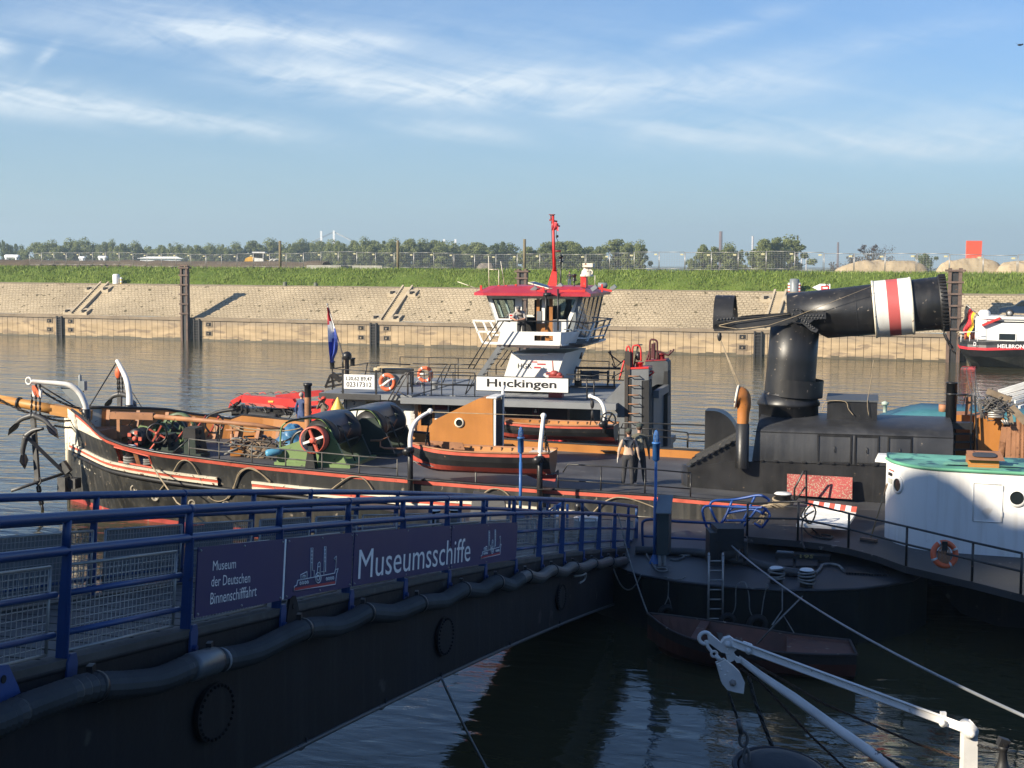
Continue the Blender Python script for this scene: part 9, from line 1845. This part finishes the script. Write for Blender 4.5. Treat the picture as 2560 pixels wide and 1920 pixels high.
# ================================================================== people
def person(label,fr,foot,height,face,pose,top,trou,hair=None,hat=None,shoes=None,seated=False,cut=None,hands=None,stoop=0):
    """a figure grown from one skinned skeleton; face: heading in degrees in the frame (0 = +x)"""
    k=height/1.76;J={};
    def j(n,x,y,z,r): J[n]=(Vector((x,y,z)),r)
    s=stoop
    j('pelvis',0,0,.95,(.150,.105));j('belly',0,.02+s*.05,1.10,(.150,.110));j('chest',0,.03+s*.18,1.30-s*.02,(.165,.115));j('upper',0,.02+s*.27,1.43-s*.07,(.14,.09));j('neck',0,.02+s*.34,1.52-s*.11,(.055,.055));j('chin',0,.045+s*.42,1.595-s*.15,(.062,.070));j('skull',0,.03+s*.46,1.69-s*.18,(.075,.088));j('crown',0,.02+s*.47,1.745-s*.19,(.05,.055))
    for sd,nm in ((-1,'l'),(1,'r')):
        j('sh'+nm,sd*.19,.02+s*.26,1.42-s*.07,(.062,.062));e=pose.get('el'+nm,(sd*.27,-.03,1.14));w_=pose.get('wr'+nm,(sd*.29,.06,.90))
        j('el'+nm,*e,(.055,.055));j('wr'+nm,*w_,(.032,.028))
        d=(Vector(w_)-Vector(e)).normalized();pm_=Vector(w_)+d*.075;j('pm'+nm,*pm_,(.036,.022))
        lat=Vector((-sd*.3,.95,0));lat=(lat-d*lat.dot(d)).normalized()
        for f,(o,l) in enumerate(((-.030,.065),(-.010,.08),(.010,.075),(.029,.06))): 
            b=pm_+d*.035+lat*o;j('f%d%s'%(f,nm),*(b+d*l*.5),(.009,.009));j('g%d%s'%(f,nm),*(b+d*l+Vector((-sd*.012,.0,0))),(.008,.008))
        th=Vector(w_)+d*.035-lat*.036;j('t0'+nm,*th,(.012,.012));j('t1'+nm,*(th+d*.045-lat*.015),(.009,.009))
        j('hp'+nm,sd*.095,0,.90,(.108,.112));kn=pose.get('kn'+nm,(sd*.105,.02,.50));an=pose.get('an'+nm,(sd*.11,-.02,.09));j('kn'+nm,*kn,(.080,.082));j('cf'+nm,*(Vector(kn).lerp(Vector(an),.35)+Vector((0,-.02,0))),(.078,.080));j('an'+nm,*an,(.060,.060));j('to'+nm,an[0]+sd*.02,an[1]+.15,an[2]-.04,(.042,.035))
    ED=[('pelvis','belly'),('belly','chest'),('chest','upper'),('upper','neck'),('neck','chin'),('chin','skull'),('skull','crown')]
    for nm in 'lr':
        ED+=[('upper','sh'+nm),('sh'+nm,'el'+nm),('el'+nm,'wr'+nm),('wr'+nm,'pm'+nm),('wr'+nm,'t0'+nm),('t0'+nm,'t1'+nm),('pelvis','hp'+nm),('hp'+nm,'kn'+nm),('kn'+nm,'cf'+nm),('cf'+nm,'an'+nm),('an'+nm,'to'+nm)]
        for f in range(4): ED+=[('pm'+nm,'f%d%s'%(f,nm)),('f%d%s'%(f,nm),'g%d%s'%(f,nm))]
    names=list(J);idx={n:i for i,n in enumerate(names)};rot=Matrix.Rotation(R_(face-90),3,'Z')
    me=bpy.data.meshes.new('person_body');me.from_pydata([tuple(rot@(J[n][0]*k)) for n in names],[(idx[a],idx[b]) for a,b in ED],[])
    o=bpy.data.objects.new('person_body',me);COL.objects.link(o);md=o.modifiers.new('s','SKIN');md.use_smooth_shade=True
    if not me.skin_vertices: 
        return
    sv=me.skin_vertices[0].data
    for n in names: sv[idx[n]].radius=(J[n][1][0]*k,J[n][1][1]*k)
    for i in range(len(names)): sv[i].use_root=False
    sv[0].use_root=True
    su=o.modifiers.new('d','SUBSURF');su.levels=2;su.render_levels=2
    bpy.context.view_layer.update();m2=bpy.data.meshes.new_from_object(o.evaluated_get(bpy.context.evaluated_depsgraph_get()));bpy.data.objects.remove(o)
    inv=rot.inverted();sk=pose.get('skin',skin);m2.materials.clear()
    for m in (top,trou,sk,shoes or black,hands or sk): m2.materials.append(m)
    segs=[(a,b,J[a][0]*k,J[b][0]*k) for a,b in ED]
    for p in m2.polygons:
        c=inv@p.center;best=min(segs,key=lambda q:((c-(q[2]+(q[3]-q[2])*max(0,min(1,(c-q[2]).dot(q[3]-q[2])/max(1e-6,(q[3]-q[2]).length_squared))))).length));a=best[0];z=c.z/k
        if a in ('chin','skull') or (a=='neck' and z>1.5-s*.1): m=2
        elif a[:2] in ('wr','pm','f0','f1','f2','f3','t0'): m=4
        elif a[:2]=='el': m=2 if pose.get('bare') else 0
        elif a[:2] in ('hp','kn','cf') : m=1
        elif a[:2]=='an': m=3
        elif a=='pelvis': m=1 if z<.99 else 0
        else: m=0
        p.material_index=m
    w0=fr.wd(foot);t=bpy.data.objects.new('person',m2);COL.objects.link(t);t.location=w0;t.rotation_euler=(0,0,fr.a);tagit(t,label,'person')
    def sub(nm,mb,mat):
        me_=bpy.data.meshes.new(nm);me_.from_pydata([tuple(rot@(Vector(v)*k)) for v in mb.v],[],mb.f);me_.materials.append(mat)
        for p in me_.polygons: p.use_smooth=True
        c=bpy.data.objects.new(nm,me_);COL.objects.link(c);c.parent=t;return c
    hx=J['skull'][0]
    mb=MB();mb.sphere((hx.x,hx.y+.092,hx.z-.045),.018,(.8,1,1.4),6);mb.sphere((hx.x-.078,hx.y,hx.z-.04),.022,(.4,.8,1.3),6);mb.sphere((hx.x+.078,hx.y,hx.z-.04),.022,(.4,.8,1.3),6);sub('face_feature',mb,sk)
    mb=MB()
    for sd in (-1,1): mb.sphere((sd*.032,hx.y+.083,hx.z-.015),.011,(1.2,.5,.8),6)
    mb.sphere((0,hx.y+.084,hx.z-.085),.02,(1.3,.4,.35),6);sub('eyes_and_mouth',mb,pose.get('eyes',dark))
    if hair: mb=MB();mb.sphere((hx.x,hx.y-.014,hx.z+.012),.104,(.86,.98,.98),10);sub('hair',mb,hair)
    if hat:
        mb=MB();mb.sphere((hx.x,hx.y-.005,hx.z+.045),.105,(.95,1.05,.75),12)
        if pose.get('cap'): mb.prism([(hx.x-.07,hx.y+.07,hx.z+.03),(hx.x+.07,hx.y+.07,hx.z+.03),(hx.x+.05,hx.y+.19,hx.z+.01),(hx.x-.05,hx.y+.19,hx.z+.01)],(0,0,.015))
        sub('cap',mb,hat)
    for nm,mb,mt in pose.get('extra',[]): sub(nm,mb,mt)
    return t
clo=lambda n,c,v=.2: pm('cloth_'+n,c,.85,var=v,vs=6,bump=.4,bs=25)
hairg=pm('hair_grey',(.30,.28,.26),.7);hairb=pm('hair_brown',(.06,.04,.028),.7);hatk=clo('olive_cap',(.06,.065,.05));glove=clo('glove_white',(.62,.58,.52),.05);navyc=clo('navy_scarf',(.03,.04,.06));blackc=clo('black',(.035,.035,.038));tan=clo('tan_jumper',(.50,.36,.27),.1)
bag=MB();bag.box((-.02,-.12,1.40),(.34,.05,.20));bag.prism([(-.16,-.13,1.46),(.16,-.13,1.46),(.02,-.15,1.22),(-.02,-.15,1.22)],(0,-.02,0));bag.torus((0,.02,1.50),(0,.25,1),.085,.035,16,6)
fp=SF.pz(C(1985,1262),1.80);ft=(fp[0]-.05,fp[1],zdeck(fp[0])+.01)
person('person in tan jumper and black trousers standing on the deck, seen from behind',SF,ft,1.74,100,dict(ell=(-.29,-.02,1.14),elr=(.29,-.02,1.14),wrl=(-.32,.02,.88),wrr=(.33,.08,.89),knl=(-.13,.06,.50),anl=(-.16,.02,.09),anr=(.12,-.06,.09),extra=[('neckerchief',bag,navyc)]),tan,blackc,hairb,hatk,blackc,hands=glove)
rs=MB();rs.sphere((0,-.2,1.22),.18,(.85,.55,1.35),10);rs.sphere((0,-.3,1.1),.1,(1,.6,.9),8)
ft2=(fp[0]+.20,fp[1]+.50,zdeck(fp[0])+.01)
person('person in a dark beret with a camouflage rucksack behind the one in tan',SF,ft2,1.84,95,dict(extra=[('rucksack',rs,pm('camo',(.22,.20,.14),.9,var=.6,vs=14))],ell=(-.26,-.03,1.14),anr=(.17,.05,.09),knr=(.14,.06,.5)),clo('olive',(.10,.095,.07)),blackc,hairb,clo('beret_green',(.045,.06,.05)),blackc)
# by the red crane: on the push boat deck
q=PF.pv(B(790,545),-.75);h=1.80;person('person with grey hair in blue overalls beside the red crane, back turned',PF,(q[0],-.75,q[2]-1.80),h,70,dict(elr=(.25,.1,1.15),wrr=(.2,.3,1.05),skin=skin),clo('overall_blue',(.05,.075,.17)),clo('overall_blue2',(.05,.075,.17)),hairg,None,blackc)
cm_=MB();cm_.box((0.0,.20,1.62),(.13,.09,.09));cm_.lathe((0,.24,1.62),(0,1,0),[(.035,0),(.035,.07),(.001,.07)],10)
q=PF.pv(B(1025,580),-.75);person('person in a red cap and brown jacket holding a camera to the face',PF,(q[0],-.75,q[2]-1.80),1.76,-105,dict(elr=(.24,.16,1.32),wrr=(.08,.2,1.56),ell=(-.24,.12,1.30),wrl=(-.07,.2,1.55),cap=True,extra=[('camera',cm_,letter)]),clo('brown_jacket',(.17,.14,.11)),clo('jeans',(.06,.09,.14)),hairb,clo('cap_red',(.55,.06,.04)),blackc)
q=PF.pv(E(830,1250),2.05);person('person with grey hair in a pale shirt leaning on the wheelhouse rail',PF,(q[0],2.12,q[2]-.62),1.74,-92,dict(ell=(-.27,.42,1.10),elr=(.27,.42,1.10),wrl=(-.04,.56,1.06),wrr=(.10,.57,1.06),bare=True),clo('shirt_grey',(.33,.30,.28)),blackc,hairg,clo('cap_grey',(.12,.12,.12)),blackc,stoop=1.0)
q=BF.pv(E(1328,690),7.0);person('small distant person in a black jacket and jeans on the far path',BF,(q[0],7.0,6.06),1.80,-80,dict(ell=(-.24,.06,1.16),wrl=(-.05,.22,1.3)),blackc,clo('jeans2',(.06,.08,.11)),hairb,None,blackc)
# yellow wheel loader behind the fence
yl=pm('loader_yellow',(.66,.36,.05),.45,var=.1);
o=at(F2(32,262),250);e=at(F2(250,262),250);Ls=(e[0]-o[0]);zb=7.25;ztp=at(F2(100,178),250)[2];t=TH('wheel_loader','yellow wheel loader with white cab standing behind the mesh fence','wheel loader',WF,(o[0]+Ls*.4,250,zb))
X=lambda f:o[0]+Ls*f
hz=lambda y:at(F2(100,y),250)[2]
mb=MB();mb.prism([(X(.0),249.2,hz(245)),(X(.04),249.2,hz(222)),(X(.16),249.2,hz(210)),(X(.30),249.2,hz(214)),(X(.30),249.2,hz(248)),(X(.1),249.2,hz(250))],(0,1.8,0));t.part('engine_hood',mb,yl)
mb=MB();mb.prism([(X(.26),249.2,hz(250)),(X(.26),249.2,hz(216)),(X(.56),249.2,hz(222)),(X(.58),249.2,hz(250))],(0,1.8,0));t.part('chassis',mb,pm('loader_white',(.7,.68,.62),.5))
mb=MB()
for x in (.27,.56):
    for y in (249.25,250.85): mb.beam((X(x),y,hz(220)),(X(x),y,hz(186)),.1,.1)
mb.bx(X(.24),X(.62),249.1,251.1,hz(186),hz(179));cab=t.part('cab_frame',mb,[pm('cab_white',(.72,.71,.68),.5)])
mb=MB();mb.bx(X(.285),X(.55),249.3,250.8,hz(218),hz(187));t.part('cab_glass',mb,glass,cab)
mb=MB();mb.beam((X(.56),250,hz(226)),(X(.78),250,hz(250)),.5,.3);mb.beam((X(.60),250,hz(240)),(X(.80),250,hz(232)),.3,.2);t.part('lift_arm',mb,yl)
mb=MB();mb.prism([(X(.76),249,hz(258)),(X(.84),249,hz(230)),(X(.90),249,hz(256))],(0,2.2,0));t.part('bucket',mb,steel)
for x in (.14,.60):
    for y in (248.9,250.7): mb=MB();mb.lathe((X(x),y,zb+.65),(0,1,0),[(.001,0),(.4,0),(.68,.06),(.68,.42),(.4,.48),(.001,.48)],18);t.part('wheel',mb,rubber)
for x,y in ((214,247),(238,246)):
    q=at(F2(x,y),246);mb=MB();mb.lathe((q[0],246,7.8+.6),(.25,-1,0),[(.62,-.6),(.9,-.6),(.9,.6),(.62,.6),(.62,-.6)],20);solo('concrete_ring','pale concrete ring beside the wheel loader, the %s one'%('left' if x<220 else 'right'),'concrete pipe',mb,pm('ring_pale%d'%x,(.5,.48,.43),.8),WF,(q[0],246,7.6))
for c,x0,x1,y0,y1,lb in ((F1,30,125,197,222,'long white tank lying beyond the fence at the left edge'),(F1,505,550,208,226,'small stack of white pipes behind the fence, left of the white slabs'),(F1,630,690,205,224,'white rounded vehicle body behind the fence at left'),(F1,890,1180,204,222,'long low white slab of stacked panels behind the fence')):
    a=at(c(x0,y1),300);b=at(c(x1,y0),300);mb=MB();r=(b[2]-a[2])/2
    if x1-x0<100: mb.lathe((a[0],300,a[2]+r),(1,0,0),[(.001,0),(r*.8,.05),(r,.4),(r,b[0]-a[0]-.3),(r*.7,b[0]-a[0]),(.001,b[0]-a[0])],16);mb.bx(a[0]+.3,a[0]+.6,299.3,300.7,6.5,a[2]+.3);mb.bx(b[0]-.7,b[0]-.4,299.3,300.7,6.5,a[2]+.3)
    else:
        for k in range(4): mb.bx(a[0]+k*.6,b[0]-k*.4,299+k*.2,301,a[2]+.35*k*r,a[2]+.35*(k+.8)*r)
        mb.bx(a[0]+.5,b[0]-.5,299.4,300.6,6.5,a[2])
    solo('storage_tank' if x1-x0<100 else 'panel_stack',lb,'tank' if x1-x0<100 else 'panels',mb,pyl,WF,(a[0],300,7))
for c,x0,x1,y in ((F2,430,650,279),(F2,722,915,281)):
    a=at(c(x0,y),172);b=at(c(x1,y),172);mb=MB();mb.bx(a[0],b[0],171.8,172.6,7.6,a[2]+.28);solo('concrete_slab','pale concrete slab lying on the bank top, the %s one'%('left' if x0<500 else 'right'),'slab',mb,pm('slab_pale%d'%x0,(.42,.40,.34),.8),WF,(a[0],172,7.7))
# a bird high at the right
q=at(T(2203,97),90);mb=MB();mb.sphere(q,.09,(1.7,.7,.7),8);mb.add([q,add3(q,(-.35,.1,.18)),add3(q,(-.12,.05,.05))],[(0,1,2)]);mb.add([q,add3(q,(.30,.1,.16)),add3(q,(.12,.05,.05))],[(0,1,2)]);mb.sphere(add3(q,(.17,0,.03)),.05,n=6);solo('bird','small dark bird flying high in the sky at the right edge','bird',mb,letter,WF,q)
# ------------------------------------------------------------------ the air
mb=MB();mb.bx(-2700,2700,-140,4300,-3,115)
hm_=bpy.data.materials.new('air');hm_.use_nodes=True;t=hm_.node_tree;t.nodes.clear();o=N(t,'ShaderNodeOutputMaterial');pv_=N(t,'ShaderNodeVolumePrincipled');pv_.inputs['Color'].default_value=(.70,.88,.98,1);pv_.inputs['Density'].default_value=.00036;pv_.inputs['Anisotropy'].default_value=.2;lk(t,pv_.outputs[0],o.inputs['Volume'])
struct('haze',mb,hm_,WF,'stuff')
